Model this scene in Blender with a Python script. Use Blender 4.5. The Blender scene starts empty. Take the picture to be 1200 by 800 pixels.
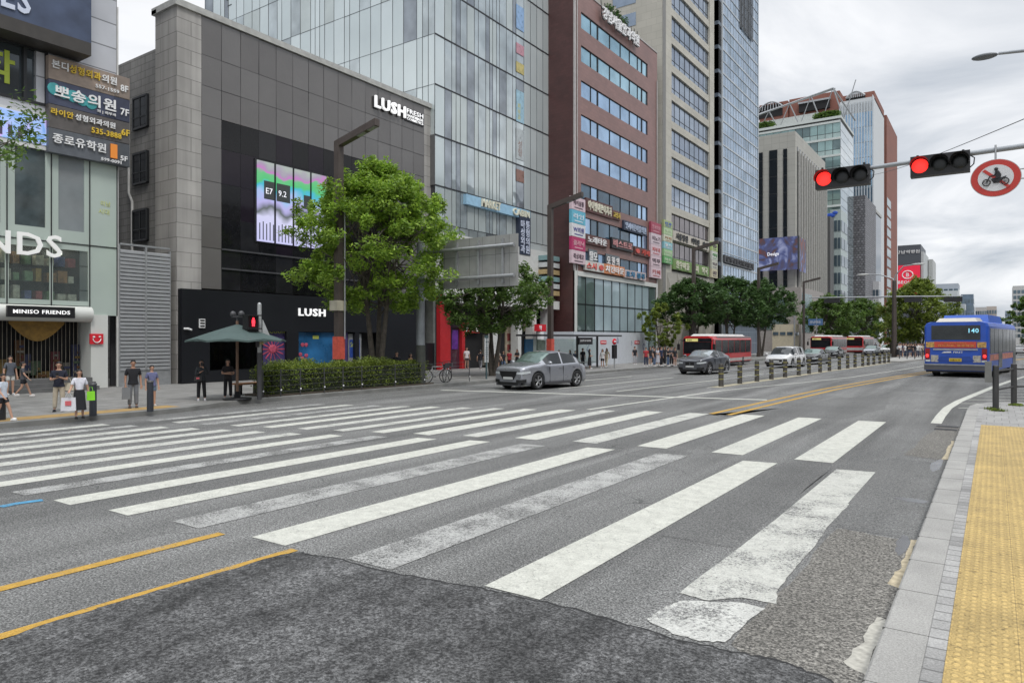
import bpy, bmesh, math, random
import numpy as np
from mathutils import Vector, Matrix
R = random.Random(7)
D = bpy.data
scene = bpy.context.scene
C = scene.collection
# ---------------------------------------------------------------- camera
CAMH = 2.35
TH = math.atan(565 / 820.0)          # the street runs 34.6 degrees right of the view
FL = 820.0                           # focal length in photo pixels (photo is 1200 wide)
HY = 397.0
ct, st = math.cos(TH), math.sin(TH)
cam = D.cameras.new('camera'); camo = D.objects.new('camera', cam); C.objects.link(camo)
camo.location = (0, 0, CAMH); camo.rotation_euler = (math.pi / 2, 0, TH)
cam.sensor_width = 36; cam.lens = FL / 1200 * 36; cam.shift_y = -(400 - HY) / 1200
cam.clip_end = 5000; cam.clip_start = 0.05
scene.camera = camo
# ---------------------------------------------------------------- world: overcast daylight
SUN_E, SUN_R = math.radians(58), math.radians(118)
w = D.worlds.new("World"); scene.world = w; w.use_nodes = True
nt = w.node_tree; nt.nodes.clear()
def N(nt, t, **k):
    n = nt.nodes.new(t)
    for a, b in k.items():
        if a[0] == '_': n.inputs[int(a[1:])].default_value = b
        else: setattr(n, a, b)
    return n
def L(nt, a, b): nt.links.new(a, b)
sky = N(nt, 'ShaderNodeTexSky', sky_type='NISHITA'); sky.sun_disc = False; sky.sun_elevation = SUN_E; sky.sun_rotation = SUN_R
bg1 = N(nt, 'ShaderNodeBackground'); bg1.inputs[1].default_value = 0.1; L(nt, sky.outputs[0], bg1.inputs[0])
tc = N(nt, 'ShaderNodeTexCoord'); sep = N(nt, 'ShaderNodeSeparateXYZ'); L(nt, tc.outputs['Generated'], sep.inputs[0])
def math_(nt, op, a, b=None, c=None):
    n = N(nt, 'ShaderNodeMath', operation=op)
    for i, v in enumerate((a, b, c)):
        if v is None: continue
        if isinstance(v, (int, float)): n.inputs[i].default_value = v
        else: L(nt, v, n.inputs[i])
    return n.outputs[0]
zz = math_(nt, 'ADD', math_(nt, 'MAXIMUM', sep.outputs[2], 0.0), 0.22)
cx = math_(nt, 'DIVIDE', sep.outputs[0], zz); cy = math_(nt, 'DIVIDE', sep.outputs[1], zz)
cmb = N(nt, 'ShaderNodeCombineXYZ'); L(nt, cx, cmb.inputs[0]); L(nt, cy, cmb.inputs[1])
n1 = N(nt, 'ShaderNodeTexNoise'); n1.inputs['Scale'].default_value = 1.3; n1.inputs['Detail'].default_value = 7; n1.inputs['Roughness'].default_value = .55
n1.inputs['Distortion'].default_value = .6
L(nt, cmb.outputs[0], n1.inputs['Vector'])
cr = N(nt, 'ShaderNodeValToRGB'); L(nt, n1.outputs[0], cr.inputs[0])
cr.color_ramp.elements[0].position = .36; cr.color_ramp.elements[0].color = (.42, .46, .515, 1)
cr.color_ramp.elements[1].position = .61; cr.color_ramp.elements[1].color = (.82, .83, .85, 1)
# an overcast sky is about three times brighter overhead than near the horizon
zr = N(nt, 'ShaderNodeMapRange'); L(nt, sep.outputs[2], zr.inputs[0]); zr.inputs[1].default_value = .42; zr.inputs[2].default_value = .95; zr.inputs[3].default_value = 1.12; zr.inputs[4].default_value = 2.75
bg2 = N(nt, 'ShaderNodeBackground'); L(nt, zr.outputs[0], bg2.inputs[1]); L(nt, cr.outputs[0], bg2.inputs[0])
mx = N(nt, 'ShaderNodeMixShader'); mx.inputs[0].default_value = .93
L(nt, bg1.outputs[0], mx.inputs[1]); L(nt, bg2.outputs[0], mx.inputs[2])
wo = N(nt, 'ShaderNodeOutputWorld'); L(nt, mx.outputs[0], wo.inputs[0])
sd = D.lights.new('sun', 'SUN'); sd.energy = 1.5; sd.angle = math.radians(14); sd.color = (1, .97, .92)
so = D.objects.new('sun', sd); C.objects.link(so)
sv = Vector((math.sin(SUN_R) * math.cos(SUN_E), math.cos(SUN_R) * math.cos(SUN_E), math.sin(SUN_E)))
so.rotation_euler = sv.to_track_quat('Z', 'Y').to_euler()
vs = scene.view_settings; vs.view_transform = 'Standard'; vs.look = 'None'; vs.exposure = 0.15; vs.gamma = 1
scene.cycles.max_bounces = 6; scene.cycles.diffuse_bounces = 3; scene.cycles.glossy_bounces = 3
scene.cycles.transparent_max_bounces = 6; scene.cycles.use_denoising = True
# ---------------------------------------------------------------- photo pixel -> place
def G(px, py, z=0.0):                # the point of a level surface seen at a pixel
    d = (CAMH - z) * FL / (py - HY); u = (px - 600) / FL
    return (d * (u * ct - st), d * (ct + u * st))
def dX(px, X): return X / ((px - 600) / FL * ct - st)
def P(px, py, X):                    # on a wall plane that faces the street: (Y, Z)
    d = dX(px, X); u = (px - 600) / FL
    return d * (ct + u * st), CAMH + d * (HY - py) / FL
def Q(px, py, Y):                    # on a wall plane that faces the camera end: (X, Z)
    u = (px - 600) / FL; d = Y / (ct + u * st)
    return d * (u * ct - st), CAMH + d * (HY - py) / FL
# ---------------------------------------------------------------- materials
MC = {}
def mat(name, col, rough=.6, metal=0., var=.12, scale=3., bump=0., bscale=60., spec=.5, emit=0., coat=0., kind=None, **kw):
    if name in MC: return MC[name]
    m = D.materials.new(name); m.use_nodes = True; t = m.node_tree; b = t.nodes['Principled BSDF']
    col4 = (*col, 1)
    b.inputs['Base Color'].default_value = col4; b.inputs['Roughness'].default_value = rough
    b.inputs['Metallic'].default_value = metal; b.inputs['Specular IOR Level'].default_value = spec
    if coat: b.inputs['Coat Weight'].default_value = coat; b.inputs['Coat Roughness'].default_value = .06
    tc = N(t, 'ShaderNodeTexCoord')
    csock = None
    if var:
        n = N(t, 'ShaderNodeTexNoise'); n.inputs['Scale'].default_value = scale; n.inputs['Detail'].default_value = 6
        L(t, tc.outputs['Object'], n.inputs['Vector'])
        mp = N(t, 'ShaderNodeMapRange'); mp.inputs[1].default_value = .3; mp.inputs[2].default_value = .7
        mp.inputs[3].default_value = 1 - var; mp.inputs[4].default_value = 1 + var; L(t, n.outputs[0], mp.inputs[0])
        vm = N(t, 'ShaderNodeVectorMath', operation='SCALE'); vm.inputs[0].default_value = col
        L(t, mp.outputs[0], vm.inputs['Scale']); csock = vm.outputs[0]
        mr = N(t, 'ShaderNodeMapRange'); mr.inputs[3].default_value = max(0, rough - var * .5); mr.inputs[4].default_value = min(1, rough + var * .5)
        L(t, n.outputs[0], mr.inputs[0]); L(t, mr.outputs[0], b.inputs['Roughness'])
    if kind == 'brick' or kind == 'panel':
        bw, bh, mortar, dark = kw.get('bw', .3), kw.get('bh', .1), kw.get('mortar', .006), kw.get('dark', .6)
        sp = N(t, 'ShaderNodeSeparateXYZ'); L(t, tc.outputs['Object'], sp.inputs[0])
        ad = math_(t, 'ADD', sp.outputs[0], sp.outputs[1]); cb = N(t, 'ShaderNodeCombineXYZ')
        L(t, ad, cb.inputs[0]); L(t, sp.outputs[2], cb.inputs[1])
        bt = N(t, 'ShaderNodeTexBrick'); bt.offset = kw.get('offset', .5); bt.inputs['Scale'].default_value = 1
        bt.inputs['Brick Width'].default_value = bw; bt.inputs['Row Height'].default_value = bh; bt.inputs['Mortar Size'].default_value = mortar
        bt.inputs['Mortar Smooth'].default_value = .1
        v = kw.get('bv', .12)
        bt.inputs['Color1'].default_value = (1 - v, 1 - v, 1 - v, 1); bt.inputs['Color2'].default_value = (1 + v, 1 + v, 1 + v, 1)
        bt.inputs['Mortar'].default_value = (dark, dark, dark, 1); bt.inputs['Bias'].default_value = 0
        L(t, cb.outputs[0], bt.inputs['Vector'])
        mm = N(t, 'ShaderNodeVectorMath', operation='MULTIPLY')
        if csock: L(t, csock, mm.inputs[0])
        else: mm.inputs[0].default_value = col
        L(t, bt.outputs[0], mm.inputs[1]); csock = mm.outputs[0]
    if kw.get('streak'):
        mpn = N(t, 'ShaderNodeMapping'); mpn.inputs['Scale'].default_value = (1.5, 1.5, .08); L(t, tc.outputs['Object'], mpn.inputs[0])
        sn = N(t, 'ShaderNodeTexNoise'); sn.inputs['Scale'].default_value = 1.2; sn.inputs['Detail'].default_value = 5; L(t, mpn.outputs[0], sn.inputs['Vector'])
        mr2 = N(t, 'ShaderNodeMapRange'); mr2.inputs[1].default_value = .35; mr2.inputs[2].default_value = .65
        mr2.inputs[3].default_value = 1 - kw['streak']; mr2.inputs[4].default_value = 1.05; L(t, sn.outputs[0], mr2.inputs[0])
        v2 = N(t, 'ShaderNodeVectorMath', operation='SCALE')
        if csock: L(t, csock, v2.inputs[0])
        else: v2.inputs[0].default_value = col
        L(t, mr2.outputs[0], v2.inputs['Scale']); csock = v2.outputs[0]
    if kw.get('grain'):
        gn_ = N(t, 'ShaderNodeTexNoise'); gn_.inputs['Scale'].default_value = kw['grain']; gn_.inputs['Detail'].default_value = 4; gn_.inputs['Roughness'].default_value = .8; L(t, tc.outputs['Object'], gn_.inputs['Vector'])
        mg_ = N(t, 'ShaderNodeMapRange'); mg_.inputs[1].default_value = .36; mg_.inputs[2].default_value = .64; mg_.inputs[3].default_value = .72; mg_.inputs[4].default_value = 1.25; L(t, gn_.outputs[0], mg_.inputs[0])
        v3 = N(t, 'ShaderNodeVectorMath', operation='SCALE'); L(t, csock, v3.inputs[0]); L(t, mg_.outputs[0], v3.inputs['Scale']); csock = v3.outputs[0]
    if kind == 'leaf':
        g = N(t, 'ShaderNodeNewGeometry')
        r = N(t, 'ShaderNodeValToRGB'); L(t, g.outputs['Random Per Island'], r.inputs[0])
        r.color_ramp.elements[0].color = (col[0] * .55, col[1] * .62, col[2] * .6, 1)
        r.color_ramp.elements[1].color = (col[0] * 1.5, col[1] * 1.3, col[2] * 1.1, 1)
        mm = N(t, 'ShaderNodeVectorMath', operation='MULTIPLY'); mm.inputs[1].default_value = (1, 1, 1)
        L(t, r.outputs[0], mm.inputs[0])
        n = N(t, 'ShaderNodeTexNoise'); n.inputs['Scale'].default_value = .9; L(t, tc.outputs['Object'], n.inputs['Vector'])
        mp = N(t, 'ShaderNodeMapRange'); mp.inputs[1].default_value = .35; mp.inputs[2].default_value = .65; mp.inputs[3].default_value = .75; mp.inputs[4].default_value = 1.25
        L(t, n.outputs[0], mp.inputs[0]); v2 = N(t, 'ShaderNodeVectorMath', operation='SCALE'); L(t, mm.outputs[0], v2.inputs[0]); L(t, mp.outputs[0], v2.inputs['Scale'])
        csock = v2.outputs[0]
        tr = N(t, 'ShaderNodeBsdfTranslucent'); L(t, csock, tr.inputs[0])
        ms = N(t, 'ShaderNodeMixShader'); ms.inputs[0].default_value = .38
        L(t, b.outputs[0], ms.inputs[1]); L(t, tr.outputs[0], ms.inputs[2]); L(t, ms.outputs[0], t.nodes['Material Output'].inputs[0])
    if csock: L(t, csock, b.inputs['Base Color'])
    if bump:
        n = N(t, 'ShaderNodeTexNoise'); n.inputs['Scale'].default_value = bscale; n.inputs['Detail'].default_value = 3
        L(t, tc.outputs['Object'], n.inputs['Vector'])
        bp = N(t, 'ShaderNodeBump'); bp.inputs['Strength'].default_value = bump; bp.inputs['Distance'].default_value = .02
        L(t, n.outputs[0], bp.inputs['Height']); L(t, bp.outputs[0], b.inputs['Normal'])
    if emit: b.inputs['Emission Color'].default_value = col4; b.inputs['Emission Strength'].default_value = emit
    MC[name] = m; return m
def glass(name, col, metal=.6, rough=.04, wav=.0, var=.25, vs=.5):
    if name in MC: return MC[name]
    m = mat(name, col, rough, metal, var=var, scale=vs, spec=.8)
    b = m.node_tree.nodes['Principled BSDF']; t = m.node_tree
    for l in list(b.inputs['Roughness'].links): t.links.remove(l)
    if wav:                          # slightly bowed panes
        tcn = N(t, 'ShaderNodeTexCoord'); n = N(t, 'ShaderNodeTexNoise'); n.inputs['Scale'].default_value = .45; n.inputs['Detail'].default_value = 1
        L(t, tcn.outputs['Object'], n.inputs['Vector'])
        bp = N(t, 'ShaderNodeBump'); bp.inputs['Strength'].default_value = wav; bp.inputs['Distance'].default_value = .3
        L(t, n.outputs[0], bp.inputs['Height']); L(t, bp.outputs[0], b.inputs['Normal'])
    return m
# ---------------------------------------------------------------- mesh builder
class MB:
    def __init__(s): s.v = []; s.f = []; s.m = []; s.sm = []
    def add(s, vs, fs, mi=0, smooth=False):
        o = len(s.v); s.v += [tuple(v) for v in vs]; s.f += [tuple(i + o for i in f) for f in fs]
        s.m += [mi] * len(fs); s.sm += [smooth] * len(fs); return s
    def box(s, x0, x1, y0, y1, z0, z1, mi=0):
        x0, x1 = sorted((x0, x1)); y0, y1 = sorted((y0, y1)); z0, z1 = sorted((z0, z1))
        return s.add([(x0,y0,z0),(x1,y0,z0),(x1,y1,z0),(x0,y1,z0),(x0,y0,z1),(x1,y0,z1),(x1,y1,z1),(x0,y1,z1)],
              [(0,3,2,1),(4,5,6,7),(0,1,5,4),(1,2,6,5),(2,3,7,6),(3,0,4,7)], mi)
    def obox(s, o, ex, ey, ez, mi=0):     # box from origin and three edge vectors
        o = Vector(o); ex = Vector(ex); ey = Vector(ey); ez = Vector(ez)
        return s.add([o, o+ex, o+ex+ey, o+ey, o+ez, o+ex+ez, o+ex+ey+ez, o+ey+ez],
              [(0,3,2,1),(4,5,6,7),(0,1,5,4),(1,2,6,5),(2,3,7,6),(3,0,4,7)], mi)
    def cyl(s, p0, p1, r0, r1=None, n=12, mi=0, caps=True, smooth=True):
        r1 = r0 if r1 is None else r1; p0 = Vector(p0); p1 = Vector(p1); a = (p1 - p0)
        if a.length < 1e-6: return s
        a.normalize(); u = a.orthogonal().normalized(); v = a.cross(u)
        vs = []; 
        for p, r in ((p0, r0), (p1, r1)):
            for i in range(n):
                t = 2 * math.pi * i / n; vs.append(p + (u * math.cos(t) + v * math.sin(t)) * r)
        s.add(vs, [(i, (i+1) % n, n + (i+1) % n, n + i) for i in range(n)], mi, smooth)
        if caps:
            s.add(vs[:n], [tuple(reversed(range(n)))], mi); s.add(vs[n:], [tuple(range(n))], mi)
        return s
    def tube(s, pts, r, n=8, mi=0):
        rr = r if isinstance(r, (list, tuple)) else [r] * len(pts)
        pts = [Vector(p) for p in pts]; vs = []; u = None
        for i, p in enumerate(pts):
            a = (pts[min(i+1, len(pts)-1)] - pts[max(i-1, 0)]).normalized()
            u = a.orthogonal().normalized() if u is None else (u - a * u.dot(a)).normalized()
            v = a.cross(u)
            for k in range(n):
                t = 2 * math.pi * k / n; vs.append(p + (u * math.cos(t) + v * math.sin(t)) * rr[i])
        fs = []
        for i in range(len(pts) - 1):
            for k in range(n): fs.append((i*n+k, i*n+(k+1) % n, (i+1)*n+(k+1) % n, (i+1)*n+k))
        s.add(vs, fs, mi, True); s.add(vs[:n], [tuple(reversed(range(n)))], mi); s.add(vs[-n:], [tuple(range(n))], mi)
        return s
    def lathe(s, c, prof, n=20, mi=0, axis='z'):   # prof: (radius, height)
        vs = []
        for r, h in prof:
            for i in range(n):
                t = 2 * math.pi * i / n; a, b = r * math.cos(t), r * math.sin(t)
                q = (a, b, h) if axis == 'z' else ((h, a, b) if axis == 'x' else (b, h, a))
                vs.append((c[0]+q[0], c[1]+q[1], c[2]+q[2]))
        fs = [(j*n+i, j*n+(i+1) % n, (j+1)*n+(i+1) % n, (j+1)*n+i) for j in range(len(prof)-1) for i in range(n)]
        return s.add(vs, fs, mi, True)
    def ell(s, c, r, n=12, mi=0):
        m = n // 2; prof = [(max(1e-4, math.sin(math.pi*j/m)), -math.cos(math.pi*j/m)) for j in range(m+1)]
        o = len(s.v); s.lathe((0,0,0), prof, n, mi)
        for i in range(o, len(s.v)):
            v = s.v[i]; s.v[i] = (c[0]+v[0]*r[0], c[1]+v[1]*r[1], c[2]+v[2]*r[2])
        return s
    def poly(s, pts, nrm, depth, mi=0):   # flat outline given thickness along nrm
        pts = [Vector(p) for p in pts]; nrm = Vector(nrm) * depth; n = len(pts)
        vs = pts + [p + nrm for p in pts]
        return s.add(vs, [tuple(reversed(range(n))), tuple(range(n, 2*n))] + [(i, (i+1) % n, n+(i+1) % n, n+i) for i in range(n)], mi)
    def text(s, txt, o, right, up, h, w=None, depth=.03, mi=0, bold=.0, anchor='l', sx=1.):
        vs, fs, (w0, h0) = textmesh(txt, bold)
        right = Vector(right); up = Vector(up); nr = right.cross(up); o = Vector(o)
        k = h / h0; kx = (w / w0) if w else k * sx
        if anchor == 'c': o = o - right * (w0 * kx / 2)
        if anchor == 'r': o = o - right * (w0 * kx)
        return s.add([o + right * (v[0]*kx) + up * (v[1]*k) + nr * ((v[2]) * depth) for v in vs], fs, mi)
    def build(s, name, mats, parent=None, world=True, smooth=None):
        me = D.meshes.new(name)
        off = parent.location if (parent is not None and world) else Vector((0,0,0))
        vs = [(a-off[0], b-off[1], c-off[2]) for a, b, c in s.v] if world and parent is not None else s.v
        me.from_pydata(vs, [], s.f)
        if not isinstance(mats, (list, tuple)): mats = [mats]
        for m in mats: me.materials.append(m)
        me.polygons.foreach_set('material_index', s.m)
        me.polygons.foreach_set('use_smooth', s.sm if smooth is None else [smooth]*len(s.f))
        me.update(); o = D.objects.new(name, me); C.objects.link(o)
        if parent is not None: o.parent = parent
        return o
TX = {}
def textmesh(txt, bold=0.):
    key = (txt, bold)
    if key in TX: return TX[key]
    cu = D.curves.new('t', 'FONT'); cu.body = txt; cu.size = 1; cu.extrude = .5; cu.offset = bold * .45; cu.resolution_u = 2; cu.space_line = .95; cu.space_character = 1 + bold * 2.6
    ob = D.objects.new('t', cu); C.objects.link(ob); bpy.context.view_layer.update()
    dg = bpy.context.evaluated_depsgraph_get(); me = ob.evaluated_get(dg).to_mesh()
    vs = [tuple(v.co) for v in me.vertices]; fs = [tuple(p.vertices) for p in me.polygons]
    ob.evaluated_get(dg).to_mesh_clear(); D.objects.remove(ob); D.curves.remove(cu)
    x0 = min(v[0] for v in vs); x1 = max(v[0] for v in vs); y0 = min(v[1] for v in vs); y1 = max(v[1] for v in vs)
    vs = [(v[0]-x0, v[1]-y0, v[2]+.5) for v in vs]
    TX[key] = (vs, fs, (x1-x0, y1-y0)); return TX[key]
def thing(name, label, cat, loc=(0,0,0), rz=0., group=None, kind=None, scale=1.):
    o = D.objects.new(name, None); C.objects.link(o); o.location = loc; o.rotation_euler = (0,0,rz); o.scale = (scale,)*3
    o.empty_display_size = .3
    o['label'] = label; o['category'] = cat
    if group: o['group'] = group
    if kind: o['kind'] = kind
    return o
def tag(o, label, cat, group=None, kind=None):
    if label: o['label'] = label
    if cat: o['category'] = cat
    if group: o['group'] = group
    if kind: o['kind'] = kind
    return o
def struct(o, label=None, cat=None):
    o['kind'] = 'structure'
    if label: o['label'] = label; o['category'] = cat
    return o
def copy_thing(r, loc, rz=0., label=None, scale=None, group=None):
    n = r.copy(); C.objects.link(n); n.location = loc; n.rotation_euler = (0,0,rz)
    if scale: n.scale = (scale,)*3
    if label: n['label'] = label
    if group: n['group'] = group
    for ch in list(r.children):
        c = ch.copy(); C.objects.link(c); c.parent = n
        for g in list(ch.children):
            d = g.copy(); C.objects.link(d); d.parent = c
    return n
def recolor(n, d):                    # own materials on a copied thing, mesh data shared
    for c in n.children:
        k = c.name.split('.')[0]
        if k in d:
            c.material_slots[0].link = 'OBJECT'; c.material_slots[0].material = d[k]
UP = Vector((0,0,1)); XP = Vector((1,0,0)); YP = Vector((0,1,0))
# ================================================================ THE SETTING
def asphalt(name, base, speck=.62, dark=.6, crack=True, grain=90., tone=(1, 1, .97)):
    m = D.materials.new(name); m.use_nodes = True; t = m.node_tree; b = t.nodes['Principled BSDF']
    tc = N(t, 'ShaderNodeTexCoord'); v = tc.outputs['Object']
    def noise(sc, det=4, rough=.6, vec=v):
        n = N(t, 'ShaderNodeTexNoise'); n.inputs['Scale'].default_value = sc; n.inputs['Detail'].default_value = det; n.inputs['Roughness'].default_value = rough
        L(t, vec, n.inputs['Vector']); return n.outputs[0]
    def mr(s, a, b_, c, d):
        n = N(t, 'ShaderNodeMapRange'); n.inputs[1].default_value = a; n.inputs[2].default_value = b_; n.inputs[3].default_value = c; n.inputs[4].default_value = d
        L(t, s, n.inputs[0]); return n.outputs[0]
    g1 = mr(noise(grain * .55, 3, .7), .40, .60, 1 - speck, 1 + speck)
    g1b = mr(noise(grain * .2, 5, .8), .38, .62, 1 - speck * .5, 1 + speck * .5)
    g2 = math_(t, 'MULTIPLY', g1b, mr(noise(.35, 6), .3, .7, .86, 1.14))
    mp = N(t, 'ShaderNodeMapping'); mp.inputs['Scale'].default_value = (1.1, .06, 1); L(t, v, mp.inputs[0])
    g3 = mr(noise(.9, 4, .55, mp.outputs[0]), .35, .65, dark, 1.1)      # tyre tracks along the lanes
    if name == 'patched asphalt':                                       # laid in uneven shovelled passes
        mp2 = N(t, 'ShaderNodeMapping'); mp2.inputs['Scale'].default_value = (1.6, .45, 1); mp2.inputs['Rotation'].default_value = (0, 0, .5); L(t, v, mp2.inputs[0])
        g3 = math_(t, 'MULTIPLY', mr(noise(1.1, 6, .65, mp2.outputs[0]), .36, .64, .55, 1.5), mr(noise(5, 5, .7), .35, .65, .74, 1.3))
    g4 = mr(noise(2.2, 8, .7), .56, .72, 1., .78)                       # stains
    val = math_(t, 'MULTIPLY', math_(t, 'MULTIPLY', g1, g2), math_(t, 'MULTIPLY', g3, g4))
    vo = N(t, 'ShaderNodeTexVoronoi'); vo.inputs['Scale'].default_value = grain * .7; L(t, v, vo.inputs['Vector'])
    chips = mr(vo.outputs['Distance'], .08, .26, 1.0 + speck * 1.5, .94)
    val = math_(t, 'MULTIPLY', val, chips)
    if crack:
        dv = N(t, 'ShaderNodeVectorMath', operation='ADD'); L(t, v, dv.inputs[0])
        nn = N(t, 'ShaderNodeTexNoise'); nn.inputs['Scale'].default_value = 1.3; nn.inputs['Detail'].default_value = 5; L(t, v, nn.inputs['Vector'])
        sc = N(t, 'ShaderNodeVectorMath', operation='SCALE'); sc.inputs['Scale'].default_value = 1.2; L(t, nn.outputs['Color'], sc.inputs[0]); L(t, sc.outputs[0], dv.inputs[1])
        v2 = N(t, 'ShaderNodeTexVoronoi', feature='DISTANCE_TO_EDGE'); v2.inputs['Scale'].default_value = .38; L(t, dv.outputs[0], v2.inputs['Vector'])
        cl = mr(v2.outputs['Distance'], .0, .007, .55, 1.); mk = mr(noise(.25, 2), .5, .56, 0, 1)
        cl2 = math_(t, 'ADD', math_(t, 'MULTIPLY', math_(t, 'SUBTRACT', cl, 1.), mk), 1.)
        val = math_(t, 'MULTIPLY', val, cl2)
    cc = N(t, 'ShaderNodeVectorMath', operation='SCALE'); cc.inputs[0].default_value = tuple(base * k for k in tone); L(t, val, cc.inputs['Scale'])
    L(t, cc.outputs[0], b.inputs['Base Color']); b.inputs['Roughness'].default_value = .82; b.inputs['Specular IOR Level'].default_value = .35
    bp = N(t, 'ShaderNodeBump'); bp.inputs['Strength'].default_value = .55; bp.inputs['Distance'].default_value = .008
    L(t, math_(t, 'SUBTRACT', g1, vo.outputs['Distance']), bp.inputs['Height']); L(t, bp.outputs[0], b.inputs['Normal'])
    return m, t, b, noise, mr, val
ASP = .195
m_asph = asphalt('asphalt', ASP)[0]
m_patch = asphalt('patched asphalt', .086, speck=.62, dark=.8, crack=True, grain=72., tone=(1, 1, 1))[0]
m_patch2 = asphalt('dark asphalt strip', .15, speck=.45, dark=.85, grain=80.)[0]
m_rough = asphalt('ravelled asphalt', .165, speck=.62, dark=.85, crack=True, grain=66., tone=(1.05, 1, .9))[0]
def paint(name, col, wear, rough=.6, fine=.0):
    m, t, b, noise, mr, val = asphalt('u_' + name, ASP); m.name = name
    base = b.inputs['Base Color'].links[0].from_socket
    a = noise(26, 8, .8); c = noise(1.6, 3, .6); g = noise(75, 3, .7)
    s = math_(t, 'ADD', math_(t, 'MULTIPLY', a, .5), math_(t, 'MULTIPLY', c, .3)); s = math_(t, 'ADD', s, math_(t, 'MULTIPLY', g, .2 + fine))
    k = mr(s, wear - .03, wear + .03, 0., 1.)
    dirt = mr(noise(5, 6, .7), .3, .7, .78, 1.06); fg = mr(noise(48, 4, .8), .36, .64, .80, 1.10)
    vc = N(t, 'ShaderNodeTexVoronoi', feature='DISTANCE_TO_EDGE'); vc.inputs['Scale'].default_value = 2.4
    wn_ = N(t, 'ShaderNodeTexNoise'); wn_.inputs['Scale'].default_value = 5; wn_.inputs['Detail'].default_value = 6; tcc = N(t, 'ShaderNodeTexCoord'); L(t, tcc.outputs['Object'], wn_.inputs['Vector'])
    ws_ = N(t, 'ShaderNodeVectorMath', operation='SCALE'); ws_.inputs['Scale'].default_value = .6; L(t, wn_.outputs['Color'], ws_.inputs[0]); wa_ = N(t, 'ShaderNodeVectorMath', operation='ADD'); L(t, tcc.outputs['Object'], wa_.inputs[0]); L(t, ws_.outputs[0], wa_.inputs[1]); L(t, wa_.outputs[0], vc.inputs['Vector'])
    ck = mr(vc.outputs['Distance'], .0, .014, .58, 1.); fg = math_(t, 'MULTIPLY', fg, ck)
    pc = N(t, 'ShaderNodeVectorMath', operation='SCALE'); pc.inputs[0].default_value = col; L(t, math_(t, 'MULTIPLY', dirt, fg), pc.inputs['Scale'])
    mi = N(t, 'ShaderNodeMix', data_type='RGBA'); L(t, k, mi.inputs['Factor']); L(t, base, mi.inputs['A']); L(t, pc.outputs[0], mi.inputs['B'])
    L(t, mi.outputs['Result'], b.inputs['Base Color']); return m
W_ = (.64, .64, .575)
m_pw = paint('white road paint', W_, .39)
m_pw1 = paint('worn white road paint', (.60, .60, .55), .445)
m_pw2 = paint('rubbed white road paint', (.50, .50, .48), .575, fine=.16)
m_pw4 = paint('gravelly white road paint', (.62, .62, .57), .492, fine=.04)
m_pw5 = paint('shattered white road paint', (.66, .66, .62), .465)
m_pw3 = paint('broken white road paint', (.62, .62, .57), .485)
m_py = paint('yellow road paint', (.58, .35, .07), .43)
m_pb = paint('blue road paint', (.10, .34, .55), .42)
def sheet(name, pts, z, m, label=None, cat=None):
    b = MB(); b.add([(x, y, z) for x, y in pts], [tuple(range(len(pts)))]); o = b.build(name, m); return struct(o, label, cat)
m_ground = mat('ground', (.16, .16, .15), .9, var=.2, scale=.1)
sheet('ground', [(-1500, -300), (1500, -300), (1500, 3000), (-1500, 3000)], -.06, m_ground)
# the road, one sheet between the kerbs
mb = MB(); mb.add([(-24, -40, 0), (14, -40, 0), (14, 600, 0), (-24, 600, 0)], [(0,1,2,3)]); struct(mb.build('road', m_asph))
# far street bends to the right
# patched asphalt in the foreground, with a ragged edge
edge = [G(0, 752), G(60, 730), G(120, 712), G(200, 688), G(270, 668), G(330, 650), G(352, 648), G(372, 652), G(400, 656), G(440, 668), G(500, 679), G(556, 688), G(600, 698), G(660, 711), G(735, 733), G(800, 752), G(862, 765), G(915, 776), G(950, 789), G(985, 803)]
rag = []
for (a, b_) in zip(edge[:-1], edge[1:]):
    for k in range(6):
        t = k / 6; rag.append((a[0]*(1-t)+b_[0]*t + R.uniform(-.012, .012), a[1]*(1-t)+b_[1]*t + R.uniform(-.02, .02)))
pts = rag + [(-.9, 3.4), (-.72, 3.0), (-.72, -4), (-9, -4), (-8.4, 1.2)]
sheet('road_patch', pts, .010, m_patch)
mb = MB(); vs = []
for k, p_ in enumerate(rag):
    q_ = .008 + .014*abs(math.sin(k*1.7)) + R.uniform(0, .008); vs += [(p_[0], p_[1]-.012, .0115), (p_[0], p_[1]+q_, .0078)]
mb.add(vs, [(2*i, 2*i+2, 2*i+3, 2*i+1) for i in range(len(rag)-1)]); struct(mb.build('patch_seam', mat('dark seam', (.022, .022, .022), .9, var=.4, scale=30)))
# other seams: a strip of newer asphalt beside the stripes at right, and the ravelled gutter
def quadP(*pp): return [G(*p) for p in pp]
def ragged(pts, amp=.03, n=10):
    out = []
    for i in range(len(pts)):
        a, b_ = pts[i], pts[(i+1) % len(pts)]
        for k in range(n):
            t = k / n; out.append((a[0]*(1-t)+b_[0]*t + R.uniform(-amp, amp), a[1]*(1-t)+b_[1]*t + R.uniform(-amp, amp)))
    return out
sheet('road_patch', [(-3.3, 7.9), (-2.42, 7.9), (-2.42, 13.9), (-3.3, 13.9)], .003, m_patch2)
sheet('road_patch', ragged([(-2.42, 9.6), (-.74, 9.4), (-.74, 15.5), (-1.6, 15.6), (-2.42, 14.1)], .02), .003, m_patch2)
sheet('gutter_asphalt', ragged([(-1.66, 5.4), (-.9, 4.5), (-.74, 4.3), (-.74, 9.3), (-1.6, 9.45)], .03), .0035, m_rough)
sheet('gutter_asphalt', ragged([(-1.5, 16.2), (-.74, 15.8), (-.74, 22), (-1.25, 22)], .06), .0035, m_rough)
sheet('road_patch', ragged([(-6.2, 9.0), (-5.1, 9.0), (-5.1, 14.0), (-6.2, 14.2)], .03), .0028, m_patch2)
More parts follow.
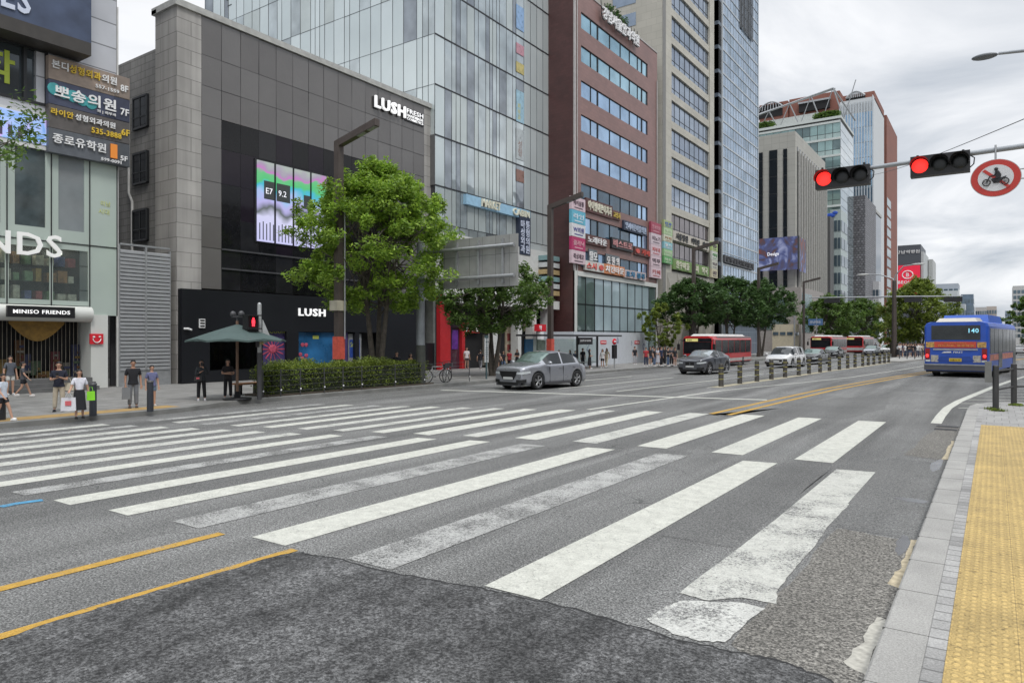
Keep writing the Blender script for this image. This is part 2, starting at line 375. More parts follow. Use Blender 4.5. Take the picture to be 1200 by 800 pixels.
sheet('road_patch', ragged([(-7.6, 21.3), (-6.6, 21.3), (-5.2, 30), (-3.6, 33), (-3.0, 27), (-3.6, 22.6)], .1), .0028, m_patch2)
# crosswalk stripes (measured on the photograph)
sm = [m_pw, m_pw1, m_pw2, m_pw3]
mb = MB()
def stripe(mb, x0, x1, y0, y1, mi, z=.0065, y0b=None, y1b=None):
    mb.add([(x0, y0, z), (x1, y0b or y0, z), (x1, y1b or y1, z), (x0, y1, z)], [(0,1,2,3)], mi)
xs = [-2.34, -3.99, -5.70, -7.25, -8.73, -10.0, -11.28, -12.42]
wd = [.62, .62, .64, .62, .62, .52, .52, .46]
mt = [1, 0, 2, 0, 2, 0, 0, 2]
yn = [9.65, 5.33, 5.16, 5.08, 4.94, 4.76, 4.6, 4.48]; yf = [13.7, 13.64, 13.54, 13.4, 13.0, 12.8, 12.42, 12.04]
for i in range(8):
    stripe(mb, xs[i], xs[i] + wd[i], yn[i], yf[i], mt[i], y1b=yf[i] + .08)
for i, (x, y1) in enumerate([(-13.44, 11.63), (-14.51, 11.27), (-15.52, 10.98), (-16.5, 10.69), (-17.45, 10.4), (-18.4, 10.1), (-19.4, 9.8), (-20.3, 9.5)]):
    stripe(mb, x, x + .45, 4.2 - i * .1, y1, [0, 1, 1, 1, 1, 1, 2, 1][i])
struct(mb.build('crosswalk_stripes', sm))
sheet('crosswalk_stripes', ragged([G(938, 586), G(868, 640), G(796, 695), G(830, 704), G(868, 700), G(911, 708), G(911, 692), G(930, 668), G(949, 647), G(973, 614), G(996, 590.5)], .010, 5), .0066, m_pw4)
sheet('crosswalk_stripes', ragged([G(757, 727), G(772, 714), G(799, 704), G(868, 706), G(896, 713), G(868, 736), G(848, 753), G(820, 751), G(790, 743)], .014, 6), .0066, m_pw5)
mb = MB()
for i, (x, ww, y0, y1) in enumerate([(-3.21, .70, 14.35, 22.2), (-4.82, .64, 14.28, 22.1), (-6.45, .67, 14.2, 21.95), (-7.97, .62, 14.0, 21.5), (-9.36, .60, 13.7, 21.2),
        (-10.63, .47, 13.3, 20.7), (-11.88, .54, 12.9, 20.1), (-12.98, .45, 12.55, 19.6), (-14.0, .42, 12.2, 19.2), (-15.05, .42, 11.9, 18.8), (-16.1, .42, 11.6, 18.4),
        (-17.1, .42, 11.3, 18.0), (-18.1, .42, 11.0, 17.6), (-19.1, .42, 10.8, 17.2), (-20.1, .42, 10.6, 16.8)]):
    stripe(mb, x, x + ww, y0, y1, [0, 0, 0, 1, 0, 1, 0, 0, 1, 1, 0, 1, 2, 1, 2][i], y1b=y1 + .06)
struct(mb.build('crosswalk_stripes', sm))
# longitudinal and stop lines
def line(mb, pts, wd, mi=0, z=.0068):
    n = len(pts); vs = []
    for i, p in enumerate(pts):
        a = Vector(pts[max(i-1, 0)]); b_ = Vector(pts[min(i+1, n-1)]); dd = (b_ - a).normalized(); nn = Vector((-dd.y, dd.x)) * wd / 2
        vs += [(p[0]+nn.x, p[1]+nn.y, z), (p[0]-nn.x, p[1]-nn.y, z)]
    mb.add(vs, [(2*i, 2*i+1, 2*i+3, 2*i+2) for i in range(n-1)], mi)
mb = MB()
line(mb, [(-7.70, -3), (-7.68, 4.97)], .15); line(mb, [(-6.48, -3), (-6.45, 3.5), (-6.42, 5.05)], .13)
YL = [(-7.30, 21.6), (-7.05, 27), (-6.60, 35), (-5.6, 45), (-4.2, 57), (-2.2, 72), (.5, 90), (4, 110)]
line(mb, YL, .17); line(mb, [(x + .55, y) for x, y in YL], .17)
for o in [mb.build('lane_lines', m_py)]: struct(o)
mb = MB(); line(mb, [G(0, 594), G(20, 590), G(50, 586)], .16); struct(mb.build('lane_lines', m_pb))
mb = MB()
line(mb, [(-20.9, 24.6), (-7.2, 27.75)], .36, 0, .0072)
line(mb, [(-11.15, 20.4), (-10.64, 26.1), (-10.14, 30.75), (-8.6, 38), (-6.79, 45.1), (-4.57, 61.8), (-3.6, 72)][:0] or [(-11.12, 20.6), (-10.64, 26.1), (-10.2, 31.5)], .17)
line(mb, [(-10.2, 31.5), (-8.5, 40), (-7.2, 47), (-5.9, 60), (-4.6, 75)], .12)
line(mb, [(-11.35, 33), (-11.0, 37), (-10.4, 47), (-9.5, 60), (-8.4, 78)], .12)
for k, (x0, y0) in enumerate([(-13.9, 28.4), (-16.9, 28.4), (-19.6, 28.4)]):
    line(mb, [(x0, y0), (x0 + .9, y0 + 12)], .15)
for x0, ys in ((-13.4, (44, 54, 66, 80)), (-16.2, (52, 62, 76)), (-19.2, (50, 60))):
    for y in ys: line(mb, [(x0 + (y-40) * .05, y), (x0 + (y-35) * .05, y + 5)], .15)
line(mb, [(-1.33, 22.7), (-1.34, 25), (-1.3, 28), (-1.09, 31.3), (-.6, 36), (0, 41.8), (.75, 48), (1.55, 54), (3.2, 66)], .26, 1)
for i in range(11):
    y = 28.2 + i * 2.0; x0 = -1.2 + max(0, y - 31) * .11
    line(mb, [(x0 + .2, y), (x0 + 2.6 + i * .3, y + 1.6)], .11, 1)
struct(mb.build('lane_lines', [m_pw, m_pw]))
# puddles and the drain by the near kerb
m_wet = mat('wet asphalt', (.09, .092, .095), .22, var=.3, scale=3, spec=.5)
def blob(cx, cy, rx, ry, n=40):
    ph = [R.uniform(0, 6) for _ in range(4)]
    return [(cx + rx * math.cos(t) * (1 + .18*math.sin(3*t+ph[0]) + .1*math.sin(7*t+ph[1])), cy + ry * math.sin(t) * (1 + .2*math.sin(2*t+ph[2]) + .08*math.sin(9*t+ph[3]))) for t in [2*math.pi*i/n for i in range(n)]]
for (cx_, cy_, rx, ry) in [(-.98, 11.7, .22, .13), (-.86, 9.1, .07, .4), (-.88, 15.2, .09, .7)]:
    sheet('puddle', blob(cx_, cy_, rx, ry), .0048, m_wet)
mb = MB(); x, y = G(1110, 503)
for k in (0, 1): mb.box(x - .28, x + .22, y - .25 + k * .7, y + .1 + k * .7, .0, .012)
tag(mb.build('storm_drain', mat('drain iron', (.02, .02, .022), .7)), 'dark slotted storm drain beside the near kerb', 'drain')
m_mort = mat('old mortar', (.40, .385, .34), .9, var=.25, scale=20)
m_mort2 = mat('sandy mortar', (.42, .36, .25), .9, var=.3, scale=14)
sheet('kerb_mortar', ragged([(-.90, 5.55), (-.735, 5.4), (-.735, 6.65), (-.82, 6.6), (-.84, 6.0)], .02, 5), .006, m_mort)
sheet('kerb_mortar', ragged([(-.86, 7.6), (-.735, 7.5), (-.735, 9.4), (-.80, 9.4), (-.80, 8.2)], .02, 6), .006, m_mort2)
sheet('kerb_mortar', ragged([(-.84, 16), (-.735, 16), (-.735, 19), (-.8, 19)], .02, 6), .006, m_mort2)
# ---- near pavement
m_gran = mat('granite kerb', (.325, .318, .30), .75, var=.14, scale=1.5, grain=70, bump=.25, bscale=120)
m_slab = mat('grey paving slabs', (.33, .33, .32), .85, var=.16, scale=1.2, kind='brick', bw=.45, bh=.45, mortar=.007, dark=.5, bv=.07, offset=.5)
def pave(name, col, bw, bh, off=.5, mort=.007, dark=.5, bv=.08, var=.12):   # laid flat: X,Y bricks
    m = mat(name, col, .85, var=var, scale=1.6, kind='brick', grain=45, bw=bw, bh=bh, mortar=mort, dark=dark, bv=bv, offset=off, bump=.2, bscale=90)
    t = m.node_tree
    for n in t.nodes:
        if n.bl_idname == 'ShaderNodeTexBrick':
            for l in list(n.inputs['Vector'].links): t.links.remove(l)
            tc = [q for q in t.nodes if q.bl_idname == 'ShaderNodeTexCoord'][0]; L(t, tc.outputs['Object'], n.inputs['Vector'])
    return m
m_pave = pave('near paving', (.31, .305, .295), .34, .68, .5)
m_sett = pave('kerb setts', (.32, .315, .305), .24, .2, 0, mort=.012, bv=.16, var=.25)
m_fpave = pave('far paving', (.235, .23, .22), .9, .45, .5, mort=.012, dark=.7, bv=.08, var=.2)
KC = [(-.70, -30), (-.70, 10), (-.70, 26.6), (-.66, 27.6), (-.5, 28.5), (-.2, 29.2), (.3, 29.8), (1.2, 30.3), (3.0, 30.8), (4.6, 32), (5.6, 35), (6.4, 42), (7.6, 54), (9.4, 70), (12, 90), (17, 120), (30, 180)]
def offs(pts, d):
    out = []
    for i, p in enumerate(pts):
        a = Vector(pts[max(i-1, 0)]); b_ = Vector(pts[min(i+1, len(pts)-1)]); t = (b_-a).normalized(); out.append((p[0]+t.y*d, p[1]-t.x*d))
    return out
ki = offs(KC, .30)
mb = MB(); mb.add([(x, y, .15) for x, y in ki] + [(60, 180, .15), (60, -30, .15)], [tuple(reversed(range(len(ki)+2)))]); struct(mb.build('pavement', m_pave))
mb = MB(); n = len(KC); nseg = []
vs = [(x, y, 0) for x, y in KC] + [(x, y, .14) for x, y in KC] + [(x, y, .155) for x, y in offs(KC, .018)] + [(x, y, .155) for x, y in ki] + [(x, y, .1) for x, y in ki]
mb.add(vs, [(r*n+i, r*n+i+1, (r+1)*n+i+1, (r+1)*n+i) for r in range(4) for i in range(n-1)]); struct(mb.build('kerb', m_gran, smooth=False))
mb = MB()
for k in range(-8, 27): mb.box(-.702, -.398, k + .0, k + .008, .02, .1565)
struct(mb.build('kerb_joints', mat('joint', (.12, .12, .11), .9)))
mb = MB(); mb.add([(-.395, -20, .156), (-.275, -20, .156), (-.275, 27.5, .156), (-.395, 27.5, .156)], [(0,1,2,3)]); struct(mb.build('kerb_setts', m_sett))
# tactile paving: yellow tiles with raised blisters
def tactile(name, col, pitch, bars=False, far=False):
    m = mat(name, col, .7, var=.16, scale=2.2, grain=55); t = m.node_tree; b = t.nodes['Principled BSDF']
    tc = N(t, 'ShaderNodeTexCoord'); sp = N(t, 'ShaderNodeSeparateXYZ'); L(t, tc.outputs['Object'], sp.inputs[0])
    fx = math_(t, 'PINGPONG', math_(t, 'DIVIDE', sp.outputs[0], pitch), .5); fy = math_(t, 'PINGPONG', math_(t, 'DIVIDE', sp.outputs[1], pitch * 1.35), .5)
    r = math_(t, 'SQRT', math_(t, 'ADD', math_(t, 'POWER', fx, 2.), math_(t, 'POWER', fy, 2.)))
    mr = N(t, 'ShaderNodeMapRange', interpolation_type='SMOOTHSTEP'); L(t, r, mr.inputs[0]); mr.inputs[1].default_value = .2; mr.inputs[2].default_value = .42; mr.inputs[3].default_value = 1; mr.inputs[4].default_value = 0
    bp = N(t, 'ShaderNodeBump'); bp.inputs['Strength'].default_value = 1; bp.inputs['Distance'].default_value = .008; L(t, mr.outputs[0], bp.inputs['Height']); L(t, bp.outputs[0], b.inputs['Normal'])
    # joints between the tiles and scattered grime
    jx = math_(t, 'PINGPONG', math_(t, 'DIVIDE', math_(t, 'ADD', sp.outputs[0], .275), .42), .5); jy = math_(t, 'PINGPONG', math_(t, 'DIVIDE', sp.outputs[1], .42), .5)
    jm = math_(t, 'MINIMUM', jx, jy); mj = N(t, 'ShaderNodeMapRange'); L(t, jm, mj.inputs[0]); mj.inputs[1].default_value = .0; mj.inputs[2].default_value = .012; mj.inputs[3].default_value = .45; mj.inputs[4].default_value = 1
    gn = N(t, 'ShaderNodeTexNoise'); gn.inputs['Scale'].default_value = 22; gn.inputs['Detail'].default_value = 6; L(t, tc.outputs['Object'], gn.inputs['Vector'])
    mg = N(t, 'ShaderNodeMapRange'); L(t, gn.outputs[0], mg.inputs[0]); mg.inputs[1].default_value = .58; mg.inputs[2].default_value = .70; mg.inputs[3].default_value = 1; mg.inputs[4].default_value = .5
    mtop = N(t, 'ShaderNodeMapRange'); L(t, mr.outputs[0], mtop.inputs[0]); mtop.inputs[3].default_value = .86; mtop.inputs[4].default_value = 1.12
    s = math_(t, 'MULTIPLY', math_(t, 'MULTIPLY', mj.outputs[0], mg.outputs[0]), mtop.outputs[0])
    src = b.inputs['Base Color'].links[0].from_socket; v2 = N(t, 'ShaderNodeVectorMath', operation='SCALE'); L(t, src, v2.inputs[0]); L(t, s, v2.inputs['Scale']); L(t, v2.outputs[0], b.inputs['Base Color'])
    return m
m_tac = tactile('yellow tactile tiles', (.47, .335, .125), .07)
mb = MB(); mb.box(-.275, 1.4, -10, 21.5, .1, .162); struct(mb.build('tactile_paving', m_tac))
# ---- far pavement
KL = [(-21.4, -60), (-21.4, 12.0), (-21.6, 13.0), (-22.1, 14.2), (-22.3, 15.5), (-22.3, 60), (-21.2, 75), (-20.0, 95), (-18.5, 125), (-15.5, 170), (-9, 240), (2, 330), (30, 500)]
kl = offs(KL, -.28)
mb = MB(); mb.add([(x, y, .15) for x, y in kl] + [(-60, 500, .15), (-60, -60, .15)], [tuple(range(len(kl)+2))]); struct(mb.build('pavement', m_fpave))
mb = MB(); n = len(KL)
vs = [(x, y, 0) for x, y in KL] + [(x, y, .14) for x, y in KL] + [(x, y, .156) for x, y in offs(KL, -.02)] + [(x, y, .156) for x, y in kl] + [(x, y, .1) for x, y in kl]
mb.add(vs, [(r*n+i, (r+1)*n+i, (r+1)*n+i+1, r*n+i+1) for r in range(4) for i in range(n-1)])
struct(mb.build('kerb', mat('dark granite kerb', (.19, .19, .18), .85, var=.2, scale=2), smooth=False))
m_tacf = mat('ochre tactile tiles', (.36, .235, .09), .8, var=.2, scale=3)
mb = MB(); mb.box(-22.55, -21.75, -30, 12.6, .1, .157); mb.box(-23.6, -22.55, 5.6, 6.5, .1, .157); mb.box(-27, -22.55, 6.3, 7.2, .1, .1565); struct(mb.build('tactile_paving', m_tacf))
# islands along the far part of the street
mb = MB(); mb.add([(x, y, z) for z in (0, .15) for x, y in [(-9.9, 79), (-7.6, 79), (-5.2, 100), (-2, 125), (-8, 125), (-9.6, 100)]], [(6,7,8,9,10,11)] + [(i, (i+1) % 6, 6+(i+1) % 6, 6+i) for i in range(6)])
struct(mb.build('traffic_island', mat('island concrete', (.34, .33, .31), .85)))
# low kerb of the bollard row
mb = MB(); line(mb, [(-11.12, 33.4), (-10.75, 40), (-10.3, 47.3), (-9.96, 55.5), (-9.38, 62), (-8.55, 78.5)], .5, 0, .012); struct(mb.build('median_strip', mat('median paint', (.42, .38, .27), .85, var=.2)))
# ================================================================ BUILDINGS
white = mat('white lettering', (.8, .8, .8), .45, var=.04); black = mat('black metal', (.012, .012, .014), .4, var=.1)
dkgrey = mat('dark grey metal', (.06, .06, .065), .45, var=.1); steel = mat('galvanised steel', (.36, .37, .38), .45, .5, var=.12, scale=6)
mull = mat('dark mullion', (.03, .032, .035), .4, .3, var=.05); lmull = mat('pale mullion', (.5, .53, .55), .4, .4, var=.05)
void = mat('dark interior', (.012, .012, .013), .9, var=.3)
def place(lst):
    return thing(*lst)
def flats(mb, X, y0, y1, z0, z1, out, mi=0):    # a slab lying on a street wall at X
    mb.box(X, X + out, y0, y1, z0, z1, mi)
def grid_panes(mb, o, right, up, ws, hs, gap, mis, tilt=.006, pick=None):
    right = Vector(right); up = Vector(up); nr = right.cross(up); o = Vector(o); x = 0
    for i, wv in enumerate(ws):
        z = 0
        for j, hv in enumerate(hs):
            a, b_ = R.uniform(-tilt, tilt), R.uniform(-tilt, tilt)
            mi = pick(i, j) if pick else R.choice(mis)
            q = []
            for (p, s) in ((gap, gap), (wv-gap, gap), (wv-gap, hv-gap), (gap, hv-gap)):
                q.append(o + right*(x+p) + up*(z+s) + nr * (a*(p-wv/2) + b_*(s-hv/2)))
            mb.add(q, [(0,1,2,3)], mi); z += hv
        x += wv
def bars(mb, o, right, up, xs, zs, t, dpt, W=None, H=None, mi=0):
    right = Vector(right); up = Vector(up); nr = right.cross(up); o = Vector(o)
    for x in xs: mb.obox(o + right*(x-t/2) - nr*.02, right*t, nr*(dpt+.02), up*H, mi)
    for z in zs: mb.obox(o + up*(z-t/2) - nr*.02, right*W, nr*(dpt+.017), up*t, mi)
def cum(ws):
    r = [0]
    for a in ws: r.append(r[-1] + a)
    return r
# ---------------------------------------------------------------- 1 corner shop building, left edge
X1 = -33.0; Ye = P(137, 400, X1)[0]; Y0 = -2.0
b = thing('shop_building', 'pale panelled corner building with a glass shopfront and big hangul signboards', 'building', (X1, Ye, .15))
m_al = mat('pale aluminium panel', (.52, .53, .56), .45, .2, var=.06, scale=.8, kind='panel', bw=3.3, bh=1.1, mortar=.03, dark=.4, bv=.04, offset=0)
mb = MB(); mb.box(-47, X1 - .25, Y0, Ye - .02, 11.2, 24); mb.box(-47, X1 - 1.2, Y0, Ye - .05, .16, 11.2, 0)
mb.box(X1 - .25, X1, Y0, Ye, 11.2, 12.2); mb.box(X1-.25, X1, Y0, Ye, 14.45, 24); mb.box(X1-.25, X1, Ye-3.3, Ye, 12.2, 14.45); mb.box(X1 - .25, X1, 5, P(0, 0, X1)[0]-1, 12.2, 14.45)
mb.build('wall', m_al, b)
m_wcream = mat('smooth white cladding', (.60, .61, .58), .5, var=.05, scale=.7)
# glass box: pale green glazed shopfront
gz0, gz1, gz2 = P(60, 338, X1)[1], P(60, 285, X1)[1], P(60, 205, X1)[1]
def yX(px): return P(px, 300, X1)[0]
zt = 11.2; zm = P(60, 283, X1)[1]; zb = P(60, 357, X1)[1]
m_gg = mat('frosted green glass', (.50, .58, .53), .12, .15, var=.05, scale=.6, spec=.8)
m_gd = glass('shop window glass', (.10, .125, .13), .25, .03, var=.5, vs=.9)
m_blind = glass('window with pale blind', (.30, .33, .34), .25, .08, var=.2)
ys = [Y0, yX(8) - 3.6, yX(8), yX(60), yX(105), Ye]
mb = MB()
for i in range(5):
    a, c_ = ys[i], ys[i+1]
    if i == 4: mb.add([(X1, a, zb-.4), (X1, c_, zb-.4), (X1, c_, zt), (X1, a, zt)], [(0,1,2,3)], 0)
    else:
        for (z0, z1, k) in ((zm + .35, zt, 0), (zb, zm, 1)):
            fa, fb, ft = ((.28, .22, .5) if k == 0 else (.07, .06, .28)); mb.box(X1-.04, X1, a, a + fa, z0, z1, 0); mb.box(X1-.04, X1, c_ - fb, c_, z0, z1, 0); mb.box(X1-.04, X1, a + fa, c_ - fb, z1 - ft, z1, 0); mb.box(X1-.04, X1, a+fa, c_-fb, z0, z0+.2, 0)
        mb.box(X1-.04, X1, a, c_, zm, zm + .35, 0)
mb.build('glass_cladding', m_gg, b)
mb = MB()
for i in range(4):
    a, c_ = ys[i], ys[i+1]; mb.box(X1-.10, X1-.05, a + .28, c_ - .22, zm + .5, zt - .5, 0 if i % 2 == 0 else 1)
    mb.build('window', [m_gd, m_blind], b); mb = MB()
# merchandise seen behind the lower glazing
m_fr = mat('white window frame', (.62, .63, .62), .5, var=.05)
mb = MB()
for y in ys[1:]: mb.box(X1, X1+.03, y-.02, y+.02, zb-.4, zt)
mb.box(X1+.001, X1+.032, Y0, Ye, zm-.02, zm+.02); mb.box(X1+.001, X1+.035, Y0, Ye, zt-.02, zt+.04); mb.build('glazing_bar', mull, b)
cols = [(.20, .09, .03), (.06, .07, .16), (.25, .16, .04), (.10, .16, .09), (.22, .05, .06), (.30, .28, .24)]
goods = [mat('merchandise %d' % i, c, .7, var=.4, scale=6) for i, c in enumerate(cols)]
mb = MB(); mb.box(X1-1.0, X1-.95, Y0, ys[4], zb+.05, zm)
mb.build('back_panel', void, b)
mb = MB()
for y in np.arange(Y0 + .3, ys[4] - .3, .42):
    for z in (zb + .25, zb + 1.0, zb + 1.7):
        hh = R.uniform(.25, .6); mb.box(X1-.9, X1-.5, y, y + R.uniform(.2, .38), z, z + hh, R.randrange(6))
mb.build('display_shelf', goods, b)
mb = MB(); mb.box(X1-.8, X1-.35, Y0+1, ys[4]-.2, zm-.06, zm-.02); mb.build('added_glow_strip', mat('added shop glow strip', (1, .9, .75), .5, var=0, emit=5), b)  # glowing strip added to brighten the goods behind the window
mb = MB()
for i in range(14): mb.ell((X1-.3, R.uniform(6, 14), zm - R.uniform(.15, .5)), (.05, .05, .05), 8)
mb.build('spot_lamps', mat('lit spot lamp', (1, .93, .8), .5, var=0, emit=3), b)
# clear glass of the shop window
m_clear = D.materials.new('clear shop glass'); m_clear.use_nodes = True; t_ = m_clear.node_tree; t_.nodes['Principled BSDF'].inputs['Roughness'].default_value = .02
t_.nodes['Principled BSDF'].inputs['Base Color'].default_value = (.5, .55, .55, 1); t_.nodes['Principled BSDF'].inputs['Metallic'].default_value = .3
tr_ = N(t_, 'ShaderNodeBsdfTransparent'); tr_.inputs[0].default_value = (.9, .95, .93, 1); mx_ = N(t_, 'ShaderNodeMixShader'); mx_.inputs[0].default_value = .9
L(t_, t_.nodes['Principled BSDF'].outputs[0], mx_.inputs[1]); L(t_, tr_.outputs[0], mx_.inputs[2]); L(t_, mx_.outputs[0], t_.nodes['Material Output'].inputs[0])
m_clear2 = m_clear.copy(); m_clear2.name = 'dim shop glass'; [setattr(n.inputs[0], 'default_value', (.30, .33, .33, 1)) for n in m_clear2.node_tree.nodes if n.bl_idname == 'ShaderNodeBsdfTransparent']; m_clear2.node_tree.nodes['Principled BSDF'].inputs['Metallic'].default_value = 0; m_clear2.node_tree.nodes['Principled BSDF'].inputs['Base Color'].default_value = (.01, .01, .01, 1)
for i in range(4):
    mb = MB(); mb.box(X1-.08, X1-.06, ys[i] + .06, ys[i+1] - .05, zb + .2, zm - .28); mb.build('shop_window', m_clear, b)
# entrance: white portal, dark interior, soffit with curved lip
yd = P(105, 420, X1)[0]; zl = P(60, 375, X1)[1]
mb = MB()
mb.box(X1-1.1, X1+.12, yd, Ye-.45, .16, zb-.38); mb.tube([(X1+.02, Y0, zl+.28), (X1+.02, yd+.02, zl+.28)], .34, 14)
mb.box(X1-1.1, X1+.02, Y0, yd, zl+.05, zb-.41); mb.build('door_portal', m_wcream, b)
mb = MB(); mb.box(X1-1.2, X1-1.14, Y0, yd, .2, zl+.1); mb.build('shop_interior', void, b)
mb = MB()
for y in np.arange(5, yd, .16): mb.cyl((X1-.8, y, .5), (X1-.8, y, zl), .012, n=5)
mb.build('bead_curtain', mat('bead strings', (.30, .27, .22), .4, .4, var=.3), b)
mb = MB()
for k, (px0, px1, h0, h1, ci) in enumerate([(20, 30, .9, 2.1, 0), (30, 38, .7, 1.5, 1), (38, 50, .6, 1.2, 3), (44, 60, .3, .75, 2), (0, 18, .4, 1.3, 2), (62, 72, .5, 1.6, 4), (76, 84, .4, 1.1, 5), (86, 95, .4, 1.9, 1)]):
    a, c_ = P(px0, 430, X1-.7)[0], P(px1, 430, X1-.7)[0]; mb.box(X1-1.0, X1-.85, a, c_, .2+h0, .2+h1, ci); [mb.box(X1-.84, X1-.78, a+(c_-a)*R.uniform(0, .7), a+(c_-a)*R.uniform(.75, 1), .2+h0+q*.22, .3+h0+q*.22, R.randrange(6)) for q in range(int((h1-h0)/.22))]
mb.build('display_goods', [mat('dim merchandise %d' % i, tuple(v*.42 for v in c), .7, var=.5, scale=14) for i, c in enumerate(cols)], b)  # same goods colours, darkened to paint in the shade of the entrance
mb = MB(); pts = []
y0_, y1_ = P(10, 380, X1-.5)[0], P(75, 380, X1-.5)[0]
for i in range(13): y = y0_ + (y1_-y0_)*i/12; pts.append((X1-.5, y, zl - .15 - .75*math.sin(math.pi*i/12)))
mb.poly([(X1-.5, y1_, zl), (X1-.5, y0_, zl)] + pts, (1,0,0), .03); mb.build('pediment_sign', mat('ochre fascia', (.26, .15, .03), .6, var=.3, scale=5), b)
for (z, dx) in ((.16, 1.1), (.36, .8), (.56, .5)):
    pass
mb = MB()
for k in range(3): mb.box(X1-1.1, X1 + .95 - k*.32, Y0, yd-.02, .15 + k*.17, .15 + (k+1)*.17)
mb.build('entrance_steps', mat('dark step stone', (.12, .12, .12), .8, var=.15), b)
# signs on it
a, c_ = P(8.5, 366, X1+.5)[0], P(88, 366, X1+.5)[0]; z0, z1 = P(50, 372, X1+.5)[1], P(50, 359, X1+.5)[1]
mb = MB(); mb.box(X1+.37, X1+.5, a, c_, z0, z1); s1 = mb.build('sign_board', black, b)
mb = MB(); mb.text('MINISO FRIENDS', (X1+.5, a + .2, z0+.15), YP, UP, z1-z0-.30, w=c_-a-.4, depth=.02, bold=.03); mb.build('lettering', mat('lit white lettering', (.9, .9, .9), .5, var=0, emit=.5), s1, world=False)
D.objects['lettering'].location = -b.location
mb = MB(); y1_ = P(71, 290, X1)[0]; zA, zB = P(60, 302, X1)[1], P(60, 281, X1)[1]
mb.text('FRIENDS', (X1+.1, y1_, zA), YP, UP, .95, depth=.08, bold=.03, anchor='r', sx=1.1); mb.build('shop_lettering', mat('big white lettering', (.8, .8, .78), .5, var=0, emit=.15), b)
red = mat('red sign', (.62, .015, .03), .5, var=.05)
a, c_ = P(105, 397, X1+.15)[0], P(120.5, 397, X1+.15)[0]; z0, z1 = P(112, 403, X1+.15)[1], P(112, 391, X1+.15)[1]
mb = MB(); mb.box(X1+.12, X1+.2, a, c_, z0, z1); rs = mb.build('logo_sign', red, b)
mb = MB(); ym = (a+c_)/2; zz_ = (z0+z1)/2; hw = (c_-a)/2
mb.tube([(X1+.22, ym + hw*.6*math.cos(t), zz_ + .02 + .13*math.sin(t)*1.4) for t in [math.pi + math.pi*i/10 for i in range(11)]], .022, 6)
mb.box(X1+.21, X1+.23, ym-hw*.62, ym-hw*.3, z1-.17, z1-.10); mb.box(X1+.21, X1+.23, ym+hw*.25, ym+hw*.6, z1-.15, z1-.10); mb.build('smile_mark', white, b)
# Hangul signboards at the upper right
Xs = X1 + .35
def brd(px0, px1, yl0, yl1):   # board between pixels, top and bottom measured at px0
    ya, yb = P(px0, 0, Xs)[0], P(px1, 0, Xs)[0]; return ya, yb, P(px0, yl1, Xs)[1], P(px0, yl0, Xs)[1]
rows = [(64, 92, (.30, .235, .19), 'a'), (92, 121, (.055, .065, .11), 'b'), (121, 149, (.10, .09, .085), 'c'), (149, 178, (.10, .11, .125), 'd')]
yel = mat('yellow lettering', (.72, .50, .05), .5, var=0); org = mat('orange lettering', (.85, .28, .04), .5, var=0); teal = mat('teal blots', (.06, .34, .36), .5, var=.2)
for k, (t0, t1, col, key) in enumerate(rows):
    ya, yb, z0, z1 = brd(57, 152, t0, t1); z0 += .02; hh = z1-z0; ww = yb-ya
    mb = MB(); mb.box(X1+.02, Xs, ya, yb, z0, z1, 0); mb.box(Xs, Xs+.015, yb - ww*.2, yb-.01, z0+.02, z1-.02, 1)
    sb = mb.build('sign_board', [mat('sign face ' + key, col, .5, var=.15, scale=3), mat('sign end ' + key, tuple(v*.7+.02*(k%2==0) for v in col), .5)], b)
    mb = MB(); X = Xs + .02
    T = lambda txt, fx, fz, fh, fw, mi=0, bold=.03: mb.text(txt, (X, ya+ww*fx, z0+hh*fz), YP, UP, hh*fh, w=ww*fw, depth=.06, mi=mi, bold=bold)
    if k == 0: T('본디', .03, .48, .36, .19); T('성형외과', .235, .48, .36, .38, 1); T('의원', .63, .48, .36, .19); T('557-1559', .55, .14, .16, .3, 0, .02); T('8F', .87, .30, .3, .10)
    if k == 1: T('뽀송의원', .06, .30, .52, .75, 0, .045); T('의 | 피부과', .57, .08, .15, .24, 0, .02); T('7F', .87, .25, .3, .11); [mb.ell((Xs+.02, ya+ww*(.06+.11*i), z0+hh*(.62-.05*i)), (.012, ww*.08, hh*.26), 12, 2) for i in range(5)]
    if k == 2: T('라이안', .02, .55, .28, .26, 1); T('성형외과의원', .3, .55, .28, .5); T('535-3888', .5, .15, .25, .38, 1); T('6F', .88, .35, .3, .11, 1)
    if k == 3: T('종로유학원', .04, .4, .40, .64); T('1', .74, .25, .62, .085, 3, .06); T('5F', .87, .22, .22, .09); T('599-0091', .62, .05, .14, .26, 0, .02)
    lo = mb.build('lettering', [white, yel, teal, org], sb, world=False); lo.location = -b.location
# upper dark blue billboard box, its soffit, the green-lettered window strip and the lit poster
a, c_ = 5.0, P(107, 60, X1+1.1)[0]
mb = MB(); z0 = P(107, 66, X1+1.1)[1]; zs = P(50, 22, X1+1.1)[1]; mb.box(X1, X1+1.1, a, c_, z0, z0 + .55, 1); mb.box(X1, X1+1.1, a, c_, z0+.55, z0 + 6, 0)
up = mb.build('billboard', [mat('navy billboard', (.055, .075, .13), .5, var=.25, scale=1.2), mat('bronze soffit', (.05, .045, .04), .5)], b)
mb = MB(); yr = P(35.5, 15, X1+1.1)[0]; mb.text('RULES', (X1+1.11, yr, P(20, 14, X1+1.1)[1]), YP, UP, 1.05, depth=.05, bold=.05, anchor='r', sx=.75); lo = mb.build('lettering', mat('pale blue lettering', (.6, .65, .78), .5, var=0), up, world=False); lo.location = -b.location
for i in range(3):
    pass
y0_, y1_ = 6.0, P(54, 80, X1)[0]
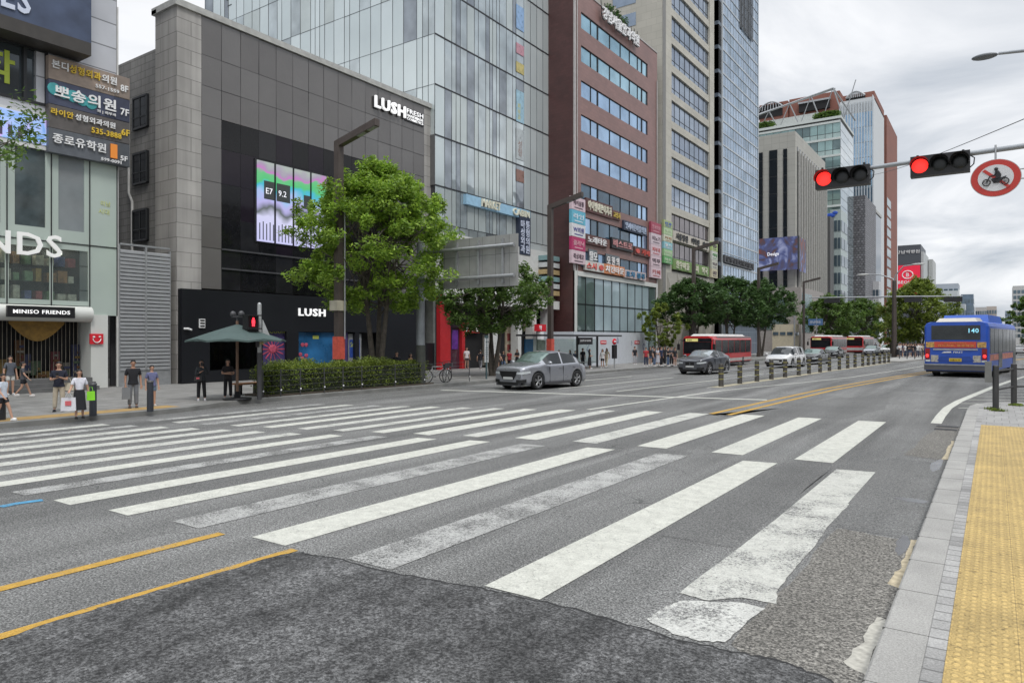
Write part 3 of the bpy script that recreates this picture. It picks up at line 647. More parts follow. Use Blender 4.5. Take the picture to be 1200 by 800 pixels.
mb = MB(); mb.box(X1-.28, X1-.16, 4, y1_, 12.2, 14.45, 0); mb.build('window', [glass('strip window glass', (.06, .075, .085), .3, .05, var=.4)], b)
mb = MB(); zA = 12.2
for y in (P(29, 80, X1)[0], y1_, 7.2): mb.box(X1-.17, X1+.06, y-.06, y+.06, 12.2, 14.45)
mb.box(X1-.17, X1+.05, 4, y1_, 14.38, 14.5); mb.box(X1-.17, X1+.05, 4, y1_, 12.15, 12.26); mb.build('window_frame', mull, b)
mb = MB(); mb.text('학', (X1-.15, P(19, 80, X1)[0], 12.75), YP, UP, 1.35, depth=.03, bold=.05, anchor='r'); mb.build('window_lettering', mat('lime lettering', (.45, .55, .06), .5, var=0), b)
a, c_ = 9.0, P(53, 150, X1)[0]; z0, z1 = P(53, 170, X1)[1], P(53, 139, X1)[1]
m_post = D.materials.new('lit music poster'); m_post.use_nodes = True; t_ = m_post.node_tree; bb = t_.nodes['Principled BSDF']
tc_ = N(t_, 'ShaderNodeTexCoord'); nn_ = N(t_, 'ShaderNodeTexNoise'); nn_.inputs['Scale'].default_value = .8; nn_.inputs['Distortion'].default_value = 2; L(t_, tc_.outputs['Object'], nn_.inputs['Vector'])
rr = N(t_, 'ShaderNodeValToRGB'); L(t_, nn_.outputs[0], rr.inputs[0]); e = rr.color_ramp.elements; e[0].position = .3; e[0].color = (.1, .3, .7, 1); e[1].position = .7; e[1].color = (.6, .35, .75, 1); x = e.new(.5); x.color = (.35, .5, .85, 1)
L(t_, rr.outputs[0], bb.inputs['Base Color']); L(t_, rr.outputs[0], bb.inputs['Emission Color']); bb.inputs['Emission Strength'].default_value = .35
mb = MB(); mb.box(X1, X1+.1, a-.1, c_+.12, z0-.25, z1+.12); pf = mb.build('poster_frame', m_fr, b)
mb = MB(); mb.box(X1+.1, X1+.13, a, c_, z0-.05, z1)
for i in range(4): mb.box(X1+.13, X1+.14, c_-2.1+i*.35, c_-1.95+i*.35, z0+.05, z0+.5, 1)
lo = mb.build('poster', [m_post, mat('poster piano keys', (.08, .06, .12), .6)], pf, world=False); lo.location = -b.location
mb = MB(); mb.box(X1-.06, X1+.02, Ye-.01, Ye+.06, .16, 17.5, 0); mb.build('downpipe', mat('white downpipe', (.55, .55, .53), .5), b)
# small coloured window lettering on the green glass
mb = MB(); yy = P(118, 240, X1)[0]; mb.text('미남', (X1+.01, yy, P(118, 241, X1)[1]), YP, UP, .22, depth=.01); mb.text('시대', (X1+.01, yy-.1, P(118, 251, X1)[1]), YP, UP, .25, depth=.01); mb.build('window_lettering', mat('faint yellow lettering', (.55, .58, .2), .5), b)

# ---------------------------------------------------------------- 2 louvred screen in the gap
a, c_ = Ye + .12, P(198, 300, X1)[0]; zt = P(139, 286, X1)[1]
s = thing('louvre_screen', 'grey horizontal louvre screen closing the gap beside the stone building', 'screen', (X1, a, .15))
mb = MB()
for i in range(32): z = .95 + i * (zt-1.1)/32; mb.obox((X1, a, z), (.09, 0, -.06), (0, c_-a, 0), (0, 0, .10))
mb.build('louvre', mat('louvre metal', (.36, .37, .38), .5, .3, var=.05), s)
mb = MB(); mb.box(X1-.06, X1+.06, a-.06, a, .15, zt); mb.box(X1-.06, X1+.06, c_, c_+.06, .15, zt-.1); mb.box(X1-.04, X1+.12, (a+c_)/2-.04, (a+c_)/2+.04, .9, zt); mb.box(X1-.04, X1+.05, a, c_, .15, .9); mb.box(X1-.06, X1+.1, a, c_, zt-.02, zt+.06); mb.build('frame', steel, s)
mb = MB(); mb.box(X1-.9, X1-.8, a, c_, .15, zt-.2); mb.build('backing', dkgrey, s)
# ---------------------------------------------------------------- 3 stone and dark-panel cosmetics shop building
X3 = -33.0; Ya = P(207, 400, X3)[0]; Yb = P(505, 400, X3)[0]; Zr = P(236, 18, X3)[1]; Yc = P(236, 300, X3)[0]
b3 = thing('shop_building', 'low dark-panelled cosmetics building with pale stone corner and black ground floor', 'building', (X3, Ya, .15))
m_st = mat('pale corner stone', (.37, .355, .335), .75, var=.12, scale=.6, kind='brick', bw=1.5, bh=.72, mortar=.02, dark=.55, bv=.06, streak=.22)
m_st2 = mat('side wall tile', (.30, .29, .275), .8, var=.14, scale=.5, kind='brick', bw=.75, bh=.38, mortar=.02, dark=.62, bv=.07, streak=.25)
Xp = Q(182, 300, Ya)[0]
mb = MB(); mb.box(Xp, X3, Ya, Yc, .16, Zr); mb.build('stone_pier', m_st, b3); mb = MB(); mb.box(X3-3, X3, P(497, 300, X3)[0], Yb, 4.5, Zr-.05); mb.build('stone_pier', m_st, b3)
mb = MB(); mb.box(-62, Xp, Ya+.5, Yb-.1, .16, Zr-1.3); mb.box(Xp, X3-.35, Yc, Yb-.2, 4.5, Zr-.2); mb.build('side_wall', m_st2, b3)
mb = MB()
mb.box(Xp-.15, X3+.12, Ya-.12, Yb+.1, Zr, Zr+.32); mb.box(Xp-.15, Xp+.3, Ya-.12, Yb, Zr-.01, Zr+.2); mb.build('coping', mat('coping stone', (.40, .40, .38), .7, var=.15), b3)
for (pt, pb) in ((117, 153), (182, 217), (248, 283)):
    xa, xb = Q(158, 100, Ya+.5)[0], Q(174.5, 100, Ya+.5)[0]; z0, z1 = Q(158, pb, Ya+.5)[1], Q(158, pt, Ya+.5)[1]
    mb = MB(); mb.box(xa, xb, Ya+.40, Ya+.52, z0, z1); wn = mb.build('window', glass('side window glass', (.02, .022, .025), .2, .06), b3)
    mb = MB(); mb.box(xa-.04, xa+.06, Ya+.36, Ya+.5, z0, z1); mb.box(xb-.06, xb+.04, Ya+.36, Ya+.5, z0, z1); mb.box((xa+xb)/2-.03, (xa+xb)/2+.03, Ya+.37, Ya+.5, z0, z1); mb.box(xa, xb, Ya+.355, Ya+.5, z1-.06, z1+.04); mb.box(xa, xb, Ya+.355, Ya+.5, z0-.05, z0+.05); mb.box(xa, xb, Ya+.37, Ya+.5, z0+.55, z0+.6)
    lo = mb.build('window_frame', mull, wn, world=False); lo.location = -b3.location
mb = MB(); xq = Q(152, 300, Ya+.45)[0]; mb.tube([(xq, Ya+.4, 15), (xq, Ya+.4, 10.2), (xq+.35, Ya+.4, 9.7), (xq+.35, Ya+.4, 5)], .07, 8); mb.build('downpipe', mat('white downpipe', (.5,.5,.5)), b3)
# panel cladding: individually tilted dark glossy panels
m_pn = [mat('dark panel %d' % i, (.112+.010*i, .104+.010*i, .100+.010*i), .25, .0, var=.05, scale=.7, spec=.7, coat=.3) for i in range(3)]
Yd = P(497, 300, X3)[0]; npan = 15; pw = (Yd-Yc)/npan
zs_ = [4.9, 7.0, 8.6, 10.4, 12.2, 13.7, 15.2, 16.75, Zr-.02]
mb = MB(); band = lambda y, z: Yc + .6 < y < Yc + 10.6 and z < 13.6
for j in range(len(zs_)-1):
    for i in range(npan):
        y = Yc + i*pw
        if 1 <= i < 11 and j < 5 : continue
        grid_panes(mb, (X3, y, zs_[j]), YP, UP, [pw], [zs_[j+1]-zs_[j]], .012, [0, 1, 2], .011)
mb.build('panel_cladding', m_pn, b3)
mb = MB(); mb.box(X3-.4, X3-.03, Yc, Yd, 4.9, Zr-.02); mb.build('panel_backing', black, b3)
mb = MB(); hs = [zs_[i+1]-zs_[i] for i in range(5)]; yb0 = Yc + pw
grid_panes(mb, (X3-.02, yb0, 4.9), YP, UP, [pw]*10, hs, .01, [0, 0, 1, 2], .004)
mb.build('black_glazing', [mat('black glass', (.008, .008, .009), .05, var=.2, spec=.3), mat('black glass b', (.016, .016, .018), .06, spec=.35), mat('black glass c', (.012, .008, .014), .05, spec=.3)], b3)
# dark bars stand in for reflections of ceiling strips in the glazing
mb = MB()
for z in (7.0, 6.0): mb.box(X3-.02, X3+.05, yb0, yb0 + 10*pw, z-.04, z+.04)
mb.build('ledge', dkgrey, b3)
# video wall of four tall screens
ya, yb_ = P(299, 230, X3)[0], P(383, 230, X3)[0]; z0, z1 = P(299, 282, X3)[1], P(299, 187, X3)[1]
m_led = D.materials.new('video wall image'); m_led.use_nodes = True; t_ = m_led.node_tree; bb = t_.nodes['Principled BSDF']; bb.inputs['Base Color'].default_value = (.02,.02,.02,1)
tc_ = N(t_, 'ShaderNodeTexCoord'); sp_ = N(t_, 'ShaderNodeSeparateXYZ'); L(t_, tc_.outputs['Object'], sp_.inputs[0])
nn_ = N(t_, 'ShaderNodeTexNoise'); nn_.inputs['Scale'].default_value = .9; L(t_, tc_.outputs['Object'], nn_.inputs['Vector'])
hgt = math_(t_, 'ADD', math_(t_, 'DIVIDE', math_(t_, 'SUBTRACT', sp_.outputs[2], z0-.15), z1-z0), math_(t_, 'MULTIPLY', math_(t_, 'SUBTRACT', nn_.outputs[0], .5), .35))
rr = N(t_, 'ShaderNodeValToRGB'); L(t_, hgt, rr.inputs[0]); rr.color_ramp.elements[0].position = 0; rr.color_ramp.elements[0].color = (.55, .55, .85, 1); rr.color_ramp.elements[1].position = 1; rr.color_ramp.elements[1].color = (.38, .42, .40, 1)
for p_, c in ((.30, (.62, .62, .85)), (.40, (.10, .12, .12)), (.5, (.45, .42, .75)), (.58, (.35, .5, .8)), (.68, (.05, .45, .6)), (.74, (.08, .5, .18)), (.83, (.12, .5, .2)), (.87, (.5, .18, .5)), (.93, (.35, .3, .4))):
    x = rr.color_ramp.elements.new(p_); x.color = (*c, 1)
L(t_, rr.outputs[0], bb.inputs['Emission Color']); bb.inputs['Emission Strength'].default_value = .95
mb = MB(); nw = 4; ww = (yb_-ya)/nw
for i in range(nw):
    mb = MB(); y = ya + i*ww; mb.box(X3-.01, X3+.08, y+.08, y+ww-.08, z0, z1, 0)
    if i < 2:
        mb.box(X3+.08, X3+.09, y+(.5 if i == 0 else .08), y+ww-(.08 if i == 0 else .25), z0+2.35, z0+3.35, 1)
        mb.text('E7 9.2'[i*3:i*3+3].strip(), (X3+.091, y+(.62 if i == 0 else .2), z0+2.65), YP, UP, .32, depth=.01, mi=2)
        for k in range(5): mb.box(X3+.08, X3+.088, y+.2+k*.22, y+.26+k*.22, z0+.1, z0+1.0+.1*(k%2), 1)
    if i == 2:
        mb.box(X3+.08, X3+.09, y+.7, y+ww-.08, z0+2.2, z0+3.0, 1)
    mb.build('screen', [m_led, mat('screen dark shape', (.03, .035, .035), .5, var=0, emit=.5), mat('screen text', (.7, .7, .75), .5, var=0, emit=.7)], b3)
mb = MB(); mb.box(X3-.018, X3+.03, ya-.05, yb_+.05, z0-.06, z1+.06); mb.build('screen_frame', black, b3)
if 0: mb.ell((X3+.02, 0+.3, P(281, 222, X3)[1]), (.01, .95, .28), 14, 0); mb.box(X3+.012, X3+.02, y0_-.55, y0_+1.2, P(281, 240, X3)[1], P(281, 232, X3)[1], 1)
0 and mb.build('screen_glow', [mat('orange glow', (.45, .12, .02), .5, var=.5, scale=4, emit=.35), mat('mauve glow', (.2, .15, .3), .5, var=.4, emit=.35)], b3)
# the pale panel and greenish glass strips mirrored from across the street stay inside the cladding
# black ground floor
zt3 = P(300, 343, X3+.5)[1]
yA, yB = P(213, 400, X3+.35)[0], P(515, 400, X3+.35)[0]
m_blk = mat('black shopfront panel', (.012, .013, .016), .35, var=.1, scale=.5, spec=.4)
mb = MB(); zo = P(300, 388, X3+.35)[1]
def y3(px): return P(px, 420, X3+.35)[0]
mb.box(X3-.4, X3+.35, yA, yB, zo, zt3)
for a, c_ in ((213, 246), (304, 308), (336, 350), (416, 421), (446, 515)): mb.box(X3-.4, X3+.35, y3(a), y3(c_), .16, zo)
mb.box(X3-.4, X3+.33, y3(246), y3(304), .16, .75); mb.build('shopfront', m_blk, b3)
mb = MB(); mb.box(X3-.38, X3-.3, y3(240), y3(450), .16, zo); mb.build('shop_interior', void, b3)
mb = MB(); mb.box(X3+.1, X3+.16, y3(308), y3(336), .2, zo-.02, 0); mb.box(X3+.1, X3+.16, y3(352), y3(394), .2, zo-.02, 1); mb.box(X3+.1, X3+.15, y3(394), y3(410), .2, zo-.02, 0)
mb.box(X3+.1, X3+.15, y3(411), y3(426), .2, zo-.1, 2)
# painted flowers on the window film
for k in range(14):
    t = k*math.pi/7; y = y3(322); mb.obox((X3+.165, y, 1.75), (.01, 0, 0), (0, .75*math.cos(t)+.03, .65*math.sin(t)), (0, .05*math.sin(t), .07), 3)
mb.ell((X3+.18, y3(322), 1.8), (.02, .28, .24), 10, 3)
for k in range(7):
    mb.ell((X3+.17, y3(358)+R.uniform(-.3, .3), .6+R.uniform(0, 1.5)), (.01, .14, .12), 8, 3)
mb.text('love', (X3+.165, y3(312), 2.9), YP, UP, .42, depth=.01, mi=4, bold=.02); mb.text('potion', (X3+.165, y3(315), 2.55), YP, UP, .38, depth=.01, mi=4, bold=.02)
mb.box(X3+.16, X3+.17, y3(369), y3(376), 2.35, 2.55, 4)
mb.box(X3+.155, X3+.165, y3(412), y3(424), 1.2, 2.3, 5); mb.text('Snow', (X3+.17, y3(413), 1.85), YP, UP, .3, w=.7, depth=.01, mi=4)
mb.build('window_film', [mat('violet film', (.065, .05, .15), .35, var=.3, scale=1.5), mat('blue film', (.02, .12, .28), .3, var=.5, scale=.8), mat('pale blind', (.25, .26, .27), .5), mat('pink petals', (.5, .08, .14), .5, var=.3, scale=9), mat('lime paint', (.45, .5, .1), .5), mat('deep blue film', (.03, .07, .3), .4, var=.3)], b3)
mb = MB(); mb.box(X3+.2, X3+.3, y3(247), y3(304), .76, zo-.01); mb.build('shop_window', m_clear2, b3)
mb = MB()
for k in range(10): y = y3(250) + k*.32; mb.box(X3-.25, X3-.1, y, y+.2, .8+R.uniform(0, .5), 1.3+R.uniform(0, 1.1), R.randrange(6))
mb.build('display_goods', goods, b3)
mb = MB(); mb.text('LUSH', (X3+.35, P(349.5, 370, X3+.35)[0], P(365, 370.5, X3+.35)[1]), YP, UP, P(365, 361.5, X3+.35)[1]-P(365, 370.5, X3+.35)[1], w=P(381, 370, X3+.35)[0]-P(349.5, 370, X3+.35)[0], depth=.06, bold=.06); mb.build('shop_lettering', MC['lit white lettering'], b3)
mb = MB(); ya = P(437, 120, X3)[0]; yb_ = P(473, 120, X3)[0]; za = P(437, 126, X3)[1]; hh = (P(437, 111, X3)[1]-za)*.93
mb.text('LUSH', (X3+.12, ya, za), YP, UP, hh, w=yb_-ya, depth=.12, mi=0, bold=.05)
mb.text('LUSH', (X3+.02, ya-.04, za-.04), YP, UP, hh, w=yb_-ya, depth=.10, mi=1, bold=.05)
for i, s_ in enumerate(['FRESH', 'HANDMADE', 'COSMETICS']):
    hz = [.42, .2, .2][i]; zz2 = za + [.62, .30, .0][i]*hh*.95
    mb.text(s_, (X3+.1, yb_+.2, zz2), YP, UP, hz*hh*.8+.05, w=1.65, depth=.03, mi=0, bold=.015)
mb.box(X3+.01, X3+.06, yb_+.08, yb_+1.95, za-.08, za+hh*1.03, 1)
mb.build('roof_lettering', [MC['lit white lettering'], black], b3)
mb = MB(); y = y3(233); mb.box(X3+.35, X3+.42, y, y+.3, 2.9, 3.35); [mb.box(X3+.42, X3+.43, y+.03, y+.27, 2.95+i*.14, 3.03+i*.14, 1) for i in range(3)]
mb.tube([(X3+.35, y3(216), 2.85), (X3+.6, y3(216)+.1, 2.85)], .05, 8, 0); mb.tube([(X3+.35, y3(219), 2.85), (X3+.6, y3(219)+.1, 2.8)], .05, 8, 0)
mb.build('wall_lamp', [white, black], b3)

# ---------------------------------------------------------------- 4 pale glass tower
X4 = -32.6; Ya4 = P(509.5, 100, X4)[0]; Yb4 = P(643, 200, X4)[0]; Zt = 44
b4 = thing('glass_tower', 'tall pale green glass tower behind and right of the dark-panelled shop', 'building', (X4, Ya4, .15))
m_p = [mat('milky glass %d' % i, (.58+.03*i, .645+.03*i, .65+.03*i), .10, .35, var=.06, scale=.3, spec=.9) for i in range(3)]
m_w = [glass('tower window', (.50, .55, .56), .6, .03, wav=.12, var=.25), glass('tower window dark', (.30, .33, .36), .5, .03, wav=.1, var=.35), glass('tower window blind', (.52, .57, .56), .35, .08, var=.1)]
FZ = 3.57; z00 = 13.25 - 3*FZ
floors = [13.25 + FZ*i for i in range(9)]
Wf = Yb4 - Ya4; ya_w = P(521, 150, X4)[0]-Ya4; yb_w = P(614, 150, X4)[0]-Ya4
rng = random.Random(3)
mb = MB(); wsF = [ya_w] 
x = ya_w
while x < yb_w - .5: q = rng.choice([.42, .8, .9, .95, .5]); wsF.append(min(q, yb_w-x)); x += q
s_ = sum(wsF); wsF[-1] += yb_w - s_; rest = (Wf-yb_w)/4; wsF += [rest]*4
zt_sp = [0, 1, 2]
zf = [10.6] + floors
for j in range(len(zf)-1):
    def pk(i, jj, j=j):
        if i == 0 or i >= len(wsF)-4: return rng.choice([0, 1, 2])
        return rng.choice([3, 3, 4, 5, 3, 5]) if j % 4 != 3 else rng.choice([4, 4, 3])
    grid_panes(mb, (X4, Ya4, zf[j]), YP, UP, wsF, [zf[j+1]-zf[j]], .012, None, .004, pk)
mb.build('curtain_wall', m_p + m_w, b4)
mb = MB(); bars(mb, (X4, Ya4, 10.6), YP, UP, cum(wsF), [z-10.6 for z in zf], .022, .02, W=Wf, H=floors[-1]-10.6)
for z in floors: mb.box(X4-.02, X4+.03, Ya4, Yb4, z-.05, z+.05)
mb.build('mullion', mull, b4)
# side face (towards the camera end)
wsS = []; x = 0
while x < 28: q = rng.choice([.55, 1.1, 1.2, 1.3, .6]); wsS.append(q); x += q
mb = MB()
for j in range(1, len(zf)-1):
    col_pick = {}
    def pk(i, jj, j=j): return rng.choice([0, 1, 2, 0, 1, 3, 5, 2]) if j % 2 else rng.choice([0, 1, 2, 2, 3, 4])
    grid_panes(mb, (X4-sum(wsS), Ya4, zf[j]), XP, UP, wsS, [zf[j+1]-zf[j]], .012, None, .004, pk)
mb.build('curtain_wall', m_p + m_w, b4)
mb = MB(); bars(mb, (X4-sum(wsS), Ya4, zf[1]), XP, UP, cum(wsS), [z-zf[1] for z in floors], .022, .02, W=sum(wsS), H=floors[-1]-zf[1]); 
for i in range(16): x = X4 - R.uniform(1, 26); j = R.randrange(1, 7); mb.box(x-.3, x+.3, Ya4-.03, Ya4, floors[j]+1.4, floors[j]+1.46); mb.ell((x-.32, Ya4-.05, floors[j]+2.0), (.07, .05, .07), 8)
mb.build('mullion', mull, b4)
mb = MB(); mb.box(X4-28.3, X4-.06, Ya4+.06, Yb4-.06, .16, floors[-1]+.3); mb.build('core', dkgrey, b4)
mb = MB(); mb.box(X4-2.2, X4+.02, Ya4-.04, Ya4-.02, 13.25, 16.8); mb.build('side_panel', mat('grey side panel', (.13, .13, .13), .5), b4)
# coloured window posters
mb = MB(); yp0, yp1 = P(604.5, 100, X4)[0], P(613.5, 100, X4)[0]
for (pt, pb, mi) in ((5, 33, 0), (50, 62, 1), (72, 84, 3), (105, 142, 2), (150, 186, 4), (198, 212, 5)):
    z1, z0 = P(605, pt, X4)[1], P(605, pb, X4)[1]; mb = MB(); mb.box(X4+.04, X4+.05, yp0, yp1, z0, z1); mb.build('window_poster', mat('poster c%d' % mi, [(.25, .4, .62), (.5, .25, .3), (.30, .48, .58), (.5, .42, .15), (.42, .46, .47), (.25, .13, .10)][mi], .3, var=.2, spec=.8), b4)
mb = MB()
mb.text('피\n부\n과', (X4+.05, yp0+.2, P(605, 140, X4)[1]), YP, UP, 1.4, depth=.01, mi=6); mb.text('성\n형', (X4+.05, yp0+.25, P(605, 182, X4)[1]), YP, UP, 1.3, depth=.01, mi=5)
mb.build('window_lettering', [mat('poster c5', (.42,.12,.08)), mat('poster c5', (.42,.12,.08)), mat('poster c5', (.42,.12,.08)), mat('poster c5', (.42,.12,.08)), mat('poster c5', (.42,.12,.08)), mat('poster c5', (.42,.12,.08)), mat('yellow poster ink', (.6, .52, .12))], b4)
# lower zone: sign strip, dark windows, white ground-floor frame
mb = MB(); y0_ = P(543, 230, X4)[0]; y1_ = P(618, 230, X4)[0]; zA = P(543, 238, X4+.3)[1]; mb.box(X4, X4+.3, y0_, y1_, zA, zA+.75, 0); 
sb = mb.build('sign_board', mat('pale blue sign', (.30, .50, .66), .5, var=.1), b4)
mb = MB(); mb.text('MARKET', (X4+.31, P(560, 240, X4)[0], zA+.1), YP, UP, .62, w=P(582, 240, X4)[0]-P(560, 240, X4)[0], depth=.12, bold=.05); mb.text('CABIN', (X4+.31, P(597, 240, X4)[0], zA+.1), YP, UP, .55, w=2.4, depth=.12, bold=.04); lo = mb.build('lettering', mat('cream lettering', (.7, .68, .55), .5), sb, world=False); lo.location = -b4.location
zc0 = P(560, 281, X4)[1]
mb = MB(); hws = [1.1]*int((Wf-3.4)/1.1); grid_panes(mb, (X4, Ya4+.6, zc0), YP, UP, hws, [10.6-zc0], .03, [0, 1, 0, 2], .005)
mb.build('window', [glass('market window', (.06, .065, .07), .35, .04, var=.5), glass('market window pale', (.28, .31, .31), .3, .06), glass('market window mid', (.14, .15, .16), .4, .05)], b4)
mb = MB(); mb.box(X4, X4+.02, Yb4-3.0, Yb4, .16, 10.55); mb.build('pale_panel', m_p[1], b4); mb = MB(); mb.box(X4, X4+.025, Ya4, Ya4+.6, .16, 10.55); mb.build('pale_panel', m_p[1], b4)
mb = MB(); y0_, y1_ = P(604.5, 260, X4)[0], P(617, 260, X4)[0]; mb.box(X4, X4+.4, y0_, y1_, P(605, 298, X4)[1], P(605, 253, X4)[1]); sb = mb.build('sign_board', mat('navy sign', (.03, .04, .07), .5), b4)
mb = MB(); mb.text('마\n성\n외\n과', (X4+.41, y0_+.1, P(605, 296, X4)[1]), YP, UP, 2.7, w=.62, depth=.03, bold=.03); mb.text('통\n형\n의\n원', (X4+.41, y0_+.85, P(605, 296, X4)[1]), YP, UP, 2.7, w=.62, depth=.03, bold=.03); lo = mb.build('lettering', mat('pale blue lettering'  , (.6,.65,.78)), sb, world=False); lo.location = -b4.location
mb = MB(); mb.box(X4, X4+.35, Ya4, Yb4, 5.6, zc0, 0); mb.box(X4, X4+1.4, Ya4+.3, Yb4-.5, 4.9, 5.6, 0); 
for px in (578, 607, 624, 641): y = P(px, 400, X4+1)[0]; mb.box(X4+.5, X4+1.2, y-.3, y+.3, .16, 4.9, 0)
mb.build('white_canopy', mat('white canopy cladding', (.58, .58, .56), .5, var=.06), b4)
mb = MB(); mb.box(X4+.04, X4+.1, Ya4, Yb4, .16, 5.6); mb.build('shop_interior', void, b4)
mb = MB(); yR0, yR1 = P(516, 400, X4+.45)[0], P(528, 400, X4+.45)[0]
m_red = mat('red shopfront', (.45, .02, .025), .4, var=.08)
mb.box(X4, X4+.45, P(516, 400, X4+.45)[0], P(528, 400, X4+.45)[0], .16, P(520, 345, X4+.45)[1], 0); yq0, yq1 = P(541.5, 400, X4+.4)[0], P(562, 400, X4+.4)[0]; zq = P(550, 390, X4+.4)[1]; mb.box(X4+.1, X4+.4, yq0, yq1, zq, zq+.75, 0); mb.box(X4+.1, X4+.4, yq0, P(545, 400, X4+.4)[0], .16, zq, 0); mb.box(X4+.1, X4+.3, yR1, yq0, zq+.4, zq+.75, 1)
mb.box(X4+.1, X4+.15, yR1, yq0, .16, zq+.4, 1); mb.box(X4+.16, X4+.18, yR1+.5, yq0-.2, 1.6, zq+.2, 2)
sh = mb.build('red_shopfront', [m_red, glass('red shop glass', (.07, .03, .045), .1, .05), mat('violet poster', (.12, .03, .25), .5, var=.5, scale=3)], b4)
mb = MB(); mb.text('FIVE', (X4+.4, P(546, 387, X4+.4)[0], zq+.1), YP, UP, .52, w=P(560.5, 387, X4+.4)[0]-P(546, 387, X4+.4)[0], depth=.06, bold=.05); lo = mb.build('lettering', MC['lit white lettering'], sh, world=False); lo.location = -b4.location
mb = MB()
for px0, px1, z0, z1, mi in ((590, 606, .4, 3.4, 0), (592, 603, 2.2, 2.8, 1), (592, 603, 1.4, 1.9, 1), (564, 576, .3, 2.7, 2), (612, 622, 3.0, 3.6, 0)):
    mb.box(X4+.12, X4+.2+mi*.04, P(px0, 400, X4)[0], P(px1, 400, X4)[0], z0, z1, mi)
mb.build('shop_window', [mat('warm shop interior', (.32, .27, .2), .6, var=.4, scale=2, emit=.12), mat('maroon poster', (.2, .04, .04), .6), mat('beige interior', (.22, .2, .17), .6, var=.4, scale=3)], b4)
mb = MB(); ya = P(631, 384, X4+2)[0]; yb_ = P(640, 384, X4+2)[0]; z0, z1 = P(635, 388, X4+2)[1], P(635, 380, X4+2)[1]; mb.box(X4+1.6, X4+2, ya, yb_, z0, z1); mb.build('pharmacy_sign', red, b4)
mb = MB(); mb.text('약', (X4+2.0, ya+.12, z0+.08), YP, UP, z1-z0-.16, depth=.03, bold=.05); mb.box(X4+1.7, X4+2, ya+.3, yb_, z0-.7, z0-.05); mb.build('shop_lettering', white, b4)
mb = MB(); 
for k in range(6): mb.box(X4+.36, X4+1.3, P(626, 400, X4)[0]+.1, P(641, 400, X4)[0], 6.1+k*.6, 6.5+k*.6, k % 3)
mb.build('hanging_signs', [mat('tan sign', (.4, .3, .15)), mat('pale sign', (.5, .52, .52)), mat('teal sign', (.2, .32, .33))], b4)

# ---------------------------------------------------------------- 5 red-brown office
X5 = -30.05; Ya5 = 53.0; Yb5 = P(770, 200, X5)[0]; Z5 = 33.2
b5 = thing('office_block', 'reddish-brown tiled office block with ribbon windows and many signboards', 'building', (X5, Ya5, .15))
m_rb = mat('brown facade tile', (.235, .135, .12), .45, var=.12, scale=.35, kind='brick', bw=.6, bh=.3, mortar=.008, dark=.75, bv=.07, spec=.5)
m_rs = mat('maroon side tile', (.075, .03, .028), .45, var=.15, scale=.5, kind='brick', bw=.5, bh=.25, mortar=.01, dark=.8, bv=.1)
m_or = [glass('ribbon window a', (.36, .56, .66), .8, .03, wav=.15, var=.2), glass('ribbon window b', (.32, .46, .64), .8, .03, wav=.15, var=.2), glass('ribbon window c', (.05, .10, .15), .4, .05, var=.4)]
yw0, yw1 = P(681, 100, X5)[0], P(759, 100, X5)[0]
tops = [31.25, 28.3, 25.2, 22.2, 19.2, 16.15, 13.2, 10.2]
mb = MB(); mb.box(-50, X5-.3, Ya5+.3, Yb5-.1, .16, Z5-.4); mb.build('core', MC['dark grey metal'], b5)
mb = MB(); zprev = Z5
for tz in tops: mb.box(X5-.3, X5, yw0, yw1, tz, zprev); zprev = tz - 1.45
mb.box(X5-.3, X5, yw0, yw1, 8.3, zprev)
mb.box(X5-.3, X5, Ya5+.35, yw0, 7.9, Z5); mb.box(X5-.3, X5, yw1, Yb5, 7.9, Z5); mb.build('wall', m_rb, b5)
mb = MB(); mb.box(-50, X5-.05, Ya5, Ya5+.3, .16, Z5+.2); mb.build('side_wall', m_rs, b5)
mb = MB(); mb.box(X5-.05, X5+.08, Ya5+.05, Ya5+.3, .16, Z5+.1, 0); mb.tube([(X5+.06, Yb5-.15, 1), (X5+.06, Yb5-.15, Z5-3)], .07, 6); mb.tube([(X5+.06, Ya5+.55, 7), (X5+.06, Ya5+.55, Z5)], .06, 6); mb.box(X5-.35, X5+.06, Ya5, Yb5, Z5, Z5+.12); mb.build('edge_trim', mat('pale edge trim', (.42, .40, .39), .5), b5)
for j, tz in enumerate(tops):
    mb = MB(); ws = [1.95, 1.3, .12, 2.4, 2.3, 2.1, 1.9, 1.0, .12, (yw1-yw0) - 13.19]
    grid_panes(mb, (X5-.12, yw0, tz-1.45), YP, UP, ws, [1.45], .03, None, .004, lambda i, jj, j=j: (0 if j < 2 else 1) if j < 5 else (R.choice([2, 2, 1]) if i < 7 else 1))
    wn = mb.build('window', m_or, b5)
    mb = MB(); bars(mb, (X5-.12, yw0, tz-1.45), YP, UP, cum(ws), [0.02, 1.43], .05, .06, W=yw1-yw0, H=1.45); lo = mb.build('window_frame', mull, wn, world=False); lo.location = -b5.location
# rooftop letters and planting
y0_, y1_ = P(701.5, 20, X5)[0], P(744, 20, X5)[0]; zl_ = P(704, 24.5, X5)[1]
mb = MB(); mb.text('강남서울안과의원', (X5+.35, y0_, zl_), YP, UP, 1.15, w=y1_-y0_, depth=.16, bold=.04); mb.text('강남서울안과의원', (X5+.3, y0_-.05, zl_-.07), YP, UP, 1.15, w=y1_-y0_, depth=.04, bold=.05, mi=1)
for k in range(12): y = y0_ + (y1_-y0_)*k/11; mb.tube([(X5+.3, y, zl_+.2), (X5+.25, y, Z5+.3)], .04, 5, 1)
mb.build('roof_lettering', [white, black], b5)
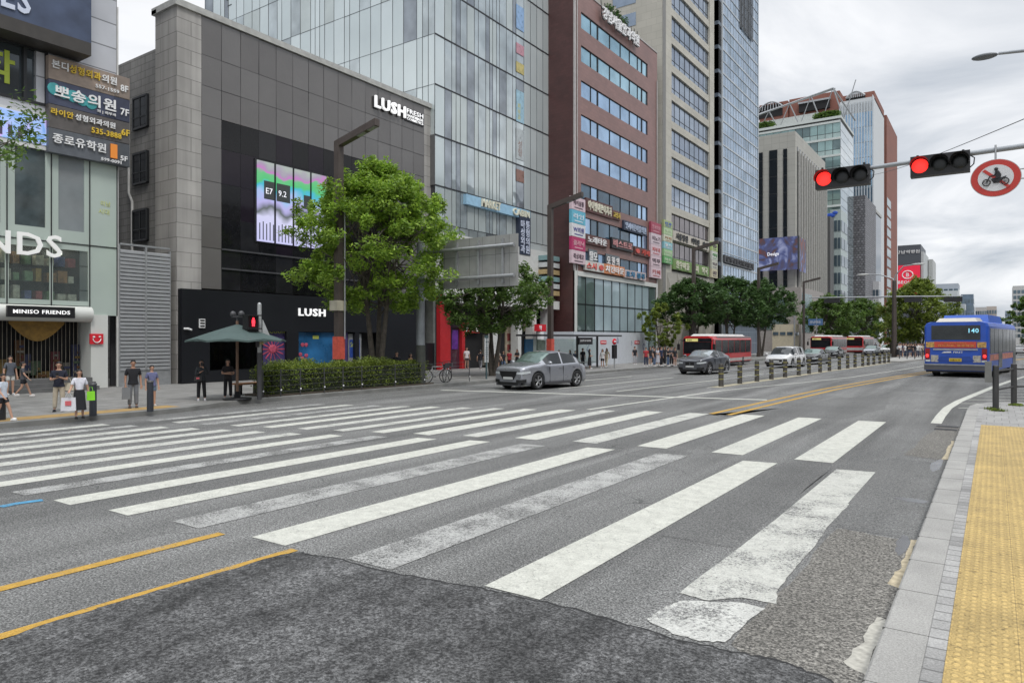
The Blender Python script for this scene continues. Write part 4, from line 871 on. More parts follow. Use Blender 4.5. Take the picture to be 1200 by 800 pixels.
# sign stacks at both ends and strips between
def stack(px0, px1, ptop, pbot, cols, X, parent, seed=1):
    y0, y1 = P(px0, 300, X)[0], P(px1, 300, X)[0]; z1, z0 = P(px0, ptop, X)[1], P(px0, pbot, X)[1]; n = len(cols); h = (z1-z0)/n; rg = random.Random(seed)
    for k, c in enumerate(cols):
        mb = MB(); za, zb_ = z1-(k+1)*h+.03, z1-k*h; mb.box(X-.25, X, y0, y1, za, zb_)
        sb = mb.build('sign_board', mat('sign %02x%02x%02x' % tuple(int(v*255) for v in c[0]), c[0], .5, var=.08), parent)
        mb = MB(); mb.text(c[2], (X, y0+(y1-y0)*.12, za+h*.35), YP, UP, h*.38, w=(y1-y0)*.76, depth=.03, bold=.03); mb.box(X, X+.02, y0+(y1-y0)*.2, y1-(y1-y0)*.2, za+h*.15, za+h*.22)
        lo = mb.build('lettering', mat('letters %02x%02x%02x' % tuple(int(v*255) for v in c[1]), c[1], .5, var=0), sb, world=False); lo.location = -parent.location
PK = (.62, .48, .52); DK = (.12, .08, .1)
stack(670, 686, 229, 308, [(PK, DK, '헤어살롱'), ((.12, .42, .55), (.7, .75, .8), '라인'), ((.65, .65, .66), (.06, .06, .25), 'W의원'), ((.42, .03, .12), (.7, .4, .45), '클리닉'), (PK, DK, '왁싱제모')], X5+.3, b5)
stack(763, 775, 259, 325, [((.35, .06, .1), (.6, .3, .35), '안과의원'), ((.6, .5, .54), DK, '비뇨기'), (PK, (.5, .12, .12), '피부과'), (PK, DK, '맥주'), (PK, (.4, .1, .1), '카페')], X5+.3, b5)
def strip(px0, px1, pz, h, txt, face, ink, parent, X, bold=.03, w=None, dep=.2):
    y0, y1 = P(px0, 300, X)[0], P(px1, 300, X)[0]; z = P(px0, pz, X)[1]
    mb = MB(); mb.box(X-dep, X, y0, y1, z, z+h); sb = mb.build('sign_board', face, parent)
    mb = MB(); mb.text(txt, (X, y0+(y1-y0)*.06, z+h*.15), YP, UP, h*.7, w=(y1-y0)*.88, depth=.08, bold=bold); lo = mb.build('lettering', ink, sb, world=False); lo.location = -parent.location
cream = MC['cream lettering']; gold = mat('gold lettering', (.55, .42, .1)); mar = mat('maroon sign band', (.10, .04, .035), .5); navy = MC['navy sign']
strip(687, 718, 247, 1.2, '아이벨예쁜이치과', mar, cream, b5, X5+.15); strip(718, 727, 256, .8, '교정과', mar, gold, b5, X5+.16)
strip(731, 758, 269, .95, '연세바른마음의원', navy, mat('pale sky lettering', (.45, .52, .65)), b5, X5+.2)
strip(687, 712, 285, .85, '노래타운', mar, white, b5, X5+.2); strip(717, 742, 290, 1.0, '비스트로', black, mat('rose lettering', (.6, .3, .3)), b5, X5+.22); strip(744, 762, 298, .8, '● 카페', mar, mat('red lettering', (.6, .1, .08)), b5, X5+.2)
strip(690, 700, 307, 1.2, '탈모', MC['strip window glass'], white, b5, X5+.08); strip(710, 726, 312, 1.2, '모 한 의', MC['strip window glass'], white, b5, X5+.08)
strip(686, 708, 316, .85, '스시 ●', mat('white sign', (.55, .55, .52)), mat('red lettering', (.6, .1, .08)), b5, X5+.3); strip(708, 732, 320, .9, '치킨타운', mat('orange sign', (.55, .22, .1)), white, b5, X5+.31); strip(732, 757, 325, .8, '포차 블루', mat('pink sign', (.5, .42, .42)), mat('blue letters', (.05, .2, .35)), b5, X5+.3)
# two storey glass podium and white frame
zt5, zb5 = P(676, 323, X5)[1], 2.2
mb = MB(); mb.box(X5-.3, X5+.1, Ya5+.05, Yb5, zt5, 7.9+.4); mb.box(X5-.3, X5+.1, Ya5+.05, Ya5+.5, .16, zt5); mb.box(X5-.3, X5+.1, Yb5-.4, Yb5, .16, zt5); mb.build('podium_frame', m_wcream, b5)
mb = MB(); n = 10; ww = (Yb5-Ya5-.9)/n
grid_panes(mb, (X5-.05, Ya5+.5, .2), YP, UP, [ww]*n, [2.9, 2.35, zt5-5.45], .03, None, .004, lambda i, j: 1 if i in (0, 1, 9) else 0)
mb.build('podium_glass', [glass('podium glass', (.40, .50, .54), .1, .08, wav=.1, var=.12), glass('podium glass clear', (.16, .22, .21), .4, .04)], b5)
mb = MB(); bars(mb, (X5-.05, Ya5+.5, .2), YP, UP, [i*ww for i in range(n+1)], [2.9, 5.25], .06, .06, W=n*ww, H=zt5-.2); mb.build('mullion', mull, b5)
tr = thing('rooftop_shrub', 'dark green shrub growing on the roof of the brown office block', 'shrub', (X5-.8, P(738, 20, X5)[0], Z5))
# construction hoarding in front
Xh = -27.3; y0_, y1_ = P(672, 400, Xh)[0], P(757, 400, Xh)[0]
h = thing('hoarding', 'white construction hoarding with red notices below the brown office block', 'hoarding', (Xh, y0_, .15))
mb = MB(); zh = P(700, 389, Xh)[1]; mb.box(Xh-.06, Xh, y0_, y1_, .15, zh); mb.box(X5, Xh-.06, y1_-.06, y1_, .15, zh); mb.box(X5, Xh-.06, y0_, y0_+.06, .15, zh); mb.build('panel', mat('white hoarding panel', (.55, .58, .62), .5, var=.05, kind='panel', bw=1.6, bh=9, mortar=.012, dark=.7, bv=.01, offset=0), h)
for px in (706.5, 746):
    y = P(px, 402, Xh)[0]; z = P(px, 403, Xh)[1]; mb = MB(); mb.box(Xh, Xh+.03, y-.45, y+.6, z, z+.3); nt_ = mb.build('notice', red, h)
    mb = MB(); mb.text('안전제일', (Xh+.03, y-.35, z+.07), YP, UP, .16, w=.85, depth=.01, bold=.03); lo = mb.build('lettering', white, nt_, world=False); lo.location = -h.location
mb = MB()
for px, py, s_ in ((688, 405, .5), (722, 400, .7), (753, 402, .6), (740, 401, .3)):
    y, z = P(px, py, Xh)
    for k in range(6): mb.obox((Xh+.005, y + R.uniform(-.4, .4)*s_, z - s_ + k*.25*s_), (.008, 0, 0), (0, R.uniform(.2, .6)*s_, R.uniform(-.3, .5)*s_), (0, .02, .3*s_))
mb.build('printed_pattern', mat('faint lilac print', (.30, .32, .42), .5, var=.3, scale=5), h)

# ---------------------------------------------------------------- 6 beige block
X6 = -30.0; Ya6 = 72.4; Yb6 = P(836, 200, X6)[0]; Z6 = 52
b6 = thing('office_block', 'beige stone office block with wide blue-grey ribbon windows right of the brown one', 'building', (X6, Ya6, .15))
m_bg = mat('beige stone', (.47, .45, .39), .7, var=.08, scale=.4, kind='brick', bw=1.2, bh=.8, mortar=.02, dark=.8, bv=.04)
yw0, yw1 = P(786, 100, X6)[0], P(831, 100, X6)[0]; tops = [38.9+3.19*i for i in range(4, -10, -1)]
mb = MB(); mb.box(-46, X6-.5, Ya6+.2, Yb6-.1, .16, Z6-.3); mb.build('core', MC['dark grey metal'], b6)
mb = MB(); zp = Z6
for tz in tops:
    if tz < 10: break
    mb.box(X6-.5, X6, yw0, yw1, tz, zp); zp = tz-2.36
mb.box(X6-.5, X6+.0, yw0, yw1, .16, zp); mb.box(X6-.5, X6+.1, Ya6, yw0, .16, Z6); mb.box(X6-.5, X6+.1, yw1, Yb6, .16, Z6)
# side wall with window holes
wz = [(35.6, 38), (39.6, 42), (43.6, 46)]
mb.box(-46, X6-.5, Ya6, Ya6+.2, .16, Z6); mb.build('wall', m_bg, b6)
mb = MB(); mb.box(X6+.1, X6+.14, Ya6+.02, Ya6+.9, .16, Z6-2); mb.build('pilaster', mat('grey pilaster', (.20, .195, .185), .6, var=.1), b6)
m_b6 = [glass('blue-grey ribbon glass', (.30, .36, .44), .65, .03, wav=.1, var=.2), glass('blue-grey ribbon glass b', (.26, .31, .39), .6, .04, wav=.1, var=.2), glass('brownish ribbon glass', (.14, .12, .13), .5, .05, wav=.1, var=.3)]
nb = 8; ww = (yw1-yw0)/nb
for tz in tops:
    if tz < 10: break
    mb = MB(); grid_panes(mb, (X6-.22, yw0, tz-2.36), YP, UP, [ww]*nb, [.7, 1.66], .02, None, .004, lambda i, j, tz=tz: (2 if tz < 17 else R.choice([0, 1])))
    mb.box(X6-.5, X6-.02, yw0, yw0+.15, tz-2.36, tz, 3); wn = mb.build('window', m_b6 + [black], b6)
    mb = MB(); bars(mb, (X6-.22, yw0, tz-2.36), YP, UP, [i*ww for i in range(nb+1)], [.7], .04, .04, W=yw1-yw0, H=2.36); lo = mb.build('window_frame', mull, wn, world=False); lo.location = -b6.location
for i, (px0, px1, py0, py1) in enumerate([(722, 745, -40, 10), (728, 745, 14, 34), (718, 722, -30, 8)]):
    x0, z0 = Q(px0, py1, Ya6-.05); x1, z1 = Q(px1, py0, Ya6-.05); mb = MB(); mb.box(x0, x1, Ya6-.04, Ya6-.01, z0, z1); mb.build('side_window', m_b6[0], b6)
stack(778, 788, 257, 308, [((.35, .42, .2), (.05, .12, .5), '안과'), ((.4, .55, .3), (.6, .65, .5), '약국'), ((.55, .58, .45), (.4, .2, .1), '커피'), ((.25, .5, .55), (.7, .7, .7), '헬스'), ((.3, .5, .25), (.6, .65, .5), '한의원'), ((.12, .35, .12), (.6, .65, .5), '마트')], X6+.4, b6, 2)
stack(834, 841, 283, 325, [((.4, .52, .2), DK, '빵'), ((.55, .55, .5), (.1, .3, .1), '책'), ((.5, .5, .42), DK, '약'), ((.55, .5, .35), DK, '꽃')], X6+.4, b6, 3)
strip(789, 831, 281, 1.1, '서울병원   어학원   카페', mat('cream sign strip', (.5, .46, .4)), black, b6, X6+.3); strip(789, 831, 315, 1.2, '한우마을   커피   약국', mat('green sign strip', (.16, .26, .08)), cream, b6, X6+.3)
mb = MB(); zq = P(790, 318, X6)[1]
for k in range(5): y = Ya6+1.2+k*3.2; mb.add([(X6+.05, y, .3), (X6+.05, y+3.2, .3), (X6+.05, y+3.2, zq), (X6+.05, y, zq), (X6+.9, y+1.0, zq*.55)], [(0,1,4), (1,2,4), (2,3,4), (3,0,4)])
mb.build('faceted_cladding', mat('faceted beige panels', (.30, .285, .25), .6, var=.1), b6)
# ---------------------------------------------------------------- 7 blue gridded tower
X7 = -30.0; Ya7 = P(843, 200, X7)[0]; Yb7 = P(888, 200, X7)[0]; Z7 = 62
b7 = thing('glass_tower', 'tall blue glass tower with a fine white grid right of the beige block', 'building', (X7, Ya7, .15))
mb = MB(); mb.box(-50, X7-.1, Ya7, Yb7, .16, Z7); mb.build('core', mat('tower side cladding', (.13, .16, .20), .4, var=.05, kind='panel', bw=1.2, bh=1.6, mortar=.04, dark=1.8, bv=.1, offset=0), b7)
mb = MB(); ny = 14; ww = (Yb7-Ya7-1.2)/ny; nz = 36; hz = 1.6
grid_panes(mb, (X7, Ya7+1.2, 4.4), YP, UP, [ww]*ny, [hz]*nz, .02, None, .004, lambda i, j: R.choice([0, 0, 1, 2]) if j < 28 else R.choice([0, 1, 1]))
mb.build('curtain_wall', [glass('blue tower glass', (.40, .50, .62), .8, .04, wav=.08, var=.2), glass('blue tower glass b', (.34, .45, .57), .8, .04, wav=.08, var=.2), glass('blue tower glass c', (.24, .33, .42), .6, .04, var=.3)], b7)
mb = MB(); bars(mb, (X7, Ya7+1.2, 4.4), YP, UP, [i*ww for i in range(ny+1)], [], .05, .05, W=1, H=nz*hz)
for j in range(nz+1): mb.box(X7-.01, X7+.07, Ya7+1.2, Yb7, 4.4+j*hz-(.10 if j % 2 else .045), 4.4+j*hz+(.10 if j % 2 else .045))
mb.box(X7-.3, X7+.12, Ya7+.9, Ya7+1.2, .16, Z7); mb.box(X7-.3, X7+.12, Yb7-.1, Yb7+.1, .16, Z7); mb.build('mullion', lmull, b7)
mb = MB()
for j in range(14): mb.box(X7-1.2, X7-.08, Ya7, Ya7+.9, 3+j*3.2, 5.7+j*3.2)
mb.build('dark_recess', void, b7)
mb = MB(); z0 = P(866, 30, X7)[1]
for k in range(9): y = P(866, 30, X7)[0] + k*.75; mb.box(X7+.08, X7+.14, y, y+.45, z0-.2, Z7-.5)
mb.build('crown_louvre', mat('dark crown louvre', (.05, .055, .06), .5), b7)
strip(849, 884, 307, 1.0, '은행 골든타워 라운지', black, black, b7, X7+.3)
# ---------------------------------------------------------------- 8 stone block with tall black slots
X8 = -30.0; Y8 = 135.0; Y8b = P(967, 300, X8)[0]; Z8 = 40.4
b8 = thing('office_block', 'beige stone block with tall black slot windows and a video screen at its corner', 'building', (X8, Y8, .15))
m_b8 = mat('cream stone grid', (.40, .39, .35), .7, var=.06, scale=.3, kind='panel', bw=1.4, bh=1.1, mortar=.03, dark=.75, bv=.03, offset=0)
mb = MB(); mb.box(X8-15, X8, Y8, Y8b, .16, Z8); mb.build('wall', m_b8, b8)
mb = MB()
for px0, px1, pt in ((886, 894, 180), (901.5, 911, 177), (918, 922.5, 175)):
    x0, x1 = Q(px0, 200, Y8)[0], Q(px1, 200, Y8)[0]; zt_ = Q(px0, pt, Y8)[1]
    mb = MB(); mb.box(x0, x1, Y8-.12, Y8-.05, 9, zt_); mb.build('slot_window', glass('black slot glass', (.012, .015, .018), .15, .05), b8)
    mb = MB(); [mb.box(x0, x1, Y8-.15, Y8-.1, z, z+.18) for z in np.arange(10, zt_, 3.2)]; mb.build('slot_rib', mull, b8)
mb = MB(); ycs = np.linspace(Y8+1.8, Y8b-.4, 13)
for k, y in enumerate(ycs): mb.box(X8+.02, X8+.08, y-.45, y+.35, 9.5, P(937, 175, X8)[1])
mb.build('column_windows', glass('narrow column glass', (.03, .035, .04), .3, .05, var=.4), b8)
mb = MB()
for k, y in enumerate(ycs): mb.box(X8, X8+.35, y+.4, y+.75, 9.5, Z8-3.2)
mb.build('fins', mat('pale stone fin', (.45, .44, .41), .6), b8)
# screen: two faces around the corner of the podium
Yp = Y8-3; Xp8 = X8+1.6
mb = MB(); mb.box(X8-14, Xp8, Yp, Y8+18, .16, 11.6); mb.build('podium', mat('podium stone', (.33, .30, .28), .6, var=.1), b8)
mb = MB(); x0, x1 = X8-8.5, X8+1.2; z0, z1 = Q(900, 317, Yp)[1], Q(900, 279, Yp)[1]
m_sc = D.materials.new('street scene video'); m_sc.use_nodes = True; t_ = m_sc.node_tree; bb = t_.nodes['Principled BSDF']; bb.inputs['Base Color'].default_value = (.02,.02,.02,1)
tc_ = N(t_, 'ShaderNodeTexCoord'); nn_ = N(t_, 'ShaderNodeTexNoise'); nn_.inputs['Scale'].default_value = .35; nn_.inputs['Distortion'].default_value = 1.5; nn_.inputs['Detail'].default_value = 5; L(t_, tc_.outputs['Object'], nn_.inputs['Vector'])
rr = N(t_, 'ShaderNodeValToRGB'); L(t_, nn_.outputs[0], rr.inputs[0]); e = rr.color_ramp.elements; e[0].position = .32; e[0].color = (.30, .06, .03, 1); e[1].position = .68; e[1].color = (.45, .5, .8, 1); x = e.new(.45); x.color = (.10, .07, .10, 1); x = e.new(.56); x.color = (.10, .13, .35, 1)
L(t_, rr.outputs[0], bb.inputs['Emission Color']); bb.inputs['Emission Strength'].default_value = .5
mb.box(X8-9, Xp8-.6, Yp+.2, Yp+.4, z0, z1, 0); mb.box(Xp8-.6, Xp8-.3, Yp+.2, Yp+.8, z0, z1, 1); mb.box(Xp8-.4, Xp8-.3, Yp+.8, Yp+5.5, z0-.3, z1-.2, 0)
sc8 = mb.build('video_screen', [m_sc, dkgrey], b8)
mb = MB(); xq = Q(899, 300, Yp)[0]; mb.text('Design', (xq, Yp+.2, Q(899, 301, Yp)[1]), XP, UP, .8, w=2.0, depth=.02, bold=.03); lo = mb.build('lettering', MC['screen text'], sc8, world=False); lo.location = -b8.location
mb = MB(); mb.box(Xp8, Xp8+.06, Yp+1, Yp+9, 3.5, 10.6); mb.build('speckled_window', mat('speckled glass', (.16, .24, .25), .2, .3, var=.6, scale=2.5), b8)
mb = MB(); mb.box(X8-13, Xp8-2.5, Yp-.06, Yp, 4, 9.8); mb.build('podium_window', MC['podium glass clear'], b8)
# ---------------------------------------------------------------- 9 green glass complex with roof truss
X9 = -30.0; Y9 = P(985, 200, X9)[0]; Y9b = P(1000, 200, X9)[0]; Z9 = P(985, 138, X9)[1]
b9 = thing('glass_tower', 'green glass tower with roof garden and steel trusses beyond the stone block', 'building', (X9, Y9, .15))
m_g9 = [glass('green tower glass', (.30, .42, .40), .6, .05, var=.25, vs=.3), glass('green tower glass b', (.40, .50, .47), .6, .05, var=.25, vs=.3), glass('green tower glass c', (.16, .22, .22), .5, .05, var=.3, vs=.3)]
m_g9b = [glass('silver tower glass', (.48, .55, .58), .6, .05, var=.1), glass('silver tower glass b', (.42, .50, .54), .6, .05, var=.1)]
mb = MB(); mb.box(X9-34, X9-.1, Y9+.1, Y9b, .16, Z9-.2); mb.build('core', dkgrey, b9)
mb = MB(); nh = int((Z9-2)/4); grid_panes(mb, (X9-34, Y9, 2), XP, UP, [1.7]*20, [1.4, 2.6]*nh, .06, None, .004, lambda i, j: (1 if j % 2 == 0 else R.choice([0, 0, 2]))); mb.build('curtain_wall', m_g9, b9)
mb = MB(); grid_panes(mb, (X9, Y9, 2), YP, UP, [(Y9b-Y9)/10]*10, [2.0]*(2*nh), .05, [0, 1], .003); mb.build('curtain_wall', m_g9b, b9)
mb = MB(); bars(mb, (X9-34, Y9, 2), XP, UP, [], [4*i for i in range(nh+1)], .5, .25, W=34, H=1)
mb.box(X9-34, X9+.2, Y9-.3, Y9b, Z9-.1, Z9+.5); mb.build('white_ledge', mat('white ledge', (.52, .55, .53), .5, var=.05), b9)
mb = MB(); zt_ = Z9+6
for a in (0, 1):
    mb.tube([(X9-34, Y9+2+a*3, Z9+2.0+a*1.5), (X9-2, Y9+2+a*3, Z9+8.0+a*.8)], .22, 6)
for k in range(7): x = X9-32+k*5; zz1 = Z9+2+(x-(X9-34))*.19; mb.tube([(x, Y9+2, zz1), (x+2.2, Y9+3, Z9+.5)], .16, 6); mb.tube([(x+2.2, Y9+3, Z9+.5), (x+5, Y9+2, zz1+.9)], .12, 6)
mb.tube([(X9-2, Y9+2, Z9+8), (X9+2, Y9+8, Z9+1)], .2, 6); mb.build('roof_truss', steel, b9)
mb = MB(); mb.box(X9-34, X9-6, Y9+6, Y9b+6, Z9+.5, Z9+4, 0); mb.build('roof_building', mat('pale roof building', (.5, .52, .5), .6), b9)
# brown tower pieces behind
Yq = 236.0
b10 = thing('brick_tower', 'brown brick tower with round-topped dark roof machinery behind the green glass', 'building', (-45, Yq, .15))
m_br = mat('red-brown cladding', (.22, .085, .06), .7, var=.08, scale=.2, kind='panel', bw=3, bh=3.2, mortar=.06, dark=.8, bv=.05, offset=0)
def bq(mb, px0, px1, ptop, Y, dep, zb_=.16, mi=0, pb=None):
    x0, x1 = Q(px0, 200, Y)[0], Q(px1, 200, Y)[0]; z1 = Q(px0, ptop, Y)[1]; mb.box(x0, x1, Y, Y+dep, (Q(px0, pb, Y)[1] if pb else zb_), z1, mi); return x0, x1, z1
mb = MB(); bq(mb, 890, 923, 124, Yq, 14); mb.build('wall', m_br, b10); mb = MB(); bq(mb, 925, 984, 117, Yq+1, 14); mb.build('wall', m_br, b10)
mb = MB(); bq(mb, 936, 972, 121, Yq-.2, 1, pb=132); mb.build('dark_opening', void, b10); mb = MB(); bq(mb, 888, 917, 126, Yq-.2, 1, pb=140); mb.build('dark_opening', void, b10)
mb = MB(); bq(mb, 935, 973, 120.5, Yq-.5, 1, pb=122.5); x0 = Q(890, 124, Yq)[0]; x1 = Q(917, 124, Yq)[0]; z = Q(900, 130, Yq)[1]
for k in range(9): t = k/8; mb.tube([(x0+(x1-x0)*t, Yq-.4, z), (x0+(x1-x0)*(t*.9+.05), Yq-.4, z+2.6*math.sin(math.pi*(t*.8+.1)))], .18, 5)
mb.tube([(x0+(x1-x0)*k/8, Yq-.4, z+2.6*math.sin(math.pi*(k/8*.8+.1))) for k in range(9)], .25, 6); mb.build('machine_grille', steel, b10)
Xb = -30.0; Yb11 = P(1023, 200, Xb)[0]; Ye11 = P(1036, 200, Xb)[0]; Z11 = P(1023, 113, Xb)[1]
b11 = thing('glass_tower', 'sky-blue striped glass tower with a white end wall and brown crown', 'building', (Xb, Yb11, .15))
mb = MB(); x0 = Q(984, 150, Yb11)[0]; nX = 12; ww = (Xb-x0)/nX
grid_panes(mb, (x0, Yb11, 2), XP, UP, [ww]*nX, [4.6]*int((Z11-2)/4.6), .08, [0, 1, 2], .003); mb.build('curtain_wall', [glass('sky tower glass', (.32, .46, .60), .7, .05, var=.15), glass('sky tower glass b', (.38, .52, .64), .7, .05, var=.15), glass('sky tower glass c', (.26, .40, .54), .7, .05)], b11)
mb = MB(); bars(mb, (x0, Yb11, 2), XP, UP, [i*ww for i in range(nX+1)], [], .3, .2, W=1, H=Z11-3); mb.build('mullion', lmull, b11)
mb = MB(); mb.box(x0, Xb-.2, Yb11+.1, Ye11, .16, Z11); mb.box(Xb-.2, Xb, Yb11, Ye11, .16, Z11+.5); mb.build('end_wall', mat('white end wall', (.52, .54, .55), .5, var=.04), b11)
mb = MB(); Yz = Ye11+.2; Z12 = P(1023, 103, Xb)[1]
xa, xb_ = Q(987, 110, Yb11+2)[0], Xb
mb.box(xa, xb_, Yb11+3, Ye11, Z11, Z12); mb.build('brown_crown', m_br, b11)
mb = MB(); mb.box(xa+1, xb_-2.5, Yb11+2.6, Yb11+3, Z11+.3, Z12-1); mb.build('dark_opening', void, b11)
mb = MB(); xa2, xb2 = xa+1, xb_-2.5; mb.tube([(xa2+(xb2-xa2)*k/10, Yb11+2.4, Z12-1+1.6*math.sin(math.pi*k/10)) for k in range(11)], .3, 6)
for k in range(10): mb.tube([(xa2+(xb2-xa2)*k/10, Yb11+2.4, Z12-1.2), (xa2+(xb2-xa2)*(k+.5)/10, Yb11+2.4, Z12-1+1.5*math.sin(math.pi*(k+.5)/10))], .2, 5)
mb.build('machine_grille', steel, b11)
Y13 = P(1037, 200, Xb)[0]+1; Y13b = P(1050, 200, Xb)[0]; 
b13 = thing('brick_tower', 'slim red-brown tower at the end of the high-rise row', 'building', (Xb, Y13, .15))
mb = MB(); mb.box(Xb-18, Xb+.4, Y13, Y13b, .16, P(1037, 134, Xb)[1]); mb.build('wall', m_br, b13)
mb = MB(); 
for j in range(14): mb.box(Xb+.4, Xb+.5, Y13+.5, Y13+11, 3+j*3.4, 5.6+j*3.4)
mb.build('side_glazing', glass('teal side glass', (.14, .22, .23), .5, .05), b13)
# lower buildings in front of them
def simple(name, label, px0, px1, pt, Yf, dep, m, wm=None, cols=0, rows=0, ledge=None, front=True):
    x0, z1 = Q(px0, pt, Yf); x1 = Q(px1, pt, Yf)[0]
    o = thing(name, label, 'building', (x1, Yf, .15)); mb = MB(); mb.box(x0, x1, Yf, Yf+dep, .1, z1); mb.build('wall', m, o)
    if wm:
        for k in range(rows):
            mb = MB(); hz = (z1-4)/rows; za = 3+k*hz
            for c in range(cols): wz_ = (x1-x0)/cols; mb.box(x0+c*wz_+wz_*.12, x0+(c+1)*wz_-wz_*.12, Yf-.08, Yf-.02, za, za+hz*.62)
            nd = max(1, int(dep/3)); 
            for c in range(nd): mb.box(x1+.02, x1+.08, Yf+c*dep/nd+.3, Yf+(c+1)*dep/nd-.3, za, za+hz*.62)
            mb.build('window_row', wm, o)
    if ledge: mb = MB(); mb.box(x0-.2, x1+.2, Yf-.2, Yf+dep+.2, z1, z1+ledge); mb.build('parapet', MC['coping stone'], o)
    return o, x0, x1, z1
gl_a = glass('distant window', (.10, .14, .17), .4, .06, var=.4, vs=.2); gl_b = glass('distant pale glass', (.36, .44, .47), .6, .06, var=.25, vs=.15)
simple('office_block', 'narrow dark grey block wedged before the green glass tower', 966, 973, 254, 166, 4, mat('dark grey cladding', (.10, .10, .10), .6))
o_, x0, x1, z1 = simple('office_block', 'narrow glass block with a blue bird-like logo near its top', 973, 985.5, 246, 172, 8, mat('pale green cladding', (.36, .42, .41), .4), gl_a, 3, 7)
mb = MB(); zc = Q(979, 252, 172)[1]; mb.ell((x1-2.2, 171.85, zc), (1.1, .06, .5), 10); mb.ell((x1-1.2, 171.85, zc+.5), (.6, .06, .4), 10); mb.ell((x1-2.7, 171.85, zc-.9), (.7, .06, .25), 8); mb.build('logo_sign', mat('blue logo', (.02, .08, .45), .5), o_)
simple('office_block', 'tall dark perforated metal block beside the green glass tower', 1000, 1014, 230, 204, 20, mat('perforated panel', (.20, .20, .215), .6, var=.35, scale=1.5, kind='panel', bw=.8, bh=.6, mortar=.12, dark=.5, bv=.3, offset=.5))
simple('office_block', 'navy glass block with a white slanted roof edge low in the high-rise row', 1014, 1026, 250, 226, 12, glass('navy glass', (.04, .06, .09), .4, .05), None, 0, 0, .8)
simple('office_block', 'white brick low block with pale windows behind the far trees', 1014, 1030, 330, 218, 5, mat('white brick', (.48, .48, .49), .7, var=.1), gl_a, 4, 4)
X_ = Xb
# cream and white low buildings behind the trees
simple('low_building', 'white low building with one dark window behind the kerbside trees', 845, 880, 372, 112, 3, mat('white render', (.55, .56, .57), .7), gl_a, 3, 1)
simple('low_building', 'cream low building with brown door openings behind the trees', 905, 930, 380, 126, 4, mat('cream render', (.52, .46, .34), .7), gl_a, 3, 1)
simple('low_building', 'tan podium building with dark shop openings at tree height', 768, 843, 372, 110, 3, mat('tan stone', (.24, .22, .18), .7, var=.2), gl_a, 9, 2)
# billboard building
Yk = 330.0; o_, x0, x1, z1 = simple('billboard_building', 'dark building carrying a large red advertising board with a round emblem', 1052, 1079, 288, Yk, 25, mat('slate cladding', (.075, .085, .10), .5, var=.1))
mb = MB(); mb.box(x1+.1, x1+1, Yk, Yk+26, .2, z1-3); mb.build('pale_side', mat('pale ribbed side', (.42, .44, .44), .6, var=.2), o_)
z0, zr = Q(1060, 345, Yk)[1], Q(1060, 311, Yk)[1]
mb = MB(); mb.box(x0+.2, x1-.2, Yk-.5, Yk-.05, z0, zr); bbd = mb.build('billboard', mat('vivid red board', (.75, .02, .06), .5, var=.05, emit=.2), o_)
mb = MB(); xc = (x0+x1)/2-.5; zc = Q(1065, 322, Yk)[1]
mb.tube([(xc+1.9*math.cos(t), Yk-.6, zc+1.6*math.sin(t)) for t in [2*math.pi*i/20 for i in range(21)]], .2, 6); mb.text('B', (xc, Yk-.5, zc-.8), XP, UP, 1.6, depth=.1, bold=.05, anchor='c')
mb.text('BEQUIN', (xc, Yk-.5, Q(1065, 333, Yk)[1]), XP, UP, 1.5, w=7, depth=.1, bold=.05, anchor='c'); mb.text('강남역병원', (xc, Yk-.1, Q(1065, 297, Yk)[1]), XP, UP, 1.4, w=8.5, depth=.1, bold=.02, anchor='c'); lo = mb.build('lettering', white, bbd, world=False); lo.location = -o_.location
simple('office_block', 'pale ribbed building just right of the red billboard', 1088, 1093, 304, 352, 20, mat('pale ribs', (.40, .41, .40), .6, var=.2))
# distant skyline along the street
far = [('grey office with a dark blue roof sign far down the street', 1094, 1123, 333, 420, mat('far grey', (.33, .36, .40), .7), 5, 6), ('white block in front of the dark-blue-roofed one far away', 1100, 1122, 341, 400, mat('far white', (.46, .49, .51), .7), 4, 6),
 ('dark glass tower in the middle of the far skyline', 1126, 1141, 345, 430, glass('far dark glass', (.13, .18, .24), .4, .1), 4, 6), ('small white block low before the dark far tower', 1124, 1131, 356, 415, mat('far white', (.5, .5, .5)), 2, 3),
 ('pale wide apartment block on the far skyline', 1143, 1156, 360, 520, mat('far cream', (.40, .39, .38), .7), 5, 5), ('tan apartment block at the end of the far skyline', 1156, 1168, 359, 540, mat('far tan', (.42, .37, .33), .7), 4, 5), ('slim bluish tower furthest away', 1178, 1185, 364, 700, mat('far blue', (.26, .31, .36), .7), 3, 6),
 ('white high-rise with dark window columns at the right edge', 1187, 1206, 335, 380, mat('far white tower', (.48, .48, .47), .7), 4, 9)]
for lab, a, c, t, Y, m, cc, rr_ in far: simple('distant_building', lab, a, c, t, Y, 18, m, gl_a, cc, rr_)
